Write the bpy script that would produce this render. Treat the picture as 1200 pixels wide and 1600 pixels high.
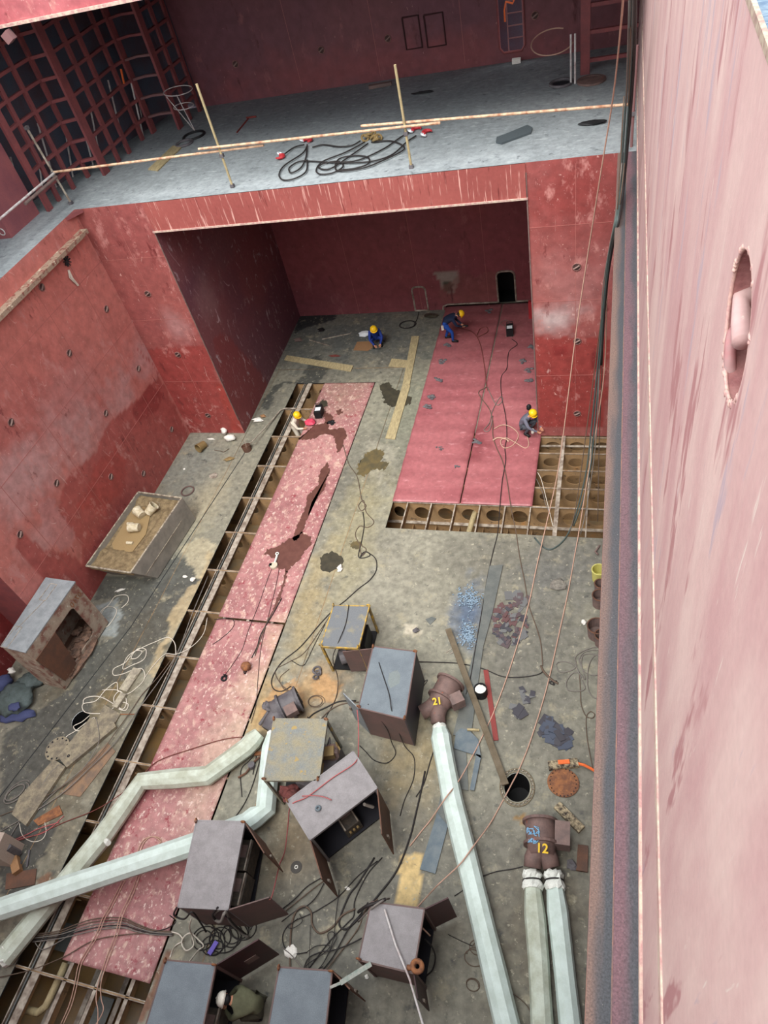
import bpy, math, random
import numpy as np
from mathutils import Vector, Matrix
random.seed(7)
S = bpy.context.scene
for o in list(bpy.data.objects): bpy.data.objects.remove(o)
COL = S.collection
# ------------------------------------------------------------------ camera, sky, exposure
FPX = 1100.0; CAMZ = 17.0
vy = np.array([993-600, -495-800, FPX], float); vz = -np.array([896-600, 1812-800, FPX], float)
vy /= np.linalg.norm(vy); vz /= np.linalg.norm(vz); vz -= (vz@vy)*vy; vz /= np.linalg.norm(vz)
vx = np.cross(vy, vz); RW = np.stack([vx, vy, vz])
cam = bpy.data.cameras.new('camera'); co = bpy.data.objects.new('camera', cam); COL.objects.link(co)
cam.sensor_fit = 'VERTICAL'; cam.sensor_height = 24.0; cam.lens = 24.0*FPX/1600.0; cam.clip_start = .05; cam.clip_end = 300
Rm = Matrix([[RW[i][0], -RW[i][1], -RW[i][2]] for i in range(3)])
co.matrix_world = Matrix.Translation((0, 0, CAMZ)) @ Rm.to_4x4()
S.camera = co
W = bpy.data.worlds.new('sky'); S.world = W; W.use_nodes = True
wn = W.node_tree.nodes; wl = W.node_tree.links
bg = wn['Background']; bg.inputs[0].default_value = (.93, .975, 1.0, 1); bg.inputs[1].default_value = 1.0
sun = bpy.data.lights.new('sun', 'SUN'); sun.energy = 1.5; sun.angle = math.radians(35); sun.color = (1, .97, .92)
so = bpy.data.objects.new('sun', sun); COL.objects.link(so); so.rotation_euler = (math.radians(32), math.radians(-4), 0)
vs = S.view_settings; vs.view_transform = 'Standard'; vs.look = 'None'; vs.exposure = 1.52; vs.gamma = 1.0; vs.use_curve_mapping = False

# ------------------------------------------------------------------ where a ray through the lens meets a plane of the ship
def PA(px, py, axis, val):
    d = RW @ np.array([px-600, py-800, FPX]); o = np.array([0, 0, CAMZ]); t = (val-o[axis])/d[axis]
    return o+t*d
def P(px, py, z=0.0): return PA(px, py, 2, z)
def xy(px, py, z=0.0):
    q = P(px, py, z); return (float(q[0]), float(q[1]))

# ------------------------------------------------------------------ materials
def lin(c):
    return tuple(((v/255.0)/12.92 if v/255.0 <= .04045 else ((v/255.0+.055)/1.055)**2.4) for v in c)
MATS = {}
U1 = (1, 1, 1)
def mat(name, c=(128, 128, 128), c2=None, rough=.7, metal=0.0, scale=3.0, thr=.5, soft=.12, fine=0.12, fscale=40.0, spec=.3, attr=False,
        flecks=None, fleck_scale=(9, 9, 9), fleck_thr=.7, emis=None, scratch=None, bump=0.0, aniso=(1, 1, 1), bscale=30):
    if name in MATS: return MATS[name]
    m = bpy.data.materials.new(name); m.use_nodes = True; nt = m.node_tree; N = nt.nodes; L = nt.links
    b = N['Principled BSDF']; b.inputs['Roughness'].default_value = rough; b.inputs['Metallic'].default_value = metal
    b.inputs['Specular IOR Level'].default_value = spec
    tc = N.new('ShaderNodeTexCoord')
    def noise(sc, det=4, an=(1, 1, 1), rgh=.6):
        mp = N.new('ShaderNodeMapping'); mp.inputs['Scale'].default_value = an; L.new(tc.outputs['Object'], mp.inputs[0])
        n = N.new('ShaderNodeTexNoise'); n.inputs['Scale'].default_value = sc; n.inputs['Detail'].default_value = det
        n.inputs['Roughness'].default_value = rgh; L.new(mp.outputs[0], n.inputs['Vector']); return n.outputs['Fac']
    def ramp(src, a, bb):
        r = N.new('ShaderNodeMapRange'); r.inputs[1].default_value = a; r.inputs[2].default_value = bb; r.clamp = True
        L.new(src, r.inputs[0]); return r.outputs[0]
    def mixc(f, A, B, mode='MIX'):
        x = N.new('ShaderNodeMix'); x.data_type = 'RGBA'; x.blend_type = mode
        if isinstance(f, float): x.inputs[0].default_value = f
        else: L.new(f, x.inputs[0])
        for i, v in ((6, A), (7, B)):
            if isinstance(v, tuple): x.inputs[i].default_value = (*v[:3], 1)
            else: L.new(v, x.inputs[i])
        return x.outputs[2]
    if attr:
        a = N.new('ShaderNodeVertexColor'); a.layer_name = 'Col'; cur = a.outputs[0]
    else:
        cur = lin(c)
        if c2: cur = mixc(ramp(noise(scale, 5, aniso), thr-soft, thr+soft), lin(c), lin(c2))
    if fine:
        g = ramp(noise(fscale, 5), .3, .7)
        r = N.new('ShaderNodeMapRange'); r.inputs[3].default_value = 1-fine; r.inputs[4].default_value = 1+fine; L.new(g, r.inputs[0])
        cc = N.new('ShaderNodeCombineColor')
        for i in range(3): L.new(r.outputs[0], cc.inputs[i])
        cur = mixc(1.0, cur, cc.outputs[0], 'MULTIPLY')
    if flecks:
        for fl in flecks:
            fc, fs, ft, an = fl[:4]; sf = fl[4] if len(fl) > 4 else .05
            cur = mixc(ramp(noise(fs, 4, an, .7), ft, ft+sf), cur, lin(fc))
    if scratch:
        for (fc, fs, an, wd, ms, mt, k) in scratch:
            n1 = noise(fs, 0, an, .3)
            d = N.new('ShaderNodeMath'); d.operation = 'SUBTRACT'; L.new(n1, d.inputs[0]); d.inputs[1].default_value = .5
            ab = N.new('ShaderNodeMath'); ab.operation = 'ABSOLUTE'; L.new(d.outputs[0], ab.inputs[0])
            ln = ramp(ab.outputs[0], wd, wd*.3); mk = ramp(noise(ms, 3, U1, .65), mt, mt+.08)
            mm = N.new('ShaderNodeMath'); mm.operation = 'MULTIPLY'; L.new(ln, mm.inputs[0]); L.new(mk, mm.inputs[1])
            m3 = N.new('ShaderNodeMath'); m3.operation = 'MULTIPLY'; L.new(mm.outputs[0], m3.inputs[0]); m3.inputs[1].default_value = k
            cur = mixc(m3.outputs[0], cur, lin(fc))
    if isinstance(cur, tuple): b.inputs['Base Color'].default_value = (*cur[:3], 1)
    else: L.new(cur, b.inputs['Base Color'])
    if emis:
        b.inputs['Emission Color'].default_value = (*lin(emis[0]), 1); b.inputs['Emission Strength'].default_value = emis[1]
    if bump:
        bp = N.new('ShaderNodeBump'); bp.inputs['Strength'].default_value = bump; bp.inputs['Distance'].default_value = .02
        L.new(noise(bscale, 5), bp.inputs['Height']); L.new(bp.outputs[0], b.inputs['Normal'])
    MATS[name] = m; return m
U1 = (1, 1, 1)
m_floor = mat('tank_top_steel', attr=True, rough=.6, fine=.30, fscale=5, bump=.25, spec=.35,
              flecks=[((158, 150, 126), 1.6, .58, U1, .16), ((172, 166, 146), 6.5, .60, U1, .09), ((78, 78, 74), 2.6, .60, U1, .13), ((86, 82, 72), 13, .64, U1, .06), ((206, 200, 186), 30, .70, U1, .03)])
WS = [((212, 172, 164), 1.3, (1.2, 1.2, .35), .006, 2.2, .56, .6), ((216, 180, 172), 2.4, (.9, .9, .2), .009, 3.0, .57, .6), ((206, 160, 152), 1.5, (.35, .35, 2.2), .006, 3.4, .58, .6)]
m_wall = mat('red_hold_paint', attr=True, rough=.5, fine=.20, fscale=4, spec=.4, scratch=WS, bump=.1,
             flecks=[((188, 128, 122), 2.2, .58, (1, 1, .6), .12), ((206, 160, 152), 6, .66, (1, 1, .7), .05), ((112, 50, 50), 3.0, .62, (1, 1, .4), .10), ((224, 196, 188), 17, .68, (1, 1, 1.4), .03)])
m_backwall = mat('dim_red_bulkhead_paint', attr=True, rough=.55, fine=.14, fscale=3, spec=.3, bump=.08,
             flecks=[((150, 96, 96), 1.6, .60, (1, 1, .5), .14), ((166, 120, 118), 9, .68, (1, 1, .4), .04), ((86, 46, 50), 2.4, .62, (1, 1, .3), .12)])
m_strip = mat('pink_plate_paint', attr=True, rough=.55, fine=.22, fscale=5, spec=.35, bump=.1,
              flecks=[((196, 164, 150), 2.6, .54, (1.6, 1, 1), .12), ((208, 182, 172), 9, .58, (1, .7, 1), .06), ((140, 62, 70), 3.4, .58, U1, .1), ((226, 206, 198), 26, .66, U1, .03)])
m_plate = mat('red_plate_primer', attr=True, rough=.45, fine=.16, fscale=6, spec=.4, bump=.08,
              flecks=[((192, 132, 136), 2.2, .60, (1, 2.4, 1), .14), ((198, 140, 142), 10, .66, U1, .04), ((92, 56, 58), 7, .68, U1, .05)])
m_deck = mat('deck_grey_paint', attr=True, rough=.6, fine=.2, fscale=7, spec=.35, flecks=[((168, 176, 178), 5, .58, (.5, 1.6, 1), .12), ((96, 102, 106), 3.2, .60, U1, .1), ((206, 210, 208), 22, .68, U1, .04)], bump=.15)
m_pink = mat('bleached_pink_paint', (184, 146, 144), (200, 172, 165), rough=.6, scale=1.4, fine=.05, fscale=16, aniso=(1, 1, .25),
             flecks=[((166, 120, 120), 2.2, .58, (1, .8, .18)), ((172, 152, 158), 3.1, .62, (1, 1.2, .16)), ((204, 188, 178), 9, .66, (1, 1, .12)),
                     ((150, 96, 98), 16, .72, (1, 1, .2))], bump=.12, bscale=45)
m_cream = mat('chipped_cream_edge', (196, 180, 162), (176, 136, 132), rough=.7, scale=11, aniso=(1, .6, 1), fine=.12)
m_rustedge = mat('rusty_edge', (136, 102, 90), (108, 90, 88), rough=.8, scale=6, fine=.2)
m_topdeck = mat('sea_blue_deck_paint', (58, 82, 108), (104, 122, 136), rough=.6, scale=26, aniso=(1, 2.2, 1), fine=.1)
m_brown = mat('tank_brown_steel', (168, 134, 94), (136, 112, 84), rough=.75, scale=1.6, soft=.2, fine=.12, flecks=[((176, 128, 78), 3, .62, U1, .1), ((90, 74, 58), 4, .6, U1, .1)])
m_flange = mat('worn_flange', (176, 166, 152), (120, 106, 94), rough=.6, scale=5, fine=.15)
m_mud = mat('muddy_bilge_water', (150, 118, 76), (118, 106, 88), rough=.25, scale=.8, fine=.05, spec=.5)
m_darkpit = mat('near_black_shade', (24, 24, 25), rough=.6)  # near-black colour stands in for shade inside openings and shafts
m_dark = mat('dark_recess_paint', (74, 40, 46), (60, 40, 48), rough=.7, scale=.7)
m_frame = mat('red_frame_paint', (138, 76, 76), (122, 70, 72), rough=.6, scale=3, fine=.1)
m_frame2 = mat('dusty_frame_paint', (126, 92, 92), rough=.8)
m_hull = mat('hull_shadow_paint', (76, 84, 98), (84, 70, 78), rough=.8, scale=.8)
m_capred = mat('lintel_red', attr=True, rough=.5, fine=.08, fscale=9, spec=.35,
               flecks=[((206, 158, 148), 9, .57, (1, 1, .05), .05), ((214, 180, 168), 26, .66, (1, 1, .03), .04), ((112, 52, 50), 8, .62, (1, 1, .1), .08)])
m_white = mat('white_duct_fabric', (206, 220, 214), (192, 206, 198), rough=.45, scale=4, fine=.03, flecks=[((150, 156, 140), 12, .74, U1)])
m_white2 = mat('dusty_duct_fabric', (196, 204, 190), (170, 174, 156), rough=.6, scale=3, fine=.05, flecks=[((112, 110, 96), 10, .70, U1)])
m_pale = mat('pale_wrap', (222, 224, 216), rough=.5, bump=.6, bscale=18)
m_grey = mat('grey_cabinet_paint', (140, 145, 148), (124, 129, 132), rough=.6, scale=4, fine=.2, fscale=55, flecks=[((160, 164, 164), 50, .72, U1)])
m_bluegrey = mat('blue_grey_cabinet_paint', (112, 121, 127), (102, 110, 117), rough=.6, scale=3, fine=.2, fscale=60, flecks=[((150, 160, 168), 60, .74, U1)])
m_mauve = mat('mauve_grey_cabinet_paint', (142, 138, 139), (130, 126, 127), rough=.65, scale=4, fine=.12, fscale=50, flecks=[((146, 138, 140), 20, .66, U1)])
m_brownp = mat('brown_oxide_panel', (112, 86, 82), (94, 80, 76), rough=.6, scale=2.2, soft=.2, fine=.08)
m_rustp = mat('rusty_door_panel', (106, 74, 58), (88, 66, 56), rough=.7, scale=3, fine=.1)
m_maroon = mat('maroon_panel', (72, 42, 44), (62, 40, 42), rough=.5, scale=3)
m_inside = mat('dark_cabinet_inside', (34, 34, 40), rough=.8)
m_yellow = mat('worn_yellow_frame', (196, 156, 56), (120, 112, 92), rough=.6, scale=7, fine=.1)
m_olive = mat('worn_ochre_steel', (142, 134, 110), (122, 126, 124), rough=.65, scale=3.4, soft=.15, fine=.22, fscale=50, flecks=[((160, 138, 88), 3.2, .6, U1)])
m_yelltop = mat('yellow_grey_top', (108, 111, 114), (156, 144, 104), rough=.65, scale=2.2, thr=.64, fine=.12)
m_fan = mat('brown_fan_casing', (122, 98, 92), (100, 82, 78), rough=.65, scale=4, fine=.1, flecks=[((140, 80, 62), 5, .64, U1)])
m_fang = mat('grey_fan_casing', (104, 100, 102), (84, 80, 84), rough=.6, scale=4)
m_boxg = mat('dusty_junction_box', (128, 106, 100), (108, 92, 88), rough=.7, scale=5)
m_cable = mat('black_rubber_cable', (44, 40, 40), rough=.6)
m_cableb = mat('brown_cable', (98, 82, 70), rough=.7)
m_cableg = mat('grey_hose', (120, 114, 108), rough=.6)
m_cablew = mat('white_rope', (206, 198, 184), rough=.7)
m_rope = mat('tan_rope', (186, 150, 132), rough=.8)
m_redc = mat('red_brown_cable', (112, 60, 54), rough=.7)
m_redhose = mat('pink_red_hose', (168, 92, 92), rough=.6)
m_greenhose = mat('grey_green_hose', (74, 86, 84), rough=.4)
m_steel = mat('raw_steel_plate', (92, 96, 94), (108, 110, 106), rough=.5, scale=2.5, fine=.08, metal=.1)
m_steelb = mat('blue_grey_steel', (88, 100, 108), (106, 114, 118), rough=.45, scale=4, fine=.06, metal=.1)
m_edge = mat('cut_steel_edge', (42, 44, 46), rough=.5)
m_rust = mat('rust_orange', (150, 100, 66), (112, 76, 58), rough=.85, scale=9, fine=.15)
m_redbar = mat('red_primer_bar', (130, 58, 54), rough=.6)
m_olivebar = mat('olive_brown_bar', (92, 80, 62), (108, 96, 78), rough=.6, scale=4)
m_wood = mat('weathered_timber', (176, 160, 122), (150, 136, 104), rough=.8, scale=5, aniso=(3, 1, 1))
m_card = mat('brown_cardboard', (146, 110, 78), rough=.85)
m_char = mat('charred_timber', (58, 50, 46), (176, 160, 130), rough=.9, scale=10)
m_orange = mat('orange_fabric', (226, 110, 58), rough=.7)
m_mudpile = mat('tan_rubble', (140, 122, 92), (108, 92, 68), rough=.9, scale=7, fine=.2, bump=.8)
m_mudpud = mat('tan_muddy_water', (150, 128, 92), rough=.3)
m_rubble = mat('rusty_rubble', (138, 108, 90), (100, 82, 72), rough=.9, scale=9, bump=.5)
m_trayg = mat('pale_tray_steel', (148, 142, 132), (128, 124, 116), rough=.65, scale=2.5, fine=.06)
m_cement = mat('cream_pail', (214, 204, 180), (180, 166, 134), rough=.7, scale=8)
m_boxrust = mat('scuffed_rusty_box', (160, 146, 130), (122, 84, 74), rough=.75, scale=4, thr=.55, soft=.08, fine=.2, fscale=8, flecks=[((196, 190, 176), 7, .62, U1, .05)])
m_tarp = mat('grey_green_tarp', (92, 104, 104), (76, 86, 84), rough=.8, scale=5, bump=.5)
m_tarpb = mat('blue_tarp', (70, 76, 112), rough=.8)
m_bag = mat('white_bag', (226, 222, 214), rough=.7, bump=.5, bscale=14)
m_mat = mat('dusty_rubber_mat', (146, 136, 114), (112, 104, 92), rough=.85, scale=6, fine=.2, bump=.3)
m_puddle = mat('brown_wet_stain', (92, 60, 54), (104, 70, 62), rough=.3, scale=4, fine=.04, spec=.5)
m_puddle2 = mat('dark_oily_puddle', (58, 56, 48), (72, 68, 56), rough=.28, scale=4, fine=.05, spec=.5)
m_puddle3 = mat('olive_mud_puddle', (108, 94, 64), (84, 78, 60), rough=.35, scale=3, fine=.05)
m_skin = mat('skin', (186, 132, 104), rough=.6)
m_yhat = mat('yellow_helmet_shell', (236, 190, 32), rough=.35)
m_whelm = mat('white_helmet_shell', (232, 226, 212), rough=.4)
m_blue = mat('blue_coverall', (34, 56, 130), rough=.8)
m_navy = mat('navy_jacket', (28, 38, 62), rough=.85)
m_bluejean = mat('bright_blue_trousers', (30, 70, 150), rough=.85)
m_cov = mat('off_white_coverall', (206, 196, 180), rough=.85)
m_greyc = mat('grey_work_jacket', (104, 104, 118), rough=.85)
m_greent = mat('olive_green_jacket', (98, 98, 76), (84, 84, 64), rough=.85, scale=5)
m_black = mat('black_rubber', (26, 26, 28), rough=.6)
m_glove = mat('pale_work_glove', (196, 190, 180), rough=.85)
m_pinkred = mat('pink_red_plastic', (206, 72, 96), rough=.45)
m_silver = mat('silver_foil', (226, 230, 234), rough=.4, metal=.1)
m_redpaint = mat('red_hook_paint', (176, 52, 58), rough=.5)
m_brass = mat('dull_brass', (146, 124, 84), rough=.5, metal=.3)
m_spark = mat('welding_flame', (255, 180, 90), rough=.5, emis=((255, 170, 70), 6.0), fine=0)
m_bluescrap = mat('blue_grey_metal_chips', (84, 104, 124), (150, 170, 186), rough=.4, scale=30, fine=.2)
m_yelltext = mat('yellow_stencil', (226, 186, 50), rough=.6, fine=0)
m_bluetext = mat('pale_blue_chalk', (130, 180, 214), rough=.8, fine=0)
m_pole = mat('rusty_scaffold_tube', (206, 176, 146), (160, 112, 86), rough=.6, scale=6, thr=.55)
m_polew = mat('pale_pipe', (196, 192, 190), (150, 120, 116), rough=.6, scale=5, thr=.6)
m_purple = mat('purple_label', (112, 96, 190), rough=.5)

# ------------------------------------------------------------------ mesh helpers
class MB:
    def __init__(s): s.v = []; s.f = []
    def add(s, V, F):
        n = len(s.v); s.v += [tuple(map(float, q)) for q in V]; s.f += [tuple(i+n for i in f) for f in F]; return s
    def hexa(s, b, t):
        n = len(b); V = list(b)+list(t)
        F = [tuple(range(n))[::-1], tuple(range(n, 2*n))]+[(i, (i+1) % n, n+(i+1) % n, n+i) for i in range(n)]
        return s.add(V, F)
    def box(s, c, d, rz=0.0, M=None):
        V = []
        for dz in (-.5, .5):
            for dx, dy in ((-.5, -.5), (.5, -.5), (.5, .5), (-.5, .5)):
                p = Vector((dx*d[0], dy*d[1], dz*d[2]))
                if rz: p = Matrix.Rotation(rz, 3, 'Z') @ p
                if M is not None: p = M @ p
                V.append((c[0]+p.x, c[1]+p.y, c[2]+p.z))
        return s.hexa(V[:4], V[4:])
    def prism(s, poly, z0, z1): return s.hexa([(p[0], p[1], z0) for p in poly], [(p[0], p[1], z1) for p in poly])
    def beam(s, a, b, w, h, up=(0, 0, 1)):
        a = Vector(a); b = Vector(b); d = (b-a).normalized(); u = Vector(up)
        if abs(d.dot(u)) > .97: u = Vector((0, 1, 0))
        x = d.cross(u).normalized(); y = x.cross(d).normalized()
        c = [(-w/2, -h/2), (w/2, -h/2), (w/2, h/2), (-w/2, h/2)]
        return s.hexa([a+x*i+y*j for i, j in c], [b+x*i+y*j for i, j in c])
    def tube(s, pts, r, n=6, cap=True):
        pts = [Vector(p) for p in pts]; R = r if isinstance(r, (list, tuple)) else [r]*len(pts)
        T = []
        for i in range(len(pts)):
            a = pts[max(i-1, 0)]; b = pts[min(i+1, len(pts)-1)]; d = b-a
            T.append(d.normalized() if d.length > 1e-9 else Vector((0, 0, 1)))
        u = Vector((0, 0, 1)) if abs(T[0].z) < .9 else Vector((1, 0, 0)); x = T[0].cross(u).normalized(); V = []; F = []
        for i, p in enumerate(pts):
            x = (x-T[i]*x.dot(T[i])); x = x.normalized() if x.length > 1e-6 else T[i].orthogonal().normalized(); y = T[i].cross(x)
            V += [p+(x*math.cos(2*math.pi*k/n)+y*math.sin(2*math.pi*k/n))*R[i] for k in range(n)]
        for i in range(len(pts)-1):
            for k in range(n): F.append((i*n+k, i*n+(k+1) % n, (i+1)*n+(k+1) % n, (i+1)*n+k))
        if cap: F += [tuple(range(n))[::-1], tuple(range((len(pts)-1)*n, len(pts)*n))]
        return s.add(V, F)
    def torus(s, c, R, r, ax=(0, 0, 1), n=20, m=6, a0=0, a1=2*math.pi):
        ax = Vector(ax).normalized(); x = ax.orthogonal().normalized(); y = ax.cross(x); c = Vector(c)
        full = abs(a1-a0-2*math.pi) < 1e-6
        V = []; F = []; k = n if full else n+1
        for i in range(k):
            a = a0+(a1-a0)*i/n; d = x*math.cos(a)+y*math.sin(a)
            for j in range(m):
                b = 2*math.pi*j/m; V.append(c+d*(R+r*math.cos(b))+ax*r*math.sin(b))
        for i in range(n):
            for j in range(m):
                F.append((i*m+j, ((i+1) % k)*m+j, ((i+1) % k)*m+(j+1) % m, i*m+(j+1) % m))
        return s.add(V, F)
    def cup(s, c, ax, prof, n=20, a_sq=(1, 1)):
        ax = Vector(ax).normalized(); x = Vector((0, 0, 1)) if abs(ax.z) < .9 else Vector((1, 0, 0)); x = (x-ax*x.dot(ax)).normalized(); y = ax.cross(x); c = Vector(c)
        V = []; F = []
        for r, h in prof: V += [c+x*math.cos(2*math.pi*k/n)*r*a_sq[0]+y*math.sin(2*math.pi*k/n)*r*a_sq[1]+ax*h for k in range(n)]
        for i in range(len(prof)-1):
            for k in range(n): F.append((i*n+k, i*n+(k+1) % n, (i+1)*n+(k+1) % n, (i+1)*n+k))
        if prof[0][0] > 1e-4: F.append(tuple(range(n))[::-1])
        if prof[-1][0] > 1e-4: F.append(tuple(range((len(prof)-1)*n, len(prof)*n)))
        return s.add(V, F)
    def blob(s, c, d, seed=0, rough=.15, n=10, m=6, rz=0.0):
        rnd = random.Random(seed); V = []; F = []
        cr, sr = math.cos(rz), math.sin(rz)
        for i in range(m+1):
            th = math.pi*i/m
            for k in range(n):
                a = 2*math.pi*k/n; q = 1+rnd.uniform(-rough, rough)
                X = d[0]*math.sin(th)*math.cos(a)*q; Y = d[1]*math.sin(th)*math.sin(a)*q; Z = d[2]*math.cos(th)*(1+rnd.uniform(-rough, rough)*.5)
                V.append((c[0]+X*cr-Y*sr, c[1]+X*sr+Y*cr, c[2]+Z))
        for i in range(m):
            for k in range(n): F.append((i*n+k, i*n+(k+1) % n, (i+1)*n+(k+1) % n, (i+1)*n+k))
        return s.add(V, F)
    def build(s, name, m, parent=None, smooth=False, label=None, origin=None):
        me = bpy.data.meshes.new(name)
        if parent is not None: off = Vector(parent['_o'])
        elif origin is not None: off = Vector(origin)
        else: off = Vector((0, 0, 0))
        me.from_pydata([tuple(Vector(q)-off) for q in s.v], [], s.f); me.materials.append(m)
        if smooth:
            for p in me.polygons: p.use_smooth = True
        me.update()
        o = bpy.data.objects.new(name, me); COL.objects.link(o)
        if parent is not None:
            o.parent = parent; o['_o'] = tuple(off)
        else: o.location = off; o['_o'] = tuple(off)
        if label: o['label'] = label
        return o
    def solo(s, name, m, label, cat, group=None, smooth=False, kind=None):
        a = np.array(s.v); o = s.build(name, m, None, smooth, None, (float(a[:, 0].mean()), float(a[:, 1].mean()), float(a[:, 2].min())))
        tag(o, label, cat, group, kind); return o
def tag(o, label, cat, group=None, kind=None):
    o['label'] = label; o['category'] = cat
    if group: o['group'] = group
    if kind: o['kind'] = kind
def thing(name, label, cat, loc, group=None):
    o = bpy.data.objects.new(name, None); COL.objects.link(o); o.location = tuple(map(float, loc)); o['_o'] = tuple(map(float, loc)); o.empty_display_size = .1
    tag(o, label, cat, group); return o
def struct(mb, name, m, smooth=False):
    o = mb.build(name, m, None, smooth); o['kind'] = 'structure'; return o
def dup(r, loc, rot=None, label=None):
    c = r.copy(); COL.objects.link(c); c.location = loc
    if rot is not None: c.rotation_euler = rot
    if label: c['label'] = label
    for ch in list(r.children):
        d = ch.copy(); COL.objects.link(d); d.parent = c
        for g in ch.children:
            e = g.copy(); COL.objects.link(e); e.parent = d
    return c

# noise and colour fields for the large steel surfaces
def _h(i, j, s): 
    v = np.sin(i*127.1+j*311.7+s*74.7)*43758.5453; return v-np.floor(v)
def vn(x, y, s=0):
    i = np.floor(x); j = np.floor(y); u = x-i; v = y-j; u = u*u*(3-2*u); v = v*v*(3-2*v)
    return (_h(i, j, s)*(1-u)+_h(i+1, j, s)*u)*(1-v)+(_h(i, j+1, s)*(1-u)+_h(i+1, j+1, s)*u)*v
def fbm(x, y, s=0, o=4):
    t = 0; a = .5
    for k in range(o): t = t+a*vn(x*2**k, y*2**k, s+k); a *= .5
    return t
def inpoly(x, y, poly):
    r = np.zeros(x.shape, bool); n = len(poly); j = n-1
    for i in range(n):
        xi, yi = poly[i]; xj, yj = poly[j]
        with np.errstate(divide='ignore', invalid='ignore'):
            r ^= ((yi > y) != (yj > y)) & (x < (xj-xi)*(y-yi)/((yj-yi) or 1e-9)+xi)
        j = i
    return r
def colsurf(name, xs, ys, to3, colf, m, hole=None, circles=(), kind='structure', parent=None):
    X, Y = np.meshgrid(xs, ys, indexing='ij'); nx, ny = X.shape
    pts = [to3(a, b) for a, b in zip(X.ravel(), Y.ravel())]; F = []
    cols = colf(X.ravel(), Y.ravel())
    cx = (xs[:-1]+xs[1:])/2; cy = (ys[:-1]+ys[1:])/2
    for i in range(nx-1):
        for j in range(ny-1):
            a, b = cx[i], cy[j]
            if hole and hole(a, b): continue
            if any(abs(a-c[0]) < c[2] and abs(b-c[1]) < c[2] for c in circles): continue
            F.append((i*ny+j, (i+1)*ny+j, (i+1)*ny+j+1, i*ny+j+1))
    for (ax_, ay_, hw, r, q) in circles:
        n = 32; ex = []; ey = []
        for k in range(n):
            t = 2*math.pi*k/n; c, s_ = math.cos(t), math.sin(t); sc = hw/max(abs(c), abs(s_))
            ex += [ax_+c*sc, ax_+c*r]; ey += [ay_+s_*sc, ay_+s_*r*q]
        b0 = len(pts); pts += [to3(a, b) for a, b in zip(ex, ey)]
        cols = np.vstack([cols, colf(np.array(ex), np.array(ey))])
        for k in range(n):
            k2 = (k+1) % n; F.append((b0+2*k, b0+2*k2, b0+2*k2+1, b0+2*k+1))
    me = bpy.data.meshes.new(name); me.from_pydata(pts, [], F)
    ca = me.color_attributes.new('Col', 'FLOAT_COLOR', 'POINT')
    c4 = np.ones((len(pts), 4), np.float32); c4[:, :3] = cols; ca.data.foreach_set('color', c4.ravel())
    me.materials.append(m); me.update()
    o = bpy.data.objects.new(name, me); COL.objects.link(o)
    if kind: o['kind'] = kind
    return o
def L3(c): return np.array(lin(c))
class Paint:                      # layered paint: base tones, soft zones and hard-edged patches
    def __init__(s, base, base2, sc=.5, seed=1): s.a = L3(base); s.b = L3(base2); s.sc = sc; s.seed = seed; s.l = []
    def soft(s, c, cx, cy, rx, ry, k=1.0, rot=0): s.l.append(('s', L3(c), cx, cy, rx, ry, k, rot)); return s
    def poly(s, c, poly, k=1.0, wob=.25): s.l.append(('p', L3(c), poly, k, wob)); return s
    def __call__(s, x, y):
        n = fbm(x*s.sc, y*s.sc, s.seed); t = np.clip((n-.3)/.35, 0, 1)[:, None]; col = s.a*(1-t)+s.b*t
        n1 = fbm(x*1.1, y*1.1, s.seed+9)-.47; n2 = fbm(x*1.1, y*1.1, s.seed+19)-.47
        m1 = fbm(x*4, y*4, s.seed+29)-.47; m2 = fbm(x*4, y*4, s.seed+39)-.47
        for q in s.l:
            if q[0] == 's':
                _, c, cx, cy, rx, ry, k, rot = q; dx = x-cx; dy = y-cy
                u = (dx*math.cos(rot)+dy*math.sin(rot))/rx; v = (-dx*math.sin(rot)+dy*math.cos(rot))/ry
                w = k*np.clip(1.25-np.sqrt(u*u+v*v)+(n1+m1)*1.1, 0, 1)[:, None]
            else:
                _, c, poly, k, wob = q; w = k*inpoly(x+(n1*1.6+m1)*wob*2, y+(n2*1.6+m2)*wob*2, poly).astype(float)[:, None]
            col = col*(1-w)+c*w
        return col
def pp(l, z=0.0): return [xy(a, b, z) for a, b in l]
def brk(lst, step):
    out = []
    for a, b in zip(lst[:-1], lst[1:]): out += list(np.linspace(a, b, max(1, int(round((b-a)/step)))+1))
    return np.unique(np.round(np.array(out), 5))

# ------------------------------------------------------------------ the hold: floor
XL = -16.17; YB = 18.8; YR = 27.05; TD = 9.35; XW = .51; XR = 1.0; TOPD = 16.03
FY = [.56+1.645*k for k in range(-3, 14)]
LX = [-6.23, -5.41, -4.6, -3.78, -2.96, -2.15, -1.33, -.41]
mh1 = P(808, 1230); mh2 = P(126, 1125)
def floor_hole(x, y):
    return (-12.47 < x < -8.97 and y < 21.95) or (x > -6.75 and 14.24 < y < 18.9 and x < .3)
fp = Paint((112, 109, 98), (134, 131, 116), .45, 3)
q = P(600, 900); fp.soft((150, 146, 130), q[0], q[1], 2.2, 3, .7)
q = P(430, 1120); fp.soft((168, 140, 96), q[0]-.3, q[1], 1.1, 1.2, .9)
q = P(490, 1070); fp.soft((168, 138, 98), q[0], q[1], .9, .7, .8)
q = P(450, 1330); fp.soft((140, 116, 82), q[0], q[1], .9, 1.2, .7)
q = P(645, 1190); fp.soft((146, 128, 90), q[0], q[1], 1.2, 1.3, .6)
q = P(560, 830); fp.soft((142, 134, 104), q[0], q[1], 1.0, 3.5, .7)
q = P(480, 960); fp.soft((150, 134, 98), q[0], q[1], .5, 2.6, .7, .05)
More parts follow.
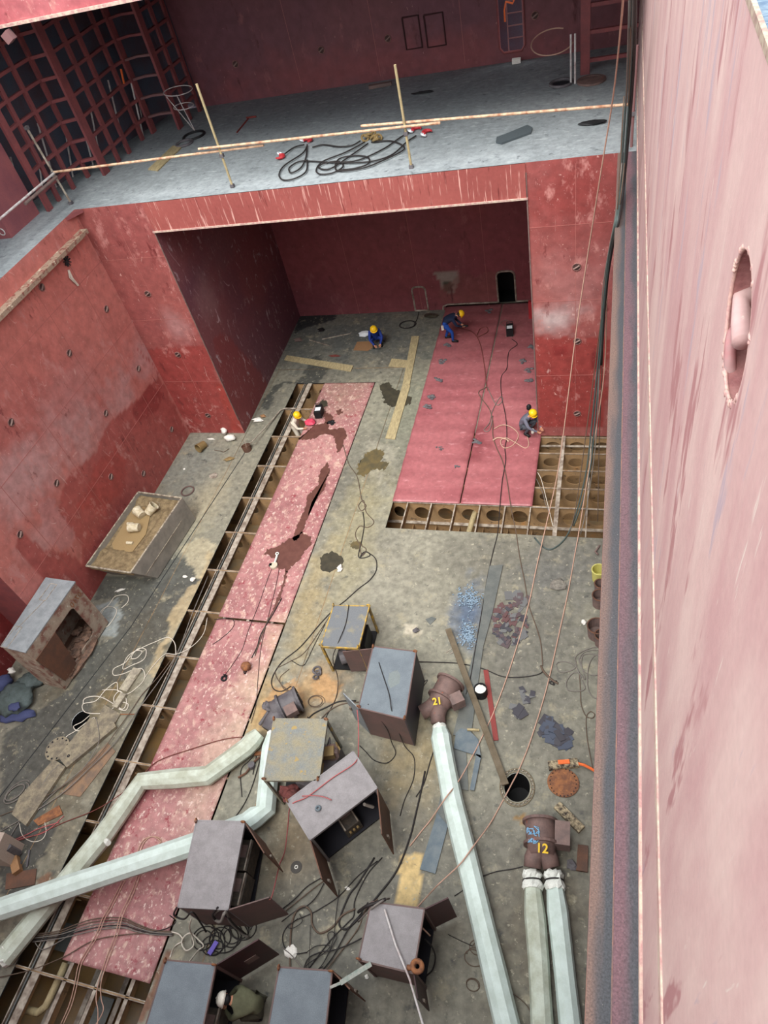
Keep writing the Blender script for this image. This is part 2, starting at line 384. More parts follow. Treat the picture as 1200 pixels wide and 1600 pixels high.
q = P(500, 1450); fp.soft((98, 95, 86), q[0], q[1], 3.2, 2.0, .8)  # darker, browner floor, soft shading round the machines painted in
q = P(840, 1450); fp.soft((96, 88, 74), q[0], q[1], 1.4, 2.0, .8)
q = P(855, 1030); fp.soft((104, 102, 94), q[0], q[1], 1.5, 2.5, .6)
q = P(880, 900); fp.soft((100, 100, 98), q[0], q[1], 1.3, 1.4, .6)
q = P(640, 640); fp.soft((118, 120, 104), q[0], q[1], 1.2, 3, .6)
fp.soft((80, 84, 84), -10.5, 25.5, 5, 2.6, .8)  # shade of the recess painted into the floor colour
q = P(730, 960); fp.soft((82, 96, 116), q[0], q[1], .45, 1.3, .9)
q = P(100, 1180); fp.soft((92, 84, 68), q[0], q[1], 2.0, 4.0, .8)
q = P(200, 1030); fp.soft((110, 96, 66), q[0], q[1], .9, 2.4, .8)
q = P(320, 790); fp.soft((160, 152, 128), q[0], q[1], .7, 1.6, .8)
q = P(300, 720); fp.soft((124, 126, 118), q[0], q[1], 1.2, 2.0, .8)
fp.poly((70, 72, 70), pp([(150, 900), (240, 903), (262, 868), (298, 878), (310, 905), (282, 945), (268, 965), (262, 1000), (240, 1030), (205, 1060), (150, 1085), (60, 1290), (0, 1330), (0, 1150), (110, 1080), (150, 1010), (175, 990), (195, 950), (178, 930), (150, 935)]), .75, .12)
fp.poly((138, 144, 142), pp([(185, 932), (150, 945), (140, 965), (160, 990), (178, 990), (192, 960)]), .9, .1)
fp.poly((170, 160, 134), pp([(285, 855), (315, 838), (330, 842), (345, 850), (325, 880), (312, 905), (290, 870)]), .8, .15)
fp.poly((174, 156, 122), pp([(330, 860), (350, 870), (262, 1010), (240, 1060), (230, 1055), (270, 975), (265, 960), (285, 935), (310, 905)]), .7, .12)
fp.poly((60, 60, 58), pp([(0, 1290), (88, 1292), (76, 1330), (60, 1350), (50, 1400), (0, 1420)]), .85, .1)
fp.poly((128, 82, 56), pp([(55, 1375), (78, 1365), (85, 1385), (60, 1400)]), .6, .1)
fp.poly((34, 40, 44), pp([(468, 490), (528, 490), (520, 500), (480, 510), (462, 520)]), .9, .12)
fp.poly((58, 60, 58), pp([(490, 555), (500, 555), (512, 580), (495, 600), (440, 600), (420, 640), (405, 640), (430, 600), (470, 592)]), .8, .15)
fp.poly((190, 180, 160), pp([(628, 970), (650, 972), (660, 990), (645, 992), (632, 985)]), .7, .1)
fp.poly((178, 172, 154), pp([(570, 690), (625, 700), (600, 730), (590, 760), (575, 720)]), .3, .2)
fp.poly((206, 178, 122), pp([(626, 1334), (658, 1337), (660, 1395), (652, 1418), (618, 1414)]), .9, .04)
fp.poly((148, 114, 66), pp([(800, 1272), (822, 1268), (820, 1288), (805, 1286)]), .9, .1)
fp.poly((120, 78, 56), pp([(205, 1600), (236, 1538), (262, 1480), (268, 1490), (240, 1560), (222, 1600)]), .8, .05)
fp.poly((172, 132, 88), pp([(405, 1120), (418, 1085), (450, 1060), (470, 1075), (485, 1105), (440, 1125)]), .7, .15)
fp.poly((176, 136, 92), pp([(488, 1058), (515, 1052), (535, 1070), (525, 1100), (500, 1088)]), .7, .15)
XS = brk([-17.6, XL, -12.47, -8.97, -6.75, mh1[0]-.45, mh1[0]+.45, .3, XR], .085)
YS = brk([-4, mh2[1]-.45, mh2[1]+.45, mh1[1]-.45, mh1[1]+.45, 14.24, 18.9, 21.95, YR+.4], .085)
XS = brk(sorted(set([-17.6, XL, mh2[0]-.45, mh2[0]+.45, -12.47, -8.97, -6.75, mh1[0]-.45, mh1[0]+.45, .3, XR])), .085)
YS = brk(sorted(set([-4, mh2[1]-.45, mh2[1]+.45, mh1[1]-.45, mh1[1]+.45, 14.24, 18.9, 21.95, YR+.4])), .085)
colsurf('floor', XS, YS, lambda a, b: (a, b, 0.0), fp, m_floor, floor_hole, [(mh1[0], mh1[1], .45, .30, 1.15), (mh2[0], mh2[1], .45, .26, 1.1)])
# plate thickness at the cut edges and manhole throats
mb = MB()
mb.box((-12.475, 8.95, -.02), (.02, 26, .036)); mb.box((-8.965, 8.95, -.02), (.02, 26, .036)); mb.box((-10.7, 21.96, -.02), (3.5, .02, .036))
mb.box((-3.2, 14.235, -.02), (7.1, .02, .036)); mb.box((-6.755, 16.5, -.02), (.02, 4.6, .036)); mb.box((.305, 16.5, -.02), (.02, 4.6, .036))
struct(mb, 'trim_1', m_edge)
mb = MB()
mb.cup((mh1[0], mh1[1], -.9), (0, 0, 1), [(.301, 0), (.301, .895)], 32, (1, 1.15)); mb.cup((mh2[0], mh2[1], -.9), (0, 0, 1), [(.261, 0), (.261, .895)], 32, (1, 1.1))
mb.f = [f for f in mb.f if len(f) == 4 or abs(mb.v[f[0]][2]+.9) < .01]
struct(mb, 'manhole_shafts', m_darkpit)
# welded seam running along the port side
mb = MB(); a = xy(381, 710); b = xy(204, 980)
mb.beam((a[0], a[1], .003), (b[0], b[1], .003), .03, .006); c = xy(0, 1245); mb.beam((b[0], b[1], .003), (c[0], c[1], .003), .03, .006)
mb.beam((a[0], a[1], .003), (*xy(385, 702), .003), .03, .006)
struct(mb, 'trim_2', m_edge)

# ------------------------------------------------------------------ double bottom seen through the cut floor
def web(x0, x1, y, zt, zb, holes, name='transverse_web', t=.02):
    cu = bpy.data.curves.new(name, 'CURVE'); cu.dimensions = '2D'; cu.fill_mode = 'BOTH'; cu.extrude = t/2
    def spl(pts):
        s = cu.splines.new('POLY'); s.points.add(len(pts)-1); s.use_cyclic_u = True
        for p, q in zip(s.points, pts): p.co = (q[0], q[1], 0, 1)
    spl([(x0, zb), (x1, zb), (x1, zt), (x0, zt)])
    for (hx, hz, rx, rz) in holes: spl([(hx+rx*math.cos(k*math.pi/12), hz+rz*math.sin(k*math.pi/12)) for k in range(24)])
    o = bpy.data.objects.new(name, cu); COL.objects.link(o)
    dg = bpy.context.evaluated_depsgraph_get(); me = bpy.data.meshes.new_from_object(o.evaluated_get(dg)); bpy.data.objects.remove(o)
    me.transform(Matrix(((1, 0, 0, 0), (0, 0, -1, y), (0, 1, 0, 0), (0, 0, 0, 1)))); me.materials.clear(); me.materials.append(m_brown)
    o = bpy.data.objects.new(name, me); COL.objects.link(o); o['kind'] = 'structure'; return o
ZB = -1.55
for k, y in enumerate(FY):
    if y > 21.9: continue
    web(-13.6, -8.0, y, -.012, ZB, [(-13.05+.82*i, -.62, .2, .26) for i in range(7)])
web(-13.6, -8.0, 22.0, -.012, ZB, [(-13.05+.82*i, -.62, .2, .26) for i in range(7)])
web(-7.4, .9, 15.47, -.012, ZB, [(-6.62, -.55, .2, .27)]+[(-5.82+.82*i, -.57, .27, .29) for i in range(8)])
for y in (13.8, 16.3, 17.12, 17.94, 18.75): web(-7.4, .9, y, -.012, ZB, [(-6.62+.82*i, -.45, .26, .21) for i in range(9)])
mb = MB()
mb.box((-10.8, 9.5, ZB-.02), (6.2, 27.5, .04)); mb.box((-3.2, 16.2, ZB-.02), (8.6, 5.6, .04))
struct(mb, 'bilge_water', m_mud)
mb = MB()
for x in (-13.62, -7.98): mb.box((x, 9.5, -.8), (.02, 27, 1.6))
for x in (-7.42, .92): mb.box((x, 16.2, -.8), (.02, 5.6, 1.55))
mb.box((-3.2, 18.98, -.8), (8.4, .02, 1.55)); mb.box((-3.2, 13.4, -.8), (8.4, .02, 1.55))
struct(mb, 'side_girders', m_brown)
mb = MB(); mf = MB(); mk_ = MB()
for x in (-11.9, -12.72, -11.08, -10.26, -9.44):
    top = -.03; mb.box((x, 9, top-.14), (.02, 26, .26))
    if x in (-11.9,): mf.box((x+.03, 9, top), (.20, 26, .025)); mk_.box((x-.13, 9, top), (.03, 26, .04)); mf.box((x-.22, 9, top-.02), (.025, 26, .05))
    else: mf.box((x, 9, top), (.09, 26, .02))
    mb.box((x, 9, -1.25), (.02, 26, .25)); mf.box((x+.04, 9, -1.12), (.12, 26, .02))
for x in LX:
    w = .13 if x == -1.33 else .04
    y1 = 18.9 if x > -1.5 else 15.45
    mb.box((x, (13.9+y1)/2, -.16), (.02, y1-13.9, .28)); mf.box((x, (13.9+y1)/2, -.02), (w, y1-13.9, .02))
    if x < -1.5: mb.box((x, 14.8, -1.3), (.02, 2, .25))
struct(mb, 'bottom_longitudinals', m_brown); struct(mk_, 'pipe_run', m_steel)
for y in FY:
    if y < 21.9: mf.box((-10.72, y, -.03), (3.5, .06, .02))
for y in (15.44, 16.3, 17.12, 17.94, 18.75): mf.box((-3.3 if y < 15.6 else -.93, y, -.03), (7.0 if y < 15.6 else 2.4, .05, .02))
mf.box((-3.2, 15.40, -1.0), (8, .12, .02)); mf.box((-.5, 18.65, -.35), (3.2, .08, .03))
struct(mf, 'longitudinal_flanges', m_flange)
mb = MB()
for x, y, s in ((-11.5, 6.7, .7), (-11.55, 3.2, .9), (-11.6, 9.4, .5), (-10.6, .1, .8), (-9.9, -.7, .7), (-12.2, 1.4, .6), (-11.5, -1, .8)):
    mb.box((x, y, -1.1), (.55, s, .02))
struct(mb, 'bottom_brackets', m_steel)
mb = MB(); a = P(742, 800, -.4)
mb.tube([(-3.98, 15.9, -.55), (-4.02, 15.2, -.42), (-4.05, 14.15, -.25), (-4.05, 13.9, -.2)], .09, 12)
mb.solo('bilge_pipe', m_wood, 'tan pipe poking through a round hole in the open bottom frames', 'pipe', smooth=True)
mb = MB(); pts = [(*xy(103, 1505, -.3), -.3), (*xy(85, 1545, -.3), -.3), (*xy(72, 1572, -.35), -.35), (*xy(60, 1582, -.4), -.4), (*xy(40, 1578, -.4), -.4)]
mb.tube(pts, .085, 10); mb.solo('bent_bilge_pipe', m_wood, 'dusty pipe with an elbow lying in the open trench at lower left', 'pipe', smooth=True)

# ------------------------------------------------------------------ red plates laid over the cut floor
def plate(name, x0, x1, y0, y1, z, colf, m, label, wave=0.0, x0b=None, group=None):
    xs = np.linspace(0, 1, 24); ys = np.linspace(y0, y1, max(8, int((y1-y0)/.09)))
    def to3(u, y):
        t = (y-y0)/(y1-y0); xa = x0*(1-t)+(x0b if x0b is not None else x0)*t
        ed = min(1, (y-y0)/.2, (y1-y)/.2); wz = wave*(.5+.5*math.sin(2*math.pi*(y-15.45)/.822))*ed*(.7+.3*math.sin(u*7+y*.8))
        return (xa+(x1-xa)*u, y, z+wz)
    def cf(u, y):
        t = (y-y0)/(y1-y0); xa = x0*(1-t)+(x0b if x0b is not None else x0)*t; return colf(xa+(x1-xa)*u, y)
    o = colsurf(name, xs, ys, to3, cf, m, kind=None)
    mod = o.modifiers.new('thickness', 'SOLIDIFY'); mod.thickness = .022; mod.offset = -1
    for p in o.data.polygons: p.use_smooth = True
    tag(o, label, 'steel plate', group); return o
sp = Paint((152, 104, 104), (168, 120, 118), .8, 5)
q = P(540, 610); sp.soft((150, 120, 108), q[0], q[1], 1.1, 1.6, .9)
q = P(500, 700); sp.soft((176, 130, 126), q[0], q[1], .9, 2, .5)
q = P(400, 1050); sp.soft((186, 160, 136), q[0]+.5, q[1], .7, 2.6, .9)
q = P(330, 1180); sp.soft((180, 152, 136), q[0]+.3, q[1], .8, 2, .8)
q = P(200, 1270); sp.soft((146, 66, 74), q[0], q[1], .6, 1.5, .6)
ST = ((30, 1), )
plate('steel_strip_plate', -11.28, -9.0, 10.29, 21.93, .012, sp, m_strip, 'long scuffed pink-red steel plate beside the left trench, with brown wet stains', x0b=-11.2)
plate('steel_strip_plate', -11.36, -9.02, .9, 10.22, .012, sp, m_strip, 'speckled pink-red steel plate nearest the camera, crossed by two white ducts', x0b=-11.28)
rp = Paint((152, 88, 92), (162, 98, 101), .7, 6)
rp.soft((120, 60, 64), -6, 26, 2.5, 2, .6); rp.soft((110, 44, 50), -4.3, 18.5, .4, 1.3, .6)  # far end of the plates darkened, recess shade painted in
for px, py in ((575+.5, 0),): pass
plate('red_floor_plate', -6.76, -4.46, 15.42, 27.3, .03, rp, m_plate, 'rippled red steel floor plate on the left of the seam, where the bending worker stands', .04, -6.95)
plate('red_floor_plate', -4.42, -2.10, 15.42, 27.3, .03, rp, m_plate, 'rippled red steel floor plate on the right of the seam, under the squatting grey worker', .04, -4.42)

# ------------------------------------------------------------------ the hold: walls
wp = Paint((170, 98, 92), (184, 114, 106), .35, 11)        # left wall in (y, z)
def wl_(px, py):
    q = PA(px, py, 0, XL); return (q[1], q[2])
for a_, b_, c_, d_, k_ in ((60, 730, 1.8, 1.2, .75), (130, 680, 1.4, .9, .8), (190, 620, 1.3, .9, .8), (225, 560, 1.2, .9, .75), (110, 640, 2.2, 1.2, .4), (20, 760, 1.5, 1.0, .6), (60, 850, .8, .6, .6)):
    wp.soft((182, 140, 138), *wl_(a_, b_), c_, d_, k_)
wp.soft((190, 112, 102), *wl_(60, 480), 3, 1.6, .7)
wp.poly((158, 78, 74), [wl_(*p) for p in ((214, 545), (230, 560), (250, 580), (236, 600), (210, 628), (185, 645), (160, 680), (150, 705), (130, 720), (100, 755), (90, 790), (110, 830), (130, 860), (125, 880), (60, 850), (32, 830), (26, 850), (50, 890), (90, 920), (140, 945), (297, 690), (285, 660), (235, 560))], .9, .12)
wp.poly((158, 62, 56), [wl_(*p) for p in ((150, 720), (190, 690), (200, 760), (160, 800), (120, 790))], .5, .2)
wp.poly((178, 128, 128), [wl_(*p) for p in ((78, 790), (100, 800), (120, 830), (110, 870), (80, 850), (60, 800))], .5, .3)
wp.poly((126, 46, 46), [wl_(*p) for p in ((205, 640), (235, 600), (255, 620), (240, 650), (215, 660))], .6, .1)
ys = brk([8.75, YB], .09); zs = brk([0, TD], .09)
colsurf('wall_left', ys, zs, lambda a, b: (XL, a, b), wp, m_wall)
ys2 = brk([-4, 8.75], .3)
colsurf('wall_left', ys2, brk([0, TD], .3), lambda a, b: (-17.6, a, b), Paint((120, 44, 44), (136, 56, 54), .4, 3), m_wall)
mb = MB(); mb.box((-16.9, 8.77, TD/2), (1.44, .04, TD)); struct(mb, 'wall_left_return', m_frame)
bp = Paint((146, 80, 77), (154, 88, 83), .35, 13)         # bulkhead faces in (x, z)
def wb_(px, py, y=YB):
    q = PA(px, py, 1, y); return (q[0], q[2])
bp.soft((176, 132, 130), *wb_(275, 510), .55, .7, .75); bp.soft((150, 84, 82), *wb_(230, 500), .8, 1.1, .5)
bp.poly((148, 66, 62), [wb_(*p) for p in ((222, 545), (320, 540), (345, 600), (385, 676), (297, 676), (250, 590))], .9, .06)
bp.poly((156, 64, 56), [wb_(*p) for p in ((335, 600), (352, 600), (382, 672), (366, 676))], .7, .06)
bp.soft((190, 170, 168), *wb_(868, 500), .9, .5, .9); bp.soft((176, 128, 126), *wb_(900, 440), 1.4, 1.0, .35)
bp.poly((144, 60, 56), [wb_(*p) for p in ((836, 527), (950, 527), (944, 668), (843, 668))], .92, .04)
bp.poly((124, 36, 38), [wb_(*p) for p in ((862, 540), (885, 540), (885, 556), (862, 556))], .5, .03)
bp.poly((110, 34, 36), [wb_(*p) for p in ((925, 550), (943, 550), (943, 575), (925, 575))], .6, .03)
bp.soft((136, 48, 44), *wb_(905, 300), 1.4, 1.2, .5)
zs = brk([0, TD], .09)
colsurf('wall_bulkhead', brk([XL, -13.69], .09), zs, lambda a, b: (a, YB, b), bp, m_wall)
colsurf('wall_bulkhead', brk([-2.2, XR], .09), zs, lambda a, b: (a, YB, b), bp, m_wall)
lp = Paint((146, 78, 73), (156, 86, 80), .6, 15)
colsurf('trim_3', brk([-13.69, -2.2], .12), brk([8.45, TD], .1), lambda a, b: (a, YB-.03, b), lp, m_capred)
mb = MB(); mb.box((-7.95, YB-.01, 8.43), (11.55, .10, .05)); struct(mb, 'trim_4', m_cream)
mb = MB(); mb.box((-13.695, YB-.015, 4.6), (.03, .03, 7.8)); mb.box((-2.195, YB-.015, 4.6), (.03, .03, 9)); struct(mb, 'trim_5', m_boxg)
# recess behind the bulkhead
rl = Paint((132, 80, 84), (116, 74, 84), .5, 21)
rl.poly((138, 66, 66), [(a[1], a[2]) for a in (PA(*p, 0, -13.8) for p in ((330, 530), (350, 520), (420, 600), (400, 660), (383, 677), (345, 600)))], .7, .1)
rl.soft((150, 110, 112), 20.2, 5.3, .9, .9, .8); rl.soft((120, 96, 104), 22.5, 6.3, 2.2, 1.0, .45)
m_rec = mat('recess_side_paint', attr=True, rough=.6, fine=.1, fscale=8, scratch=[((206, 180, 184), 2.2, (1, 1, .3), .012, 1.6, .52, .7)], flecks=[((176, 152, 156), 3.2, .60, (1, 1, .5), .08), ((170, 120, 122), 9, .64, (1, 1, .4), .05)])
colsurf('wall_recess_left', brk([YB, YR], .12), brk([0, 9.2], .12), lambda a, b: (-13.69-(a-YB)*.035, a, b), rl, m_rec)
rb = Paint((134, 72, 76), (126, 70, 76), .4, 23)
def wr_(px, py): return wb_(px, py, YR)
rb.poly((150, 140, 130), [wr_(*p) for p in ((678, 425), (716, 425), (716, 440), (708, 460), (692, 455), (686, 440))], .95, .03)
rb.poly((54, 66, 52), [wr_(*p) for p in ((692, 440), (706, 438), (708, 456), (694, 456))], .9, .03)
rb.poly((130, 84, 78), [wr_(*p) for p in ((684, 455), (716, 430), (778, 428), (778, 466), (690, 474))], .5, .12)
def rec_hole(x, z): return (-4.56 < x < -3.84 and .3 < z < 1.66) or (-6.95 < x < -3.0 and z < .26) or (-4.56 < x < -3.84 and z < .31)
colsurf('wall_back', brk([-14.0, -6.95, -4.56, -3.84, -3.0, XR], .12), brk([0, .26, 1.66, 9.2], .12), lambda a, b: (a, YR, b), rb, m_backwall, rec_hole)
mb = MB(); mb.box((-7, YR+1.4, 1), (9.5, .03, 4.4)); mb.box((-7, YR+.72, 3.2), (9.5, 1.4, .03)); mb.box((-7, YR+.9, -.03), (9.5, 1.2, .03)); mb.box((-11.7, YR+.72, 1), (.03, 1.4, 4.4)); mb.box((-2.3, YR+.72, 1), (.03, 1.4, 4.4)); struct(mb, 'dark_box_beyond_openings', m_darkpit)  # added dark box, shuts out the sky behind slot and door
mb = MB(); mb.box((-10.8, 22.9, -.8), (5.7, .03, 1.6)); mb.box((-10.8, -3.9, -.8), (5.7, .03, 1.6)); struct(mb, 'tank_end_light_stop', m_brown)  # end walls added to stop sky light leaking into the trench
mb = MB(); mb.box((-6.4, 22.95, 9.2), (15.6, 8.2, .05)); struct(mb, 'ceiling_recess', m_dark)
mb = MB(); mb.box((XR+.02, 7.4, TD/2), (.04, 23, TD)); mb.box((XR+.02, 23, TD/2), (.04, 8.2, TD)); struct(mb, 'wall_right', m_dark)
# frames around the recess openings: rounded access door, closed-up opening and the long slot
def rframe(x0, x1, z0, z1, y, rad=.2, r=.035, open_=True):
    pts = [(x0, y, z0), (x0, y, z1-rad)]
    for k in range(1, 6): a = math.pi-k*math.pi/10; pts.append((x0+rad+rad*math.cos(a), y, z1-rad+rad*math.sin(a)))
    for k in range(0, 6): a = math.pi/2-k*math.pi/10; pts.append((x1-rad+rad*math.cos(a), y, z1-rad+rad*math.sin(a)))
    pts += [(x1, y, z0)]
    return pts
mb = MB(); mb.tube(rframe(-4.58, -3.82, .28, 1.7, YR-.02, .22), .04, 6); mb.solo('door_1', m_flange, 'grey rounded frame of the dark access opening in the recess back wall', 'door frame', kind='structure')
mb = MB(); pts = rframe(-8.32, -7.72, .03, 1.2, YR-.02, .18); mb.tube(pts+[pts[0]], .04, 6); mb.solo('door_2', m_flange, 'narrow rounded frame of a blanked opening left of the bare-steel patch', 'door frame', kind='structure')
mb = MB(); mb.tube([(-7.05, YR-.04, -.0), (-7.02, YR-.04, .2), (-6.8, YR-.04, .28), (-4.6, YR-.04, .28)], .035, 6); mb.tube([(-3.8, YR-.04, .28), (-2.9, YR-.04, .28)], .035, 6)
struct(mb, 'trim_6', m_flange)

# tween deck and upper surroundings
dp = Paint((126, 133, 136), (140, 147, 150), .4, 31)
dp.soft((156, 163, 166), -8, 19.4, 9, 1.0, .9); dp.soft((164, 170, 172), -16.7, 14, .9, 5, .6); dp.soft((150, 156, 158), -2.5, 22.5, 2, 1.0, .5); dp.soft((112, 118, 124), -9, 26, 8, 1.2, .5)  # daylight painted in: lighter by the opening, darker toward the back
def deck_hole(x, y): return x > XL and y < YB
mhd = P(877, 131, TD)
colsurf('floor_tween_deck', brk(sorted([-21, -18, XL, mhd[0]-.4, mhd[0]+.4, XW]), .11), brk(sorted([8, YB, mhd[1]-.4, mhd[1]+.4, 27.0]), .11), lambda a, b: (a, b, TD), dp, m_deck, deck_hole, [(mhd[0], mhd[1], .4, .28, 1.1)])
mb = MB(); mb.prism([(XL-.001, 18.25), (-15.85, YB-.03), (XL-.001, YB-.03)], 9.25, TD-.002); struct(mb, 'deck_corner_gusset', m_frame)
mb = MB(); mb.box((XL+.14, 12.9, 8.74), (.28, 11.4, .13)); struct(mb, 'trim_7', mat('scuffed_rail_cap', (150, 130, 112), (124, 70, 62), rough=.8, scale=7, thr=.55, soft=.06, fine=.15, flecks=[((206, 194, 172), 5, .6, (1, .6, 1))]))
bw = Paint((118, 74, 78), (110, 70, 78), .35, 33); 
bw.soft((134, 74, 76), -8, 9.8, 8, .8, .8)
YT = 26.95
def up_hole(x, z): return -3.78 < x < -3.0 and 9.66 < z < 11.5
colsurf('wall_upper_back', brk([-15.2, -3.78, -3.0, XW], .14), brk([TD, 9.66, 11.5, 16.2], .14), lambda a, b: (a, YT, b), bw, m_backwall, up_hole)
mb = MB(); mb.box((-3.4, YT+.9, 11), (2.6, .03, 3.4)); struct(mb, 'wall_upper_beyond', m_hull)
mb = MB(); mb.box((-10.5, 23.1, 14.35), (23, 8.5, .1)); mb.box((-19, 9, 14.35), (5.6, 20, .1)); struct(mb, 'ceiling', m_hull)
cp = Paint((164, 84, 90), (174, 98, 102), .5, 41)
colsurf('trim_8', brk([-22, XW], .25), brk([14.2, TOPD], .2), lambda a, b: (a, YB, b), cp, m_wall)
mb = MB(); mb.box((-10.8, YB-.03, 14.2), (22.6, .1, .07)); struct(mb, 'trim_9', m_cream)
mb = MB(); mb.box((-10.8, YB+1.5, TOPD+.02), (22.6, 3, .06)); struct(mb, 'upper_deck', m_topdeck)
mb = MB(); mb.box((-16.25, 7.4, 15.1), (.06, 23, 1.9)); struct(mb, 'trim_10', m_frame)
mb = MB(); mb.beam((-19.6, 16, 11.8), (-16.2, 27.5, 11.8), .05, 5.0); mb.box((-21, 12, 11.8), (.05, 9, 5)); struct(mb, 'hull_side', m_hull)
mb = MB(); mb.beam((-16.3, 27.2, 11.8), (-15.1, 27.0, 11.8), .05, 5.0); struct(mb, 'hull_side', m_hull)
# unseen aft wall behind the camera, added for its bounced light
mb = MB(); mb.box((-8.3, -4.05, 8), (18.7, .05, 16)); struct(mb, 'wall_aft_bounce', m_frame)

# starboard coaming: bright pink wall with its lashing pot, ledge and main deck
hc = (2.76, 15.12)
def pink(name, ys, zs, circ): 
    o = colsurf(name, ys, zs, lambda a, b: (XW, a, b), Paint((206, 156, 156), (222, 184, 178), .5, 2), m_pink, None, circ); return o
pink('wall_starboard', brk(sorted([-4, hc[0]-.45, hc[0]+.45, 27]), .5), brk(sorted([TD, hc[1]-.45, hc[1]+.45, TOPD]), .5), [(hc[0], hc[1], .45, .31, 1.0)])
mb = MB(); mb.box((XW-.006, 11.5, 11.2), (.014, 31, .16)); mb.box((XW-.012, 11.5, TD+.06), (.03, 31, .14)); struct(mb, 'trim_11', m_cream)
mb = MB(); mb.box((XW+.006, 11.5, TOPD-.014), (.02, 31, .04)); struct(mb, 'trim_12', mat('cream_coaming_lip', (168, 154, 134), (140, 112, 104), rough=.8, scale=22, fine=.15))
mb = MB(); mb.box((2.52, 11.5, TOPD-.03), (4.0, 31, .05)); struct(mb, 'main_deck', m_topdeck)
def ledge_col(side):
    def f(x, y):
        u = (x-(.046 if side == 0 else .26))/(.214 if side == 0 else .25)+(fbm(x*9, y*1.3, 7)-.47)*.7; A, B = ((112, 92, 84), (68, 71, 75)) if side == 0 else ((108, 82, 88), (72, 73, 78))
        t = np.clip((u-.3)/.4, 0, 1)[:, None]; n = np.clip(fbm(x*2, y*.8, 3)*2-.5, 0, 1)[:, None]*.3
        return (L3(A)*(1-t)+L3(B)*t)*(1-n)+L3((86, 80, 82))*n
    return f
m_ledge = mat('ledge_speckled_steel', attr=True, rough=.7, fine=.35, fscale=55, bump=.3, flecks=[((160, 156, 152), 46, .68, U1, .04), ((62, 62, 66), 30, .64, U1, .05)])
colsurf('ledge_inner', brk([.05, .26], .03), brk([-4, YB], .07), lambda a, b: (a, b, TD-.005), ledge_col(0), m_ledge)
colsurf('ledge_outer', brk([.26, XW], .03), brk([-4, YB], .07), lambda a, b: (a, b, TD+.004), ledge_col(1), m_ledge)
mb = MB(); mb.box((.28, 7.4, TD-.02), (.46, 22.8, .02)); mb.box((.262, 7.4, TD+.002), (.012, 22.8, .012)); struct(mb, 'ledge_plate', m_rustedge)
mb = MB(); mb.box((.06, 7.4, TD-.25), (.03, 22.8, .44)); struct(mb, 'trim_13', m_rustedge)
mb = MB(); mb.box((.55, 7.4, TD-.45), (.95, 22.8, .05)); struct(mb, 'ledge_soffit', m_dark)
# main lashing pot in the pink wall
pot = thing('lashing_pot', 'large oval lashing pot with a loop bar, set in the bleached pink wall at right', 'lashing pot', (XW, hc[0], hc[1]-.3))
mb = MB(); mb.cup((XW+.002, hc[0], hc[1]), (1, 0, 0), [(.312, 0), (.30, .10), (.24, .20), (.10, .25), (.0, .26)], 32); mb.f = [f for f in mb.f if len(f) == 4]
mb.build('cup', mat('pot_inner_shaded_pink', (126, 78, 78), (150, 104, 100), rough=.6, scale=7, bump=.4), pot, True)  # cup colour darkened to deepen the shade inside the pot
mb = MB(); mb.torus((XW+.008, hc[0], hc[1]), .312, .009, (1, 0, 0), 48, 8)
for k in range(26):
    a = random.uniform(0, 6.28); mb.blob((XW+.004, hc[0]+.318*math.cos(a), hc[1]+.318*math.sin(a)), (.010, random.uniform(.01, .03), random.uniform(.01, .02)), k, .3, 7, 5)
mb.build('rim', mat('pot_rim_pink', (184, 142, 138), (196, 162, 150), rough=.7, scale=20), pot, True)
la = PA(1143, 560, 0, XW+.05); ba = PA(1158, 470, 0, XW+.05); bb_ = PA(1161, 535, 0, XW+.04)
mb = MB(); mb.tube([(XW+.22, ba[1]+.05, ba[2]+.05), tuple(ba), ((ba[0]+bb_[0])/2, (ba[1]+bb_[1])/2, (ba[2]+bb_[2])/2), tuple(bb_)], .045, 14); mb.build('bar', m_pink, pot, True)
mb = MB(); mb.torus((XW+.06, la[1]-.02, la[2]+.03), .12, .026, (1, -.25, .25), 28, 10); mb.build('loop', mat('loop_pale', (176, 156, 152), (160, 112, 112), rough=.5, scale=5), pot, True)

# ------------------------------------------------------------------ side framing on the tween deck (port side, forward)
posts = [(-17.2, 18.95, .2), (-17.25, 19.6, .1), (-17.2, 20.45, .1), (-17.12, 21.3, .12), (-16.45, 21.42, .3), (-16.45, 22.35, .12), (-16.4, 23.05, .12),
         (-16.45, 24.2, .12), (-16.3, 24.85, .26), (-15.2, 24.92, .26), (-15.15, 25.7, .1), (-15.1, 26.5, .1)]
tg = thing('side_framing', 'red lattice of vertical side frames and horizontal stringers on the upper left deck', 'frames', (-16.5, 21.5, TD))
for (x, y, w) in posts:
    mb = MB(); mb.box((x, y, (TD+14.3)/2), (.10, w, 14.3-TD)); mb.box((x+.05, y, (TD+14.3)/2), (.02, w+.06, 14.3-TD)); mb.build('frame_post', m_frame, tg)
for k in range(8):
    z = 9.88+.61*k
    for (i, j) in ((0, 1), (1, 2), (2, 3), (3, 4), (4, 5), (5, 6), (6, 7), (7, 8), (8, 9), (9, 10), (10, 11)):
        a = posts[i]; b = posts[j]; mb = MB()
        if (i, j) == (8, 9): mb.beam((a[0], a[1], z), ((a[0]+b[0])/2, a[1]+.03, z+.05), .14, .07); mb.beam(((a[0]+b[0])/2, a[1]+.03, z+.05), (b[0], b[1], z+.02), .14, .07)
        else: mb.beam((a[0], a[1], z), (b[0], b[1], z+.02), .12, .09)
        mb.build('stringer', m_frame2 if (i, j) == (8, 9) and k < 4 else m_frame, tg)
mb = MB()
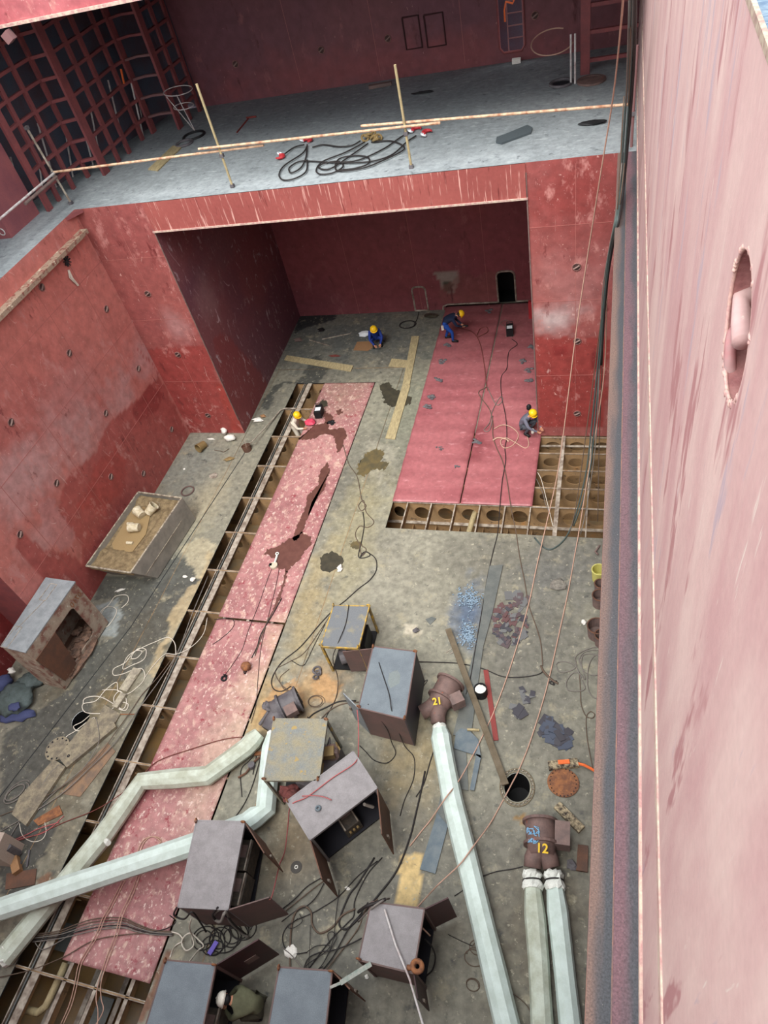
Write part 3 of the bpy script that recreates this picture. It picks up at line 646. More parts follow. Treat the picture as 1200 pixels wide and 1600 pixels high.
for k in range(9):
    x = -17.9+random.uniform(-.5, .5)+k*.15; y = 19.2+k*.75; mb.tube([(x, y, TD+.02), (x+.25, y+.35, TD+random.uniform(.9, 2.2))], .03, 6)
mb.solo('stacked_poles', m_polew, 'loose pale poles leaning in the dark behind the red side frames', 'poles', kind='stuff')
mb = MB(); mb.box((-18.6, 18.0, 11.3), (2.2, 1.6, 3.9)); struct(mb, 'hull_web_block', mat('dull_pink_web', (150, 88, 90), (132, 78, 84), rough=.7, scale=1.5))
mb = MB(); mb.torus((-17.72, 17.19, TD+.22), .10, .018, (0, 1, 0), 16, 6); struct(mb, 'drain_ring', m_polew)
mb = MB(); a = PA(192, 120, 0, -16.3); mb.beam(PA(189, 108, 0, -16.3), PA(194, 131, 0, -16.3), .05, .05); mb.solo('orange_rag', m_orange, 'small orange strip tied to the red side frames', 'rag')
# stub bracket under the upper beam
mb = MB(); a = PA(8, 50, 1, YB-.1); b = PA(20, 64, 1, YB-.1); mb.beam(a, b, .2, .25); mb.solo('hanging_bracket', m_wall and m_frame2, 'short pink bracket stub hanging under the upper beam, top left', 'bracket')

# column with rungs at the starboard end of the upper deck
t = thing('ladder_column', 'red column with horizontal rungs, beside the round hatch cover on the upper deck', 'column', (-1, 24.8, TD))
mb = MB(); mb.box((-.99, 24.8, 11.9), (.27, .2, 5.1)); mb.build('column', m_frame, t)
for k, z in enumerate((9.70, 10.43, 11.1, 11.8)):
    mb = MB(); mb.box((-.2, 24.8, z), (1.35, .12, .10)); mb.build('rung', m_frame, t)

mb = MB()
for z in (2.6, 5.3, 7.6): mb.box((XL+.002, 13.8, z), (.008, 10, .012))
for y in (10.6, 13.1, 15.6, 17.4): mb.box((XL+.002, y, 4.3), (.008, .012, 8.6))
for z in (2.6, 5.3, 7.6): mb.box((-14.93, YB-.002, z), (2.4, .008, .012)); mb.box((-1.1, YB-.002, z), (2.2, .008, .012))
mb.box((-14.9, YB-.002, 4.6), (.012, .008, 9.2)); mb.box((-.95, YB-.002, 4.6), (.012, .008, 9.2))
for x in (-11, -8, -5): mb.box((x, YR-.002, 4.5), (.012, .008, 9)); mb.box((x, YT-.002, 12), (.012, .008, 5))
struct(mb, 'wall_weld_seams', mat('weld_seam_red', (168, 104, 98), rough=.5))
# ------------------------------------------------------------------ lashing eyes on the walls (one kind, copied)
eye = thing('lashing_eye', 'x', 'lashing eye', (0, 0, 0))
mb = MB(); mb.torus((0, 0, 0), .11, .018, (1, 0, 0), 18, 6); mb.build('rim', mat('eye_rim', (150, 104, 98), (112, 80, 76), rough=.7, scale=9), eye, True)
mb = MB(); mb.cup((.006, 0, 0), (1, 0, 0), [(.10, -.004), (.10, 0)], 16); mb.build('pocket', mat('eye_pocket', (74, 54, 52), rough=.8), eye)
mb = MB(); mb.tube([(.02, -.08, -.05), (.03, 0, 0), (.02, .08, .05)], .024, 6); mb.build('crossbar', mat('eye_bar', (140, 116, 108), rough=.6), eye)
first = [True]
def eyes(lst, axis, val, rz, label, grp):
    for p in lst:
        q = PA(p[0], p[1], axis, val); loc = (q[0], q[1], q[2])
        if axis == 0: loc = (val+.008, q[1], q[2])
        else: loc = (q[0], val-.008, q[2])
        if first[0]: o = eye; first[0] = False; o.location = loc; o.rotation_euler = (0, 0, rz)
        else: o = dup(eye, loc, (0, 0, rz))
        o['label'] = label; o['group'] = grp
eyes([(65, 449), (166, 483), (108, 552), (216, 576), (17, 660), (165, 646), (88, 755), (268, 671), (224, 740), (173, 745), (31, 835)], 0, XL, 0, 'small round lashing eye with a crossbar on the red left side wall', 'lashing eyes on the left wall')
eyes([(231, 459), (278, 554), (325, 649)], 1, YB, -math.pi/2, 'small round lashing eye on the red bulkhead left of the recess', 'lashing eyes left of the recess')
eyes([(901, 417), (902, 533), (902, 646)], 1, YB, -math.pi/2, 'small round lashing eye on the red bulkhead right of the recess', 'lashing eyes right of the recess')
eyes([(502, 78), (606, 60), (368, 100), (836, 24)], 1, YT, -math.pi/2, 'small lashing eye on the dark upper back wall', 'lashing eyes on the upper back wall')
eyes([(380, 600)], 0, -13.8, 0, 'lone lashing eye low on the dark side wall inside the recess', 'lashing eye in the recess')
# torn socket and hanging strap on left wall
mb = MB(); c = PA(104, 408, 0, XL+.03)
for k in range(9):
    a = k*.7; mb.beam((XL+.03, c[1], c[2]), (XL+.06, c[1]+.16*math.cos(a), c[2]+.16*math.sin(a)), .05, .03)
mb.solo('torn_socket', m_edge, 'dark splayed socket high on the left wall below the rail cap', 'socket')
mb = MB(); mb.tube([PA(107, 422, 0, XL+.03), PA(113, 435, 0, XL+.05), PA(122, 446, 0, XL+.04)], .035, 6); mb.tube([PA(107, 424, 0, XL+.03), PA(109, 434, 0, XL+.05), PA(116, 441, 0, XL+.04)], .02, 6)
mb.solo('hanging_strap', m_cablew, 'pale frayed strap hanging below the dark socket on the left wall', 'strap')
#@@PART2
# ------------------------------------------------------------------ wet stains and puddles lying on the steel
def puddle(poly, z, m, label, name='puddle', wob=.06, rnd=1):
    pts = [np.array(xy(a, b, z)) for a, b in poly]; out = []; R = random.Random(rnd)
    for i in range(len(pts)):
        a = pts[i]; b = pts[(i+1) % len(pts)]; n = max(2, int(np.linalg.norm(b-a)/.06))
        for k in range(n): p = a+(b-a)*k/n; out.append((p[0]+R.uniform(-wob, wob)*.6, p[1]+R.uniform(-wob, wob)))
    mb = MB(); mb.prism(out, z, z+.004); return mb.solo(name, m, label, 'puddle')
ZS = .014
puddle([(468, 684), (492, 664), (500, 662), (512, 660), (515, 672), (535, 668), (540, 674), (542, 680), (537, 690), (535, 700), (528, 708), (526, 696), (522, 682), (508, 678), (498, 682), (485, 687), (466, 687)], ZS, m_puddle, 'brown branching wet stain beside the kneeling worker on the strip plate', 'wet_stain')
puddle([(504, 640), (512, 645), (520, 650), (522, 656), (514, 662), (508, 662)], ZS, m_puddle, 'brown wet blot right of the black wire feeder on the strip plate', 'wet_stain')
puddle([(499, 628), (505, 624), (511, 626), (512, 634), (504, 637), (498, 634)], ZS, m_puddle2, 'small dark blot above the wire feeder on the strip plate', 'wet_stain')
puddle([(526, 642), (531, 639), (536, 643), (532, 648), (527, 647)], ZS, m_puddle, 'tiny round brown blot near the right edge of the strip plate', 'wet_stain')
puddle([(512, 723), (516, 735), (510, 752), (508, 762), (494, 782), (490, 780), (483, 800), (474, 830), (463, 845), (458, 842), (463, 826), (476, 796), (480, 776), (497, 757), (498, 742), (505, 730)], ZS, m_puddle, 'long narrow brown trickle running down the middle of the strip plate', 'wet_stain')
puddle([(452, 842), (470, 832), (487, 838), (486, 852), (476, 860), (470, 874), (455, 885), (448, 895), (444, 890), (430, 888), (432, 872), (420, 870), (414, 864), (418, 858), (434, 854)], ZS, m_puddle, 'large brown wet patch around the pulley block on the strip plate', 'wet_stain')
puddle([(446, 892), (450, 892), (442, 925), (430, 955), (426, 954), (438, 922)], ZS, m_puddle, 'thin brown dribble below the pulley block on the strip plate', 'wet_stain')
puddle([(592, 602), (606, 596), (615, 606), (630, 612), (644, 622), (640, 632), (628, 634), (612, 636), (600, 628), (598, 614)], .002, m_puddle2, 'dark oily puddle crossed by the long plank', wob=.08)
puddle([(560, 725), (572, 708), (590, 700), (600, 706), (596, 720), (608, 724), (600, 734), (580, 734), (570, 745), (558, 740)], .002, m_puddle3, 'olive mud puddle between the strip plate and the red floor plates', wob=.08)
puddle([(500, 872), (508, 864), (522, 862), (536, 870), (538, 874), (532, 886), (516, 894), (502, 892)], .002, m_puddle2, 'round dark puddle right of the strip plate with a white pebble', wob=.05)
puddle([(545, 850), (558, 844), (566, 850), (560, 858), (552, 856)], .002, m_puddle3, 'small brown puddle beside the hose loops right of the strip plate')

# ------------------------------------------------------------------ cables and ropes
def smooth(pts, k=5):
    pts = [np.array(p, float) for p in pts]
    if len(pts) < 3: return pts
    o = []; q = [2*pts[0]-pts[1]]+pts+[2*pts[-1]-pts[-2]]
    for i in range(1, len(q)-2):
        for s_ in range(k):
            t = s_/k; o.append(.5*((2*q[i])+(-q[i-1]+q[i+1])*t+(2*q[i-1]-5*q[i]+4*q[i+1]-q[i+2])*t*t+(-q[i-1]+3*q[i]-3*q[i+1]+q[i+2])*t**3))
    o.append(pts[-1]); return o
def cable(pts, m, label, name='cable', r=.014, z=.02, cat='cable', group=None, n=5, k=5):
    w = []; base = z if z > 1 else 0
    for p in pts: zz = p[2] if len(p) > 2 else z; w.append(P(p[0], p[1], max(zz, base+r)))
    sw = smooth(w, k)
    if min(float(a[2]) for a in w) >= 0: sw = [np.array((a[0], a[1], max(a[2], base+r))) for a in sw]
    mb = MB(); mb.tube(sw, r, n); return mb.solo(name, m, label, cat, group, True)
def coil(cx, cy, z, R, turns, m, label, name='coiled_hose', r=.014, sq=.8, rz=0, jit=.25, seed=1, tail=None, cat='hose'):
    c = P(cx, cy, z); rn = random.Random(seed); w = []
    N = int(turns*14); ph = [rn.uniform(0, 6) for _ in range(4)]
    for i in range(N):
        a = 2*math.pi*i/14; q = R*(1+jit*math.sin(a*.37+ph[0])*.6+jit*math.sin(a*.81+ph[1])*.4)
        u, v = q*math.cos(a)+jit*R*.4*math.sin(a*.23+ph[2]), q*sq*math.sin(a)+jit*R*.4*math.sin(a*.19+ph[3])
        w.append((c[0]+u*math.cos(rz)-v*math.sin(rz), c[1]+u*math.sin(rz)+v*math.cos(rz), z+r+.012*(i/14)))
    if tail: w += [P(*(p if len(p) > 2 else (*p, z+r))) for p in tail]
    mb = MB(); mb.tube(smooth(w, 2), r, 5); return mb.solo(name, m, label, cat, None, True)
# over the port trench and mats
cable([(190, 950), (200, 940), (198, 930), (180, 932), (170, 945), (158, 955), (152, 972), (165, 980), (178, 966), (182, 952), (168, 948), (158, 960), (163, 972)], m_cablew, 'pale looped rope by the corner of the scuffed rusty box', 'rope', .014, cat='rope')
cable([(275, 1025, -.02), (273, 1005), (262, 996), (240, 1004), (222, 1012), (200, 1025), (192, 1045), (205, 1040), (225, 1030), (228, 1015), (215, 1014), (205, 1028), (214, 1028), (222, 1018), (210, 1018), (196, 1035), (178, 1045), (178, 1055), (192, 1053), (205, 1048), (222, 1045), (226, 1060), (212, 1076), (196, 1085), (182, 1078), (160, 1078)], m_cablew, 'long white rope looping beside the port trench', 'rope', .014, cat='rope')
cable([(225, 1060), (240, 1040), (258, 1022, .03), (276, 1022, .05), (300, 1010, .06), (318, 990, .06), (324, 965, .04)], m_cablew, 'pale cord crossing the trench edge toward the strip plate', 'rope', .011, cat='rope')
cable([(130, 1100), (132, 1092), (145, 1088), (160, 1090), (178, 1100), (192, 1108), (198, 1095), (188, 1080), (178, 1090), (182, 1105), (196, 1110), (200, 1100), (186, 1098), (170, 1112), (150, 1115), (132, 1112), (130, 1100), (150, 1095), (165, 1078), (182, 1066), (184, 1080)], m_cablew, 'tangle of white rope above the dusty rubber mats', 'rope', .015, cat='rope')
cable([(140, 1118), (128, 1128), (115, 1135), (122, 1142), (138, 1135), (148, 1122), (140, 1125), (118, 1142), (105, 1150), (98, 1160), (92, 1178)], m_cablew, 'white rope heap spilling into the small round hole', 'rope', .014, cat='rope')
cable([(268, 1030, .02), (245, 1060, .03), (222, 1085, .04), (205, 1110, .05), (180, 1145, .08), (150, 1185, .10), (110, 1220, .09), (60, 1250, .06), (0, 1275)], m_cableb, 'brown cable draped along the trench edge over the mats', 'cable', .012)
cable([(325, 900, -.02), (300, 960, .03), (278, 1018, .04), (250, 1062, .04), (215, 1110, .06), (180, 1160, .07), (140, 1200, .09), (90, 1245, .06), (0, 1300)], m_cableg, 'grey hose running beside the trench and across the mats', 'hose', .014, cat='hose')
cable([(150, 1120, .12), (155, 1150, .13), (150, 1170, .12), (130, 1200, .10), (100, 1225, .08), (60, 1262), (40, 1290)], m_cableg, 'thin grey hose curling over the upper dusty mat', 'hose', .012, cat='hose')
cable([(92, 1195, .1), (75, 1212, .1), (60, 1240, .08), (45, 1262, .06), (20, 1300, .04), (8, 1325, .04)], m_cableg, 'grey cable passing between the two big mats', 'cable', .012)
cable([(395, 1150, .06), (350, 1155, .05), (300, 1170, .05), (245, 1190, .04), (215, 1220, .12), (190, 1240, .16), (150, 1265, .05), (100, 1285), (55, 1305), (12, 1318)], m_redc, 'dark red cable running from the grey blower over the white duct to lower left', 'cable', .014)
cable([(92, 1285), (60, 1295), (40, 1305), (12, 1316)], m_redhose, 'pale red hose strand at the lower left edge', 'hose', .016, cat='hose')
cable([(100, 1275), (70, 1300), (35, 1310), (10, 1320)], m_redhose, 'pink hose strand over the dusty square mat', 'hose', .013, cat='hose')
cable([(30, 1285), (35, 1305), (50, 1315), (65, 1312), (72, 1300), (70, 1285)], m_cablew, 'white cord loop over the dark floor at lower left', 'rope', .011, cat='rope')
coil(27, 1238, .0, .30, 3.2, m_cableg, 'coil of grey hose at the end of the lower dusty mat', seed=4, rz=.9, sq=.6)
# beside/over strip plate
cable([(425, 888, .03), (418, 905, .03), (404, 945, .03), (388, 985, .03), (378, 1015, .03), (362, 1040, .03), (351, 1055, .03)], m_cable, 'black wire from the pulley block down to a small hook', 'wire', .008, cat='wire')
cable([(436, 890, .03), (430, 920, .03), (420, 960, .03), (408, 1010, .03), (403, 1060, .03), (400, 1100, .03), (392, 1130, .04)], m_cable, 'black wire from the pulley block to the grey blower', 'wire', .008, cat='wire')
cable([(536, 695, .03), (545, 725), (558, 745), (565, 780), (572, 790), (565, 798), (560, 790), (568, 782), (572, 800), (584, 815), (575, 824), (562, 822), (555, 835), (562, 850), (572, 858), (566, 868), (562, 855), (565, 850)], m_cableb, 'brown hose squiggle starting from the branching stain', 'hose', .014, cat='hose')
cable([(567, 800), (569, 820), (565, 845), (560, 868), (566, 872), (578, 868), (572, 862), (562, 872), (570, 862), (586, 872), (588, 890), (578, 906), (560, 920), (540, 938), (522, 952), (500, 975), (470, 1010), (440, 1035), (425, 1060), (427, 1076), (440, 1080), (455, 1072)], m_cable, 'black hose winding from the strip plate past the yellow table to the grey blower', 'hose', .016, cat='hose')
cable([(520, 955), (500, 985), (475, 1020), (450, 1035), (430, 1048), (440, 1070), (460, 1085)], m_cableb, 'brown hose parallel to the black one, left of the yellow frame', 'hose', .012, cat='hose')
cable([(508, 975), (490, 1010), (478, 1035), (470, 1040), (455, 1032)], m_cable, 'short cable end left of the yellow frame legs', 'cable', .010)
cable([(452, 1045), (437, 1060), (445, 1078), (460, 1080)], m_cableb, 'short brown cable tail above the grey blower', 'cable', .010)
cable([(256, 968, .02), (272, 968, .03), (282, 974, .03), (280, 985, .03), (262, 1002, .03), (248, 1012, .03)][0:0] or [(335, 968, .03), (360, 966, .03), (366, 974, .03), (360, 985, .03), (345, 998, .03), (332, 1007, .03)], m_cable, 'short black wire curled at the joint between the two strip plates', 'wire', .010, cat='wire')
cable([(440, 935, .03), (426, 960, .03), (408, 990, .03), (402, 1010, .03), (393, 1028, .03)], m_cable, 'black sling leg leading to the rusty round block', 'sling', .018, cat='sling')
cable([(426, 955, .03), (416, 975, .03), (405, 1005, .03), (398, 1025, .03)], m_cableb, 'brown sling leg leading to the rusty round block', 'sling', .016, cat='sling')
# between machines
cable([(545, 945, 1.35), (540, 975, 1.34), (528, 1005, 1.32), (520, 1030, .8), (528, 1060, .2), (525, 1090), (512, 1115), (500, 1135), (480, 1120)], m_cable, 'black cable draped over the yellow-framed table top', 'cable', .012)
cable([(592, 1035, 1.56), (600, 1060, 1.57), (608, 1085, 1.57), (612, 1110, 1.57), (620, 1135, .9), (632, 1165, .1), (645, 1180), (648, 1195), (645, 1220), (632, 1250), (625, 1275)], m_cable, 'black cable trailing over the blue-grey cabinet top', 'cable', .012)
cable([(575, 1100, 1.56), (590, 1118, 1.3), (605, 1140, .7), (612, 1160, .2), (618, 1178), (605, 1192), (585, 1188), (572, 1175), (562, 1165)], m_cable, 'black cable looping in front of the blue-grey cabinet', 'cable', .012)
cable([(558, 1109, 1.57), (560, 1130, 1.4), (560, 1165, 1.3), (556, 1190, 1.58), (520, 1215, 1.58), (480, 1245, 1.58), (455, 1258, 1.5), (450, 1290, .7), (445, 1330, .2), (436, 1355, .05), (425, 1400, 1.3), (418, 1405, 1.4)], m_redhose, 'pink-red hose from the blue-grey cabinet over the tilted mauve cabinet', 'hose', .014, cat='hose')
cable([(472, 1244, 1.58), (490, 1243, 1.6), (505, 1245, 1.6), (518, 1250, 1.59)], m_redhose, 'loose pink hose end on top of the tilted mauve cabinet', 'hose', .012, cat='hose')
cable([(556, 1095), (530, 1096), (510, 1105), (490, 1115), (480, 1125)], m_cable, 'thick black cable between the grey blower and the blue-grey cabinet', 'cable', .022)
cable([(560, 1097), (535, 1100), (515, 1110), (500, 1125)], m_cableb, 'brown cable beside the thick black one above the ochre table', 'cable', .018)
coil(494, 1098, 0, .22, 2.1, m_cableb, 'loose brown hose rings right of the grey blower', seed=7, r=.010)
cable([(655, 1055), (645, 1052), (640, 1060), (655, 1068), (668, 1062), (662, 1072), (655, 1080)], m_cable, 'short curl of cable right of the blue-grey cabinet', 'cable', .009)
cable([(655, 1034), (690, 1035), (720, 1037), (755, 1045), (785, 1057), (815, 1058), (840, 1054), (850, 1048)], m_cable, 'dark hose stretched right from the blue-grey cabinet', 'hose', .014, cat='hose')
cable([(845, 1040), (850, 1050), (862, 1062), (872, 1068)], m_cableb, 'knotted rope bundle on the floor at the hose end', 'rope', .03, cat='rope')
cable([(860, 1060), (866, 1070), (858, 1066), (870, 1064)], m_cable, 'dark rope knot next to the bundle', 'rope', .018, cat='rope')
# the tangle bottom centre
rn = random.Random(12)
tang = [([(585, 1340), (560, 1380), (545, 1400), (530, 1440), (540, 1452), (560, 1435), (590, 1400), (620, 1360), (640, 1310), (650, 1270), (658, 1235), (664, 1205)], .022, m_cable, 'thick black cable sweeping from the tilted cabinet up beside the white duct'),
        ([(597, 1340), (575, 1365), (555, 1405), (553, 1430), (545, 1440), (520, 1465), (500, 1490), (485, 1510), (470, 1530)], .014, m_cable, 'black cable descending from the tilted cabinet doors to the lower grey cabinet'),
        ([(590, 1345), (560, 1368), (530, 1400), (500, 1420), (485, 1428), (455, 1442), (442, 1460), (445, 1480), (460, 1490), (480, 1488)], .012, m_cable, 'thin black cable arcing left from the tilted cabinet'),
        ([(455, 1540, .03), (453, 1500), (455, 1450), (462, 1425), (475, 1416), (486, 1425), (488, 1445), (500, 1458), (520, 1448), (535, 1430), (555, 1420)], .022, m_cableb, 'thick olive-brown cable making an S bend in the cable tangle'),
        ([(435, 1425), (460, 1405), (480, 1385), (505, 1370)], .012, m_cable, 'black cable behind the left door of the tilted cabinet'),
        ([(437, 1430), (465, 1408), (490, 1388), (508, 1375)], .012, m_cableb, 'brown cable behind the left door of the tilted cabinet'),
        ([(440, 1440), (460, 1425), (480, 1415), (495, 1400), (506, 1380)], .011, m_cable, 'slack black cable left of the tilted cabinet door'),
        ([(500, 1520, .03), (520, 1495), (545, 1450), (562, 1430), (575, 1410, .4)], .014, m_cable, 'black cable leading up to the lidded mauve cabinet'),
        ([(508, 1518), (530, 1490), (560, 1450), (572, 1420, .5), (590, 1405, 1.1)], .014, m_cableb, 'brown cable leading up to the lidded mauve cabinet'),
        ([(470, 1535), (480, 1500), (500, 1488), (520, 1485), (545, 1476), (565, 1466)], .014, m_cable, 'black cable running right to the lidded mauve cabinet'),
        ([(480, 1487), (495, 1478), (515, 1478), (505, 1490), (490, 1500), (478, 1510), (488, 1518), (505, 1510)], .010, m_cable, 'thin black loop in the middle of the cable tangle'),
        ([(515, 1475), (512, 1460), (520, 1456), (526, 1465), (518, 1480), (508, 1500), (498, 1515)], .010, m_cable, 'small black ring standing out right of the cable tangle'),
        ([(530, 1390), (525, 1430), (520, 1470), (505, 1505), (490, 1520)], .010, m_cable, 'straight thin cable dropping through the tangle'),
        ([(485, 1445), (484, 1480), (482, 1515)], .008, m_cable, 'very thin wire hanging straight in the tangle'),
        ([(440, 1480), (455, 1492), (470, 1510), (478, 1525)], .012, m_cableg, 'grey cable left of the tangle by the white scraps'),
        ([(465, 1435), (450, 1448), (458, 1450), (472, 1440), (468, 1428)], .009, m_cable, 'small loop beside the S bend cable')]
for i, (pts, r, m_, lb) in enumerate(tang): cable(pts, m_, lb, 'cable', r, .02+.004*i)
for i, (c, sd) in enumerate((((320, 1462), 3), ((345, 1468), 5), ((365, 1460), 8), ((378, 1452), 2), ((330, 1480), 9))):
    coil(c[0], c[1], .0, .26, 2.4, m_cable, ['black cable coils under the front edge of the long mauve cabinet, leftmost heap', 'black cable coils beside the purple tag', 'black cable coils between the two lower doors', 'black cable coils nearest the open lower door', 'black cable coils just above the bottom-left cabinet'][i], 'cable_coil', r=.012, seed=sd, jit=.5, cat='cable')
cable([(345, 1420, 1.5), (338, 1425, 1.3), (335, 1435, 1.0), (345, 1440, 1.3), (352, 1425, 1.55), (360, 1440, 1.0), (375, 1455, .4), (388, 1465, .1)], m_cableg, 'grey cable bundle hung over the front edge of the long mauve cabinet', 'cable', .035)
cable([(340, 1418, 1.58), (332, 1430, 1.3), (342, 1440, 1.0), (352, 1430, 1.4), (366, 1445, .8), (384, 1460, .2)], m_cable, 'black cable bundle hung over the front edge of the long mauve cabinet', 'cable', .025)
cable([(276, 1418, 1.56), (272, 1430, 1.3), (288, 1436, 1.2), (300, 1425, 1.5), (312, 1440, .9), (322, 1456, .3)], m_cable, 'black cable hank hooked on the left front corner of the long mauve cabinet', 'cable', .02)
cable([(299, 1435, 1.0), (296, 1450, .6), (300, 1462, .2), (302, 1478, .1), (290, 1485, .1), (284, 1470, .1), (296, 1458, .2), (310, 1468, .1), (318, 1478, .06), (310, 1485, .05), (298, 1500, .5), (296, 1504, 1.3)], m_cablew, 'white rope hanging between the long mauve cabinet and the bottom-left cabinet', 'rope', .018, cat='rope')
cable([(268, 1456, .05), (280, 1460, .06), (285, 1470, .06), (272, 1480, .1), (266, 1495, 1.2)], m_cablew, 'short white rope tied above the bottom-left cabinet', 'rope', .018, cat='rope')
for i, (dy, mm) in enumerate(((0, m_cableb), (3, m_cableg), (6, m_cable), (-3, m_cableb), (9, m_cableg))):
    cable([(50, 1463+dy, .05), (90, 1458+dy, .08), (120, 1448+dy*1.4, .1), (150, 1440+dy*1.5, .06), (190, 1438+dy*1.3, .05), (215, 1447+dy, .05), (240, 1455+dy*.6, .05), (270, 1457+dy*.5, .05)], mm, ['brown cable, middle strand of the bundle crossing the near strip plate', 'grey hose just below the middle of the bundle on the near strip plate', 'black cable in the bundle crossing the near strip plate', 'brown cable, upper strand of the bundle on the near strip plate', 'grey hose, lowest strand of the bundle on the near strip plate'][i], 'cable', .013)
cable([(50, 1465, .05), (60, 1480, -.02), (70, 1483, -.02), (95, 1470, .05), (120, 1455, .1), (160, 1448, .05), (200, 1450, .05)], m_cableg, 'grey hose sagging into the trench at lower left', 'hose', .011, cat='hose')
cable([(0, 1527, .05), (50, 1515, .05), (100, 1495, .05), (145, 1470, .05), (190, 1461, .05), (240, 1457, .05)], m_cableb, 'single tan cable stretched to the lower left edge', 'cable', .012)
cable([(265, 1430, .6), (275, 1440, .4), (262, 1450, .1), (240, 1456, .05)], m_cable, 'black cable end joining the bundle to the long mauve cabinet', 'cable', .012)
for i, off in enumerate((0, 4)):
    cable([(213+off, 1336, .04), (222+off, 1315, .04), (236+off*.5, 1307, .04), (250, 1310+off, .04), (251-off, 1320, .04), (243-off, 1326, .04)], m_rope, ['tan rope eye on the near strip plate above the white duct', 'second strand of the tan rope eye on the near strip plate'][i], 'rope', .012, cat='rope')
    cable([(192+off, 1375, .04), (172+off, 1415, .04), (160+off, 1435, .12), (150+off, 1460, .12), (132+off, 1490, .05), (122+off, 1510, .04), (116+off, 1540, .02), (108+off, 1570, .02), (95+off, 1600, .02)], m_rope, ['left tan rope running over the near strip plate into the trench', 'right twin of the left tan rope on the near strip plate'][i], 'rope', .012, cat='rope')
    cable([(218+off, 1360, .04), (205+off, 1395, .04), (188+off, 1430, .14), (180+off, 1460, .1), (165+off, 1500, .04), (154+off, 1535, .02), (150+off*2, 1560, -.02), (153+off*2, 1580, -.02), (152-off*2, 1610, -.02)], m_rope, ['tan rope nearer the long mauve cabinet, over the near strip plate', 'right twin of the tan rope nearer the long mauve cabinet'][i], 'rope', .012, cat='rope')
cable([(395, 1210, .03), (400, 1180), (388, 1190), (376, 1205), (370, 1195), (372, 1175)][0:4]+[(378, 1245)], m_cable, 'dark cable beside the hoist tackle left of the ochre table', 'cable', .012)
cable([(408, 1180, .05), (395, 1225, .03), (382, 1255, .03), (365, 1280, .03)], m_cable, 'black cable passing under the second white duct', 'cable', .013)
# on and over the red floor plates
zp = .07
cable([(718, 513, zp), (735, 517, zp), (745, 526, zp), (751, 540, zp), (755, 560, zp), (758, 580, zp), (760, 600, zp), (762, 610, zp)], m_redc, 'dark red hose from the bending worker down the red floor plate', 'hose', .016, cat='hose')
cable([(745, 524, zp), (750, 514, zp), (760, 511, zp), (762, 518, zp), (752, 524, zp), (746, 527, zp)], m_redc, 'dark red hose loop beside the bending worker', 'hose', .018, cat='hose')
cable([(800, 530, zp), (808, 538, zp), (795, 550, zp), (792, 575, zp), (783, 590, zp), (784, 620, zp), (790, 650, zp), (792, 680, zp), (789, 700, zp), (790, 720, zp), (785, 750, zp), (782, 780, zp), (778, 830), (771, 860), (762, 900), (752, 960, .05), (745, 1000, .05), (735, 1060, .05), (728, 1085, .05)], m_cable, 'long black hose from the far wire feeder down to the long flat bar', 'hose', .015, cat='hose')
cable([(760, 605, zp), (748, 612, zp), (752, 622, zp), (765, 640, zp), (770, 660, zp), (770, 680, zp), (776, 700, zp), (785, 720, zp), (792, 750, zp), (798, 790, zp), (806, 830), (812, 870), (820, 910), (826, 945), (838, 980), (845, 1005), (848, 1040)], m_cableb, 'long brown hose from the seam of the red plates to the knotted rope', 'hose', .015, cat='hose')
cable([(760, 602, zp), (775, 632, zp), (785, 626, zp), (782, 620, zp), (770, 640, zp), (765, 660, zp), (756, 672, zp), (765, 672, zp), (770, 650, zp)], m_cableg, 'grey hose loop lying over the seam of the red plates', 'hose', .014, cat='hose')
cable([(772, 670, zp), (785, 664, zp), (800, 668, zp), (810, 680, zp), (802, 695, zp), (788, 700, zp), (782, 690, zp), (790, 684, zp), (806, 692, zp), (820, 700, zp), (826, 695, zp), (824, 682, zp)], m_rope, 'tan hose loops beside the squatting grey worker', 'hose', .018, cat='hose')
cable([(770, 688, zp), (778, 684, zp), (790, 686, zp), (795, 690, zp)], m_rope, 'tan hose bundle knot left of the squatting grey worker', 'hose', .03, cat='hose')
cable([(800, 528, zp), (790, 512, zp), (782, 505, zp), (790, 500, zp), (797, 504, zp), (790, 510, zp)], m_cableg, 'short pale cable behind the far wire feeder', 'cable', .010)
cable([(840, 738), (846, 750), (855, 785, -.01), (864, 822, -.01)], m_cablew, 'pale rope from the red plate corner over the open frames', 'rope', .012, cat='rope')
cable([(838, 748), (848, 770), (852, 786, -.01), (858, 800, -.01)], m_cableg, 'grey cord beside the pale rope over the open frames', 'rope', .010, cat='rope')
coil(637, 508, 0, .36, 3, m_cable, 'ring of black hose on the recess floor by the blanked opening', seed=2, jit=.08, r=.018, tail=[(648, 505), (652, 498), (654, 488)])
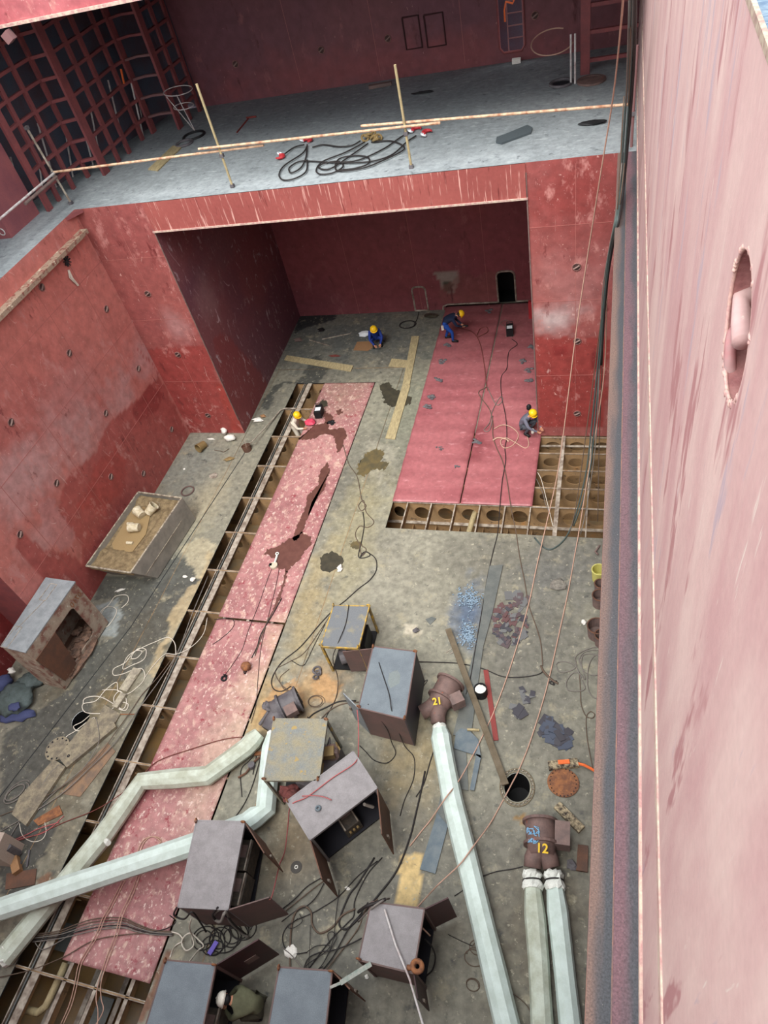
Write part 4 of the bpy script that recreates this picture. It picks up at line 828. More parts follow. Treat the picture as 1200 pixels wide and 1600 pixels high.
# lines hanging from the starboard side down to the floor
cable([(975, -30, 14.9), (970, 40, 13.4), (958, 150, 11.6), (940, 262, 9.9), (918, 400, 7.5), (900, 520, 5.4), (880, 680, 2.4), (870, 745, 1.2), (858, 800, .4), (839, 883, .05), (826, 944), (801, 1031), (775, 1104), (752, 1154), (720, 1215, .3), (696, 1247, .58), (670, 1285), (640, 1322)], m_rope, 'long tan rope hanging from the upper right corner down to the white duct', 'rope', .017, z=.03, cat='rope')
bundle = [(0, m_greenhose, .024, 'dark green hose, left one of the bundle hanging beside the pink wall'), (5, m_greenhose, .024, 'dark green hose, second of the bundle hanging beside the pink wall'), (9, m_cable, .028, 'black hose, rightmost of the bundle hanging beside the pink wall')]
for i, (dx, m_, r, lb) in enumerate(bundle):
    f = 1-.12*i
    cable([(986+dx*.8, -30, 14.2), (982+dx, 90, 12.4), (975+dx*.9, 200, 10.9), (968+dx*.6, 300, 9.55), (962+dx*.5, 345, 9.48), (951+dx*.4, 400, 8.4), (943+dx*.3, 470, 7.0), (934+dx*.6, 570, 4.9), (925+dx*.9, 660, 3.1), (917+dx*1.1, 730, 1.8), (905+dx*.9, 785, .8), (893+dx*.6, 822, .1), (880+dx*.3, 845, .03), (862+dx*.2, 858, .03), (848, 854, .03), (835, 840, .03), (822, 820+i, .03)][:16-i*4], m_, lb, 'hanging_hose', r, cat='hose')
for (x0_, x1_, x2_, m_, r_, lb_) in ((984, 941, 931, m_cableg, .014, 'grey cord, inner line of the bundle hanging beside the pink wall'), (988, 934, 914, m_cableb, .014, 'brown cord, outer line of the bundle hanging beside the pink wall')):
    cable([(x0_, -30, 14.0), (x0_-8, 200, 10.8), (x0_-20, 320, 9.5), (x0_-42, 450, 7.3), (x1_-4, 570, 4.9), (x2_, 690, 2.6), (x2_-14, 790, .7), (x2_-24, 835, .05)], m_, lb_, 'draped_cord', r_, cat='cord')
cable([(975, 150, 11.7), (964, 330, 9.5), (949, 430, 7.8), (943, 520, 5.8), (939, 620, 3.6), (936, 700, 2.0), (934, 815, .1)], m_cableb, 'thin brown wire hanging closest to the ledge', 'wire', .014, cat='wire')
cable([(968, 300, 9.5), (950, 430, 7.6), (945, 570, 4.9), (935, 650, 3.3), (921, 729, 1.8), (903, 840, .1), (889, 918), (874, 988), (854, 1075), (830, 1154), (812, 1200), (800, 1224), (770, 1280), (737, 1326, .5), (718, 1351, .5), (687, 1380, .2), (668, 1400, .8), (652, 1418, 1.2), (645, 1430, 1.4), (648, 1442, 1.4), (660, 1450, 1.35), (672, 1462, 1.0)], m_rope, 'tan rope from the hanging bundle over the manhole to the lidded mauve cabinet', 'rope', .016, z=.03, cat='rope')
# coil of hose by the ledge
cable([(950, 1012), (925, 1012), (900, 1025), (900, 1042), (885, 1050), (872, 1048), (870, 1036), (885, 1034), (900, 1042), (908, 1060), (914, 1075), (905, 1080), (888, 1078), (885, 1065), (895, 1052), (905, 1052), (914, 1062), (910, 1045), (905, 1030), (915, 1018), (935, 1016), (950, 1022)], m_cableg, 'grey hose loops on the floor beside the starboard ledge, left ones', 'hose', .014, cat='hose')
cable([(950, 1052), (925, 1055), (910, 1045), (910, 1025), (925, 1022), (945, 1028), (930, 1024), (920, 1040), (918, 1070), (925, 1088), (945, 1095)], m_cableg, 'grey hose loops tucked under the starboard ledge', 'hose', .014, cat='hose')
cable([(905, 1050), (907, 1080), (908, 1100), (915, 1118), (925, 1122), (929, 1116), (922, 1112), (916, 1122), (917, 1150), (922, 1180), (926, 1200)], m_cableb, 'brown cable with one small ring running along the ledge', 'cable', .012)
cable([(729, 1372, .05), (750, 1370, .03), (775, 1362), (800, 1358), (817, 1354)], m_cable, 'dark tie line between the long white duct and the twin-duct blower', 'line', .012, cat='line')
for i, (c, R) in enumerate((((742, 1495), .18), ((748, 1480), .15), ((738, 1540), .12))): coil(c[0], c[1], 0, R, 1.6, m_cableb, ['brown wire ring partly under the long white duct, lower one', 'brown wire ring partly under the long white duct, upper one', 'small brown wire loop left of the long white duct'][i], 'wire_loop', r=.009, seed=i+20, cat='wire')
cable([(800, 1552), (812, 1560), (824, 1572), (830, 1585)], m_cableb, 'short brown wire between the two right-hand white ducts', 'wire', .009, cat='wire')
cable([(700, 1460), (720, 1470), (738, 1478)], m_cable, 'thin cable from the maroon door toward the long white duct', 'cable', .008)
cable([(710, 1400), (728, 1388)], m_cable, 'thin cable at the tip of the maroon door', 'cable', .010)
cable([(650, 1245), (662, 1225), (672, 1190), (682, 1160), (695, 1110)], m_cable, 'black cable passing under the long white duct beside the blower', 'cable', .014)
cable([(608, 1460, .9), (640, 1468, .9)][0:0] or [(664, 1468, .8), (674, 1478, .6), (680, 1495, .4), (676, 1515, .2), (666, 1525, .1)], m_cable, 'black cable loop hanging from the open side of the lidded mauve cabinet', 'cable', .018)

# ------------------------------------------------------------------ white air ducts
def duct(pts, r, m, label, n=10, taper=True, folds=3):
    w = [P(*p) for p in pts]; t = thing('air_duct', label, 'duct', (w[0][0], w[0][1], 0))
    fine_ = []; R = []
    for i in range(len(w)-1):
        k = max(2, int(np.linalg.norm(w[i+1]-w[i])/.7))
        for s_ in range(k): fine_.append(w[i]+(w[i+1]-w[i])*s_/k); R.append(r*(1+.03*math.sin(len(R)*1.7)))
    fine_.append(w[-1]); R.append(r)
    if taper: R[0] = r*.72
    mb = MB(); mb.tube(fine_, R, n); mb.build('fabric_tube', m, t)
    return t, fine_
def crumple(t, p, d, r, seed=1):
    mb = MB(); d = Vector(d).normalized(); p = Vector(p); rn = random.Random(seed); prof = [(r*.9, -.28), (r*1.0, -.2), (r*.8, -.08), (r*.95, 0), (r*.8, .08)]
    mb.cup(p, d, prof, 18)
    mb.v = [tuple(Vector(q)+Vector((rn.uniform(-1, 1), rn.uniform(-1, 1), rn.uniform(-1, 1)))*.025) for q in mb.v]; mb.build('gathered_cuff', m_pale, t)
    mb = MB(); mb.torus(p-d*.1, r*.88, .018, d, 18, 5); mb.build('tie', m_cable, t)
t, w = duct([(687, 1138, .3), (691, 1165, .27), (707, 1250, .26), (739, 1380, .26), (792, 1600, .26), (830, 1760, .26)], .25, m_white, 'long straight white air duct on the blower marked 21, running down the middle right')
crumple(t, w[0], w[0]-w[2], .2, 3)
t, w = duct([(831, 1368, .24), (841.6, 1500, .23), (847, 1600, .23), (852, 1760, .23)], .215, m_white2, 'left, slightly dusty white air duct of the twin pair on the blower marked 12'); crumple(t, w[0], w[0]-w[2], .22, 5)
t, w = duct([(865, 1368, .24), (878, 1480, .23), (891, 1600, .23), (905, 1760, .23)], .215, m_white, 'right, cleaner white air duct of the twin pair on the blower marked 12'); crumple(t, w[0], w[0]-w[2], .22, 6)
t, w = duct([(406, 1146, .35), (385, 1168, .3), (325, 1212, .28), (222, 1221, .28), (160, 1308, .28), (5, 1498, .28)], .25, m_white2, 'kinked dusty white duct zigzagging from the grey blower to the lower left'); crumple(t, w[-1], w[-1]-w[-3], .24, 8)
mb = MB(); c = P(166, 1314, .42); mb.tube([c, c+np.array([.12, -.05, .05])], .07, 8); mb.build('side_spigot', m_pale, t)
t, w = duct([(428, 1148, .35), (422, 1190, .28), (415, 1266, .28), (384, 1287, .28), (300, 1321, .68), (0, 1421, .84), (-90, 1450, .84)], .26, m_white, 'clean white duct bending under the ochre table and crossing over the kinked one'); crumple(t, w[0], w[0]-w[2], .2, 9)

# ------------------------------------------------------------------ blowers
def blower(pts, r, m, label, outs=(), box=None, num=None, ring=True):
    w = [Vector(P(*p)) for p in pts]; t = thing('air_blower', label, 'blower', (w[0].x, w[0].y, 0)); d = (w[-1]-w[0]).normalized()
    mb = MB(); mb.tube([w[0]-d*.02, w[0]+d*.12, w[-1], w[-1]+d*.22], [r*1.08, r, r*.98, r*.8], 22); mb.build('casing', m, t, True)
    for k, s_ in enumerate((0.0, .98)):
        mb = MB(); q = w[0]+(w[-1]-w[0])*s_; mb.cup(q, d, [(r*1.18, -.03), (r*1.18, .03)], 24); mb.build('flange', m, t)
    mb = MB(); mb.cup(w[0]-d*.04, d, [(r*.95, -.005), (r*.95, 0)], 22); mb.build('inlet', m_inside, t)
    mb = MB(); mb.tube([w[0]-d*.05+Vector((0, 0, -r*.8)), w[0]-d*.05+Vector((0, 0, r*.8))], .02, 5); mb.build('guard_bar', m, t)
    for o_ in outs:
        e = [Vector(P(*p)) for p in o_]; mb = MB(); mb.tube([w[-1]-d*.05, (w[-1]+e[0])/2, e[0]]+e[1:], [r*.72, r*.66, r*.60]+[r*.58]*(len(e)-1), 16); mb.build('outlet', m, t, True)
    for s_ in (-1, 1):
        sd = d.cross(Vector((0, 0, 1))).normalized()*r*.9*s_; mb = MB(); mb.box(tuple((w[0]+w[-1])/2+sd*.8+Vector((0, 0, -r*.85))), (.10, .10, .3), math.atan2(d.y, d.x)); mb.build('foot', m, t)
    if box is not None:
        q = P(*box[0]); mb = MB(); mb.box(q, box[1], box[2]); mb.build('terminal_box', m_boxg, t)
    if num:
        cu = bpy.data.curves.new('painted_number', 'FONT'); cu.body = num[0]; cu.size = num[2]; cu.align_x = 'CENTER'; cu.align_y = 'CENTER'; cu.extrude = .004; cu.offset = .006
        o = bpy.data.objects.new('n', cu); COL.objects.link(o); me = bpy.data.meshes.new_from_object(o.evaluated_get(bpy.context.evaluated_depsgraph_get())); bpy.data.objects.remove(o)
        q = Vector(P(*num[1])); ny = Vector((0, .35, .94)) if False else Vector((-.0, -.42, .9)).normalized(); nxv = Vector((1, 0, 0)); nyv = ny.cross(nxv)
        R = Matrix((nxv, nyv, ny)).transposed() @ Matrix.Rotation(num[3], 3, 'Z')
        me.transform(Matrix.Translation(q-Vector(t['_o'])) @ R.to_4x4()); me.materials.clear(); me.materials.append(m_yelltext)
        o = bpy.data.objects.new('painted_number', me); COL.objects.link(o); o.parent = t
    return t
blower([(704, 1066, .42), (690, 1092, .40)], .33, m_fan, 'brown forked air blower marked 21 beside the blue-grey cabinet', [[(672, 1106, .36), (658, 1114, .34)], [(684, 1118, .36), (685, 1130, .32)]], ((714, 1095, .5), (.34, .3, .34), .6), ('21', (683, 1096, .76), .24, .25))
tb = blower([(844, 1284, .45), (846, 1320, .45)], .33, m_fan, 'brown twin-outlet air blower marked 12 with pale blue chalk scribbles', [[(833, 1342, .36), (832, 1356, .32)], [(858, 1342, .36), (862, 1356, .32)]], ((879, 1306, .45), (.32, .5, .42), .05), ('12', (847, 1326, .82), .26, .05))
for (cx, cy, s_) in ((829, 1300, .13), (838, 1300, .15), (830, 1313, .12), (838, 1314, .12)):
    c = P(cx, cy, .76); mb = MB(); rn = random.Random(cx*3+cy)
    for k in range(5):
        mb.tube([c+np.array([rn.uniform(-s_, s_)*.6, rn.uniform(-s_, s_)*.7, .05-abs(rn.uniform(0, .02))]) for _ in range(3)], .010, 4)
    mb.build('chalk_scribble', m_bluetext, tb)
t3 = blower([(466, 1092, .4), (438, 1106, .4)], .31, m_fang, 'grey air blower behind the ochre-topped table', [[(418, 1140, .35)], [(428, 1148, .33)]], ((455, 1110, .6), (.32, .3, .2), .7))

# ------------------------------------------------------------------ machine cabinets
def cabinet(label, c4, h, mtop, mside, open_sides=(), doors=(), panels=None, minner=m_inside, lugs=(0, 1, 2, 3), legs=False, over=.0, name='machine_cabinet', cat='cabinet', xmin=None, slots=None, rim=True):
    c = [np.array(xy(a, b, h)) for a, b in c4]
    if xmin is not None: c = [np.array((max(q[0], xmin), q[1])) for q in c]
    cen = sum(c)/4; t = thing(name, label, cat, (cen[0], cen[1], 0))
    mb = MB(); mb.prism([tuple(cen+(q-cen)*(1+over)) for q in c], h-.03, h); mb.build('top', mtop, t)
    if rim:
        mb = MB()
        for i in range(4):
            a = c[i]; b = c[(i+1) % 4]; mb.beam((*a, h-.03), (*b, h-.03), .03, .07)
        mb.build('rim', mside, t)
    for i in range(4):
        a = c[i]; b = c[(i+1) % 4]; mid = (a+b)/2; inn = (cen-mid); inn = inn/np.linalg.norm(inn)*.015
        if i in open_sides: continue
        z1 = h-.03; z0 = .08
        mb = MB(); mb.beam((*(a+inn), (z0+z1)/2), (*(b+inn), (z0+z1)/2), .025, z1-z0); mb.build('side_panel', (panels or {}).get(i, mside), t)
    if legs or open_sides:
        for i in range(4):
            q = cen+(c[i]-cen)*.97; mb = MB(); mb.beam((*q, 0), (*q, h-.03), .06, .06, (0, 1, 0)); mb.build('corner_post', mside, t)
    mb = MB(); mb.prism([tuple(cen+(q-cen)*.96) for q in c], .06, .1); mb.build('base', minner, t)
    if open_sides and not legs:
        for i in range(4):
            if i in open_sides: continue
            a = cen+(c[i]-cen)*.93; b = cen+(c[(i+1) % 4]-cen)*.93; mb = MB(); mb.beam((*a, h/2), (*b, h/2), .01, h-.15); mb.build('inner_lining', minner, t)
    for i in lugs:
        q = cen+(c[i]-cen)*.98; mb = MB(); mb.torus((q[0], q[1], h+.05), .045, .016, ((c[(i+1) % 4]-c[i])[0], (c[(i+1) % 4]-c[i])[1], 0), 12, 5); mb.build('lifting_eye', m_rust if mside is not m_yellow else m_yellow, t)
    for dk in doors:
        i, tip, dm = dk[:3]; a = c[i]; b = np.array(xy(*tip, h)); L_ = (b-a); mb = MB(); mb.beam((*a, (h+.1)/2), (*b, (h+.1)/2), .025, h-.16)
        dob = mb.build('door', dm, t); u = L_/np.linalg.norm(L_); nn = np.array([-u[1], u[0]])
        mb = MB(); e = a+L_*.85+nn*.03; mb.box((*e, h*.55), (.05, .05, .16)); mb.build('latch', m_flange, dob).parent = dob
        if len(dk) > 3:
            e = a+L_*.55; w_ = L_*.14; mb = MB(); sgn = dk[3]; mb.beam((*(e-w_+nn*.02*sgn), h*.5), (*(e+w_+nn*.02*sgn), h*.5), .012, .26); g = mb.build('label_plate', m_boxg, dob)
    return t, c, cen
def fixlatch(): pass
def welder(p, rz, label, s=(.42, .62, .42)):
    t = thing('welding_machine', label, 'welding machine', p)
    mb = MB(); mb.box((p[0], p[1], p[2]+s[2]/2), s, rz); mb.build('case', mat('dusty_machine_case', (62, 58, 54), (84, 76, 66), rough=.7, scale=8), t)
    R_ = Matrix.Rotation(rz, 3, 'Z')
    for k in (-1, 1):
        mb = MB(); e = R_ @ Vector((k*s[0]*.42, 0, s[2]+.03)); mb.box((p[0]+e.x, p[1]+e.y, p[2]+e.z), (.03, s[1], .05), rz); mb.build('handle_bar', m_flange, t)
    for k in range(3):
        mb = MB(); e = R_ @ Vector((-.1+.1*k, -s[1]/2, s[2]*.6)); mb.tube([(p[0]+e.x, p[1]+e.y, p[2]+e.z), tuple(Vector((p[0]+e.x, p[1]+e.y, p[2]+e.z))+R_ @ Vector((0, -.05, 0)))], .03, 8); mb.build('terminal', m_brass, t)
    mb = MB(); e = R_ @ Vector((0, .08, s[2]+.004)); mb.box((p[0]+e.x, p[1]+e.y, p[2]+e.z), (s[0]*.6, s[1]*.4, .008), rz); mb.build('panel', m_boxg, t)
    return t
H_ = 1.55
cabinet('closed blue-grey cabinet with a pale patch on its lid, left of the blower marked 21', [(583, 1010), (650, 1018), (633, 1124), (560, 1106)], H_, m_bluegrey, m_brownp, panels={1: mat('dark_slate_panel', (58, 58, 68), rough=.5), 2: m_brownp}, doors=[(3, (536, 1082), m_grey)], lugs=(0, 1, 2, 3))
mb = MB(); c = P(616, 1060, H_+.002); mb.blob(c, (.15, .24, .004), 3, .2, 14, 6); mb.solo('pale_patch', mat('pale_paint_patch', (116, 124, 124), rough=.6), 'pale worn paint patch on the lid of the blue-grey cabinet', 'paint patch')
t, c, cen = cabinet('yellow-framed grey-topped table cabinet at the top of the machine group', [(521, 946), (577, 947), (560, 1013), (501, 1010)], 1.32, m_yelltop, m_yellow, open_sides=(0, 1, 2, 3), legs=True, minner=m_darkpit)
mb = MB(); a = xy(535, 1018, 1.25); b = xy(582, 1013, 1.25); mb.beam((*a, .72), (*b, .72), .02, 1.05); mb.build('front_sheet', m_brownp, t)
mb = MB(); mb.tube([(c[3][0]+.25, c[3][1]+.25, .35), (c[3][0]+.45, c[3][1]+.35, .35)], .2, 14); mb.solo('motor', m_fang, 'round dark motor under the yellow-framed table', 'motor')
mb = MB(); mb.box((cen[0]+.25, cen[1]+.1, .45), (.4, .7, .6), .1); mb.solo('compressor_block', m_black, 'dark machine block under the right half of the yellow-framed table', 'machine')
t, c, cen = cabinet('ochre-edged grey-topped table cabinet over the white duct bend', [(428, 1123), (511, 1124), (498, 1219), (412, 1219)], 1.55, m_olive, m_olive, open_sides=(0, 1, 2, 3), legs=True, minner=m_darkpit, lugs=(0, 1, 2, 3))
rn = random.Random(5)
mt = thing('engine_set', 'greasy engine with brass valves under the right side of the ochre-edged table', 'engine', (c[1][0], cen[1], 0))
mb = MB(); mb.box((cen[0]+.35, cen[1], .4), (.8, 1.1, .6), -.1); mb.build('engine_block', m_fang, mt)
mb = MB(); mb.tube([(c[1][0]+.05, cen[1]+.45, .8), (c[1][0]+.15, cen[1]+.2, .85)], .16, 12); mb.build('filter', m_boxg, mt)
mb = MB(); mb.box((c[1][0]+.05, cen[1]+.25, .95), (.3, .25, .2), .3); mb.build('tank', m_brass, mt)
mb = MB(); mb.torus((c[1][0]+.1, cen[1]-.3, .8), .1, .035, (0, .4, 1), 14, 6); mb.build('pulley_wheel', m_silver, mt)
for k in range(7):
    p0 = (c[1][0]+rn.uniform(-.2, .25), cen[1]+rn.uniform(-.6, .5), .75); mb = MB(); mb.tube([p0, (p0[0]+rn.uniform(-.2, .2), p0[1]+rn.uniform(-.2, .2), .95), (p0[0]+rn.uniform(-.2, .2), p0[1]+rn.uniform(-.2, .2), .8)], .025, 6); mb.build('pipe', m_brass if k % 2 else m_fang, mt)
mb = MB(); p0 = P(455, 1240, .35); mb.blob(p0, (.32, .2, .22), 4, .25, 12, 8); mb.solo('red_rag_bundle', mat('dull_red_cloth', (132, 76, 72), (96, 60, 58), rough=.9, scale=6), 'dull red bundle on the floor under the front of the ochre-edged table', 'cloth')
t, c, cen = cabinet('tilted mauve-grey cabinet with both doors open toward the camera and a nut on its lid', [(552, 1174), (589, 1231), (484, 1312), (447.5, 1252)], H_, m_mauve, m_mauve, open_sides=(1,), panels={0: m_brownp, 2: m_brownp, 3: m_brownp}, doors=[(1, (596, 1302), m_rustp), (2, (502, 1372), m_rustp)], lugs=(3,))
mb = MB(); mb.torus(P(497, 1263, H_+.03), .05, .028, (0, 0, 1), 8, 6); mb.solo('lifting_nut', m_steelb, 'grey ring nut on the lid of the tilted mauve cabinet', 'nut')
a = (c[1]-c[2])/np.linalg.norm(c[1]-c[2]); rz = math.atan2(a[1], a[0])
welder((*(cen+np.array([.1, -.1])), .12), rz, 'dusty welding machine inside the tilted mauve cabinet')
mb = MB(); e = c[1]*.7+cen*.3; mb.tube([(*e, .5), (e[0]-.1, e[1]-.1, .9)], .04, 6); mb.solo('hanging_clamp', m_glove, 'pale clamp hanging inside the right end of the tilted cabinet', 'clamp')
t, c, cen = cabinet('long mauve-grey cabinet beside the strip plate, both doors swung open to the right', [(307, 1282), (382, 1284), (356, 1421), (278, 1417)], H_, m_mauve, m_mauve, open_sides=(1,), panels={2: m_brownp, 3: m_brownp}, doors=[(1, (412, 1332), m_rustp), (2, (420, 1401), m_brownp)], lugs=(0, 1))
for k, (f, lb) in enumerate(((.28, 'upper of two welding machines inside the long mauve cabinet'), (.68, 'lower of two welding machines inside the long mauve cabinet'))):
    p_ = c[1]*(1-f)+c[2]*f+(cen-(c[1]+c[2])/2)*.45; welder((p_[0], p_[1], .35), .1, lb, (.5, .66, .5))
t, c, cen = cabinet('blue-grey cabinet at the bottom left with a brown door open toward the upper right', [(259, 1500), (337, 1507), (310, 1640), (216, 1640)], H_, m_bluegrey, m_brownp, open_sides=(1,), doors=[(1, (403, 1467), m_maroon, -1)], lugs=(0, 1))
welder((cen[0]+.3, cen[1]-.2, .2), .1, 'welding machine just visible inside the bottom-left cabinet', (.5, .66, .5))
t, c, cen = cabinet('blue-grey cabinet at the bottom centre, right of the white-helmeted worker', [(436, 1511), (519, 1517), (505, 1640), (413, 1640)], H_, m_bluegrey, m_brownp, open_sides=(1,), doors=[(1, (546, 1545), m_rustp)], lugs=(0, 1))
t, c, cen = cabinet('mauve-grey cabinet with a dented lid, pipe elbow and bar lying on it', [(580, 1409), (663, 1420), (646, 1521), (560, 1500)], 1.6, m_mauve, m_brownp, open_sides=(1,), panels={2: m_brownp}, doors=[(1, (700, 1402), m_maroon, 1), (2, (652, 1560), m_maroon)], lugs=(3,))
mb = MB(); mb.torus(P(652, 1510, 1.62), .09, .05, (.2, .1, 1), 18, 10); mb.tube([P(648, 1512, 1.63), P(636, 1512, 1.63)], .05, 10)
mb.solo('pipe_elbow', m_rust, 'rusty ring-shaped pipe elbow on the lower corner of the dented lid', 'pipe fitting', smooth=True)
mb = MB(); a = P(580, 1506, 1.66); b = P(532, 1536, 1.60); e = P(516, 1543, 1.55); mb.beam(a, b, .09, .02); mb.beam(b, e, .05, .02)
mb.solo('pointed_flat_bar', mat('pale_scuffed_bar', (158, 158, 150), (112, 132, 122), rough=.5, scale=6), 'pale knife-shaped flat bar bridging the two lower cabinets', 'bar')
mb = MB(); mb.tube([P(601, 1421, 1.66), P(618, 1476, 1.68), P(640, 1530, 1.72), P(662, 1605, 1.78)], .02, 8); mb.solo('long_rod', m_polew, 'thin pale rod leaning over the dented mauve lid to the bottom edge', 'rod')
cable([(560, 1425, 1.2), (573, 1416, 1.62), (590, 1410, 1.64), (603, 1405, 1.63)], m_cable, 'black cable bunch over the upper left corner of the dented lid', 'cable', .035)
cable([(560, 1440, .9), (580, 1420, 1.62), (600, 1406, 1.64), (608, 1404, 1.4)], m_cableg, 'grey cable bunch over the upper left corner of the dented lid', 'cable', .022)

# scuffed rusty box with a cut-out side
hb = 2.0; c = [np.array(xy(a, b, 2.2)) for a, b in ((63, 903), (116, 910), (40, 1018), (-3, 1008))]; c = [np.array((max(q[0], XL+.06), q[1])) for q in c]; hb = 2.2
c[0][0] = c[0][0]; cen = sum(c)/4
t = thing('scuffed_steel_box', 'grey-topped rusty steel box with a rounded opening full of rubble, left edge', 'steel box', (cen[0], cen[1], 0))
mb = MB(); mb.prism([tuple(cen+(q-cen)*1.03) for q in c], hb-.04, hb); mb.build('top', m_grey, t)
def panel_hole(a, b, z0, z1, rect, m, par, name):
    L_ = float(np.linalg.norm(b-a)); u = (b-a)/L_; cu = bpy.data.curves.new(name, 'CURVE'); cu.dimensions = '2D'; cu.fill_mode = 'BOTH'; cu.extrude = .015
    def spl(pts):
        s = cu.splines.new('POLY'); s.points.add(len(pts)-1); s.use_cyclic_u = True
        for p, q in zip(s.points, pts): p.co = (q[0], q[1], 0, 1)
    spl([(0, z0), (L_, z0), (L_, z1), (0, z1)]); x0, x1, y0, y1 = rect; rr = .14; pts = []
    for cx, cy, a0 in ((x1-rr, y0+rr, -90), (x1-rr, y1-rr, 0), (x0+rr, y1-rr, 90), (x0+rr, y0+rr, 180)):
        for k in range(5): an = math.radians(a0+k*22.5); pts.append((cx+rr*math.cos(an), cy+rr*math.sin(an)))
    spl(pts); o = bpy.data.objects.new('t', cu); COL.objects.link(o); me = bpy.data.meshes.new_from_object(o.evaluated_get(bpy.context.evaluated_depsgraph_get())); bpy.data.objects.remove(o)
    of = par['_o']; me.transform(Matrix(((u[0], 0, u[1], a[0]-of[0]), (u[1], 0, -u[0], a[1]-of[1]), (0, 1, 0, -of[2]), (0, 0, 0, 1)))); me.materials.clear(); me.materials.append(m)
    o = bpy.data.objects.new(name, me); COL.objects.link(o); o.parent = par; o['_o'] = tuple(of); return o
LL = float(np.linalg.norm(c[2]-c[1]))
panel_hole(c[2], c[1], .05, hb-.04, (.42, LL-.55, .35, 1.72), m_boxrust, t, 'cut_out_side')
for i in (0, 2, 3):
    a = c[i]; b = c[(i+1) % 4]; mb = MB(); mb.beam((*a, hb/2), (*b, hb/2), .03, hb-.08); mb.build('side_panel', m_boxrust, t)
mb = MB(); a = c[2]; b = c[1]; nrm = np.array([(b-a)[1], -(b-a)[0]]); nrm /= np.linalg.norm(nrm)
u = (b-a)/LL; mb.hexa([(*(a+u*.15+nrm*.03), .3), (*(a+u*.75+nrm*.03), .3), (*(a+u*.75+nrm*.06), .3), (*(a+u*.15+nrm*.06), .3)], [(*(a+u*.0+nrm*.03), 1.75), (*(a+u*.95+nrm*.03), 1.75), (*(a+u*.95+nrm*.06), 1.75), (*(a+u*.0+nrm*.06), 1.75)])
mb.v = [v for v in mb.v]; mb.build('bent_flap', m_rustp, t)
mb = MB(); mb.prism([tuple(cen+(q-cen)*.94) for q in c], .05, .1); mb.build('floor_plate', m_rustp, t)
mb = MB()
for (px, py, w_, l_, an) in ((75, 925, .12, .6, 0), (18, 995, .12, .7, 0)):
    q = P(px, py, hb+.004); dx = (c[1]-c[2])/LL; dy = np.array([-dx[1], dx[0]])
    e = [np.array(q[:2])+dx*i_*l_/2+dy*j_*w_ for i_, j_ in ((-1, -1), (1, -1), (1, 1), (-1, 1))]
    for k in range(4): mb.beam((*e[k], hb+.004), (*e[(k+1) % 4], hb+.004), .018, .012)
a = P(70, 938, hb+.004); b = P(24, 985, hb+.004); mb.beam(a, b, .016, .012); mb.build('weld_outline', m_flange, t)
cu = bpy.data.curves.new('faded_number', 'FONT'); cu.body = '0710'; cu.size = .26; cu.extrude = .003
o = bpy.data.objects.new('n', cu); COL.objects.link(o); me = bpy.data.meshes.new_from_object(o.evaluated_get(bpy.context.evaluated_depsgraph_get())); bpy.data.objects.remove(o)
a = c[2]+(c[1]-c[2])*.97+nrm*.03; of = t['_o']; upv = Vector((0, 0, 1)); xv = Vector((-u[0], -u[1], 0)); 
me.transform(Matrix(((xv.x, 0, nrm[0], a[0]-of[0]), (xv.y, 0, nrm[1], a[1]-of[1]), (0, 1, 0, 1.80-of[2]-.1), (0, 0, 0, 1)))); me.materials.clear(); me.materials.append(m_rust)
o = bpy.data.objects.new('faded_number', me); COL.objects.link(o); o.parent = t
mb = MB(); rn = random.Random(3)
for k in range(60):
    q = cen+np.array([rn.uniform(-.1, .5), rn.uniform(-1.0, .9)]); mb.blob((q[0], q[1], .14+rn.uniform(0, .32)), (rn.uniform(.06, .15), rn.uniform(.06, .14), rn.uniform(.04, .09)), k, .3, 6, 4)
mb.blob((cen[0]+.2, cen[1], .12), (.42, 1.0, .3), 5, .2, 14, 8)
mb.solo('scrap_rubble', m_rubble, 'rusty rubble heaped inside the scuffed steel box', 'rubble', kind='stuff')

# steel skip with muddy rubble
hz = 1.12; R4 = [np.array(xy(a, b, hz)) for a, b in ((216, 769), (284, 778), (204, 895), (130, 884))]
R4 = [np.array((max(q[0], XL+.13), q[1])) for q in R4]
bb = [R4[0]+np.array([.1, 0]), R4[1], np.array(xy(246, 903, .02)), None]; bb[3] = np.array([R4[3][0]+.1, bb[2][1]])
bb[1] = np.array(xy(305, 811, .02)); 
t = thing('rubble_skip', 'pale steel skip with a sloping front, full of muddy rubble against the left wall', 'skip', (float(bb[0][0]), float(bb[0][1]), 0))
def quad(name, a, b, c_, d, m, th=.03):
    A = [Vector(q) for q in (a, b, c_, d)]; n = (A[1]-A[0]).cross(A[3]-A[0]).normalized()*th; mb = MB(); mb.hexa([q for q in A], [q+n for q in A]); return mb.build(name, m, t)
T3 = [(*q, hz) for q in R4]; B3 = [(*q, .03) for q in bb]
quad('side_wall', T3[1], T3[2], B3[2], B3[1], m_trayg); quad('side_wall', T3[0], T3[3], B3[3], B3[0], m_trayg)
quad('back_wall', T3[0], T3[1], B3[1], B3[0], m_trayg); quad('sloping_front', T3[3], T3[2], B3[2], B3[3], m_trayg); quad('bottom', B3[0], B3[1], B3[2], B3[3], m_trayg)
mb = MB()
for i in range(4): mb.beam(T3[i], T3[(i+1) % 4], .05, .04)
mb.beam(((T3[1][0]+B3[1][0])/2+.02, (T3[1][1]+B3[1][1])/2-.6, hz*.55), ((T3[2][0]+B3[2][0])/2+.03, (T3[2][1]+B3[2][1])/2, hz*.5), .012, .02)
mb.build('rim', m_pale if False else mat('rim_worn', (186, 176, 156), (116, 104, 92), rough=.7, scale=8), t)
mb = MB(); zf = hz-.16; n_ = 26; m2_ = 16; V = []; F = []
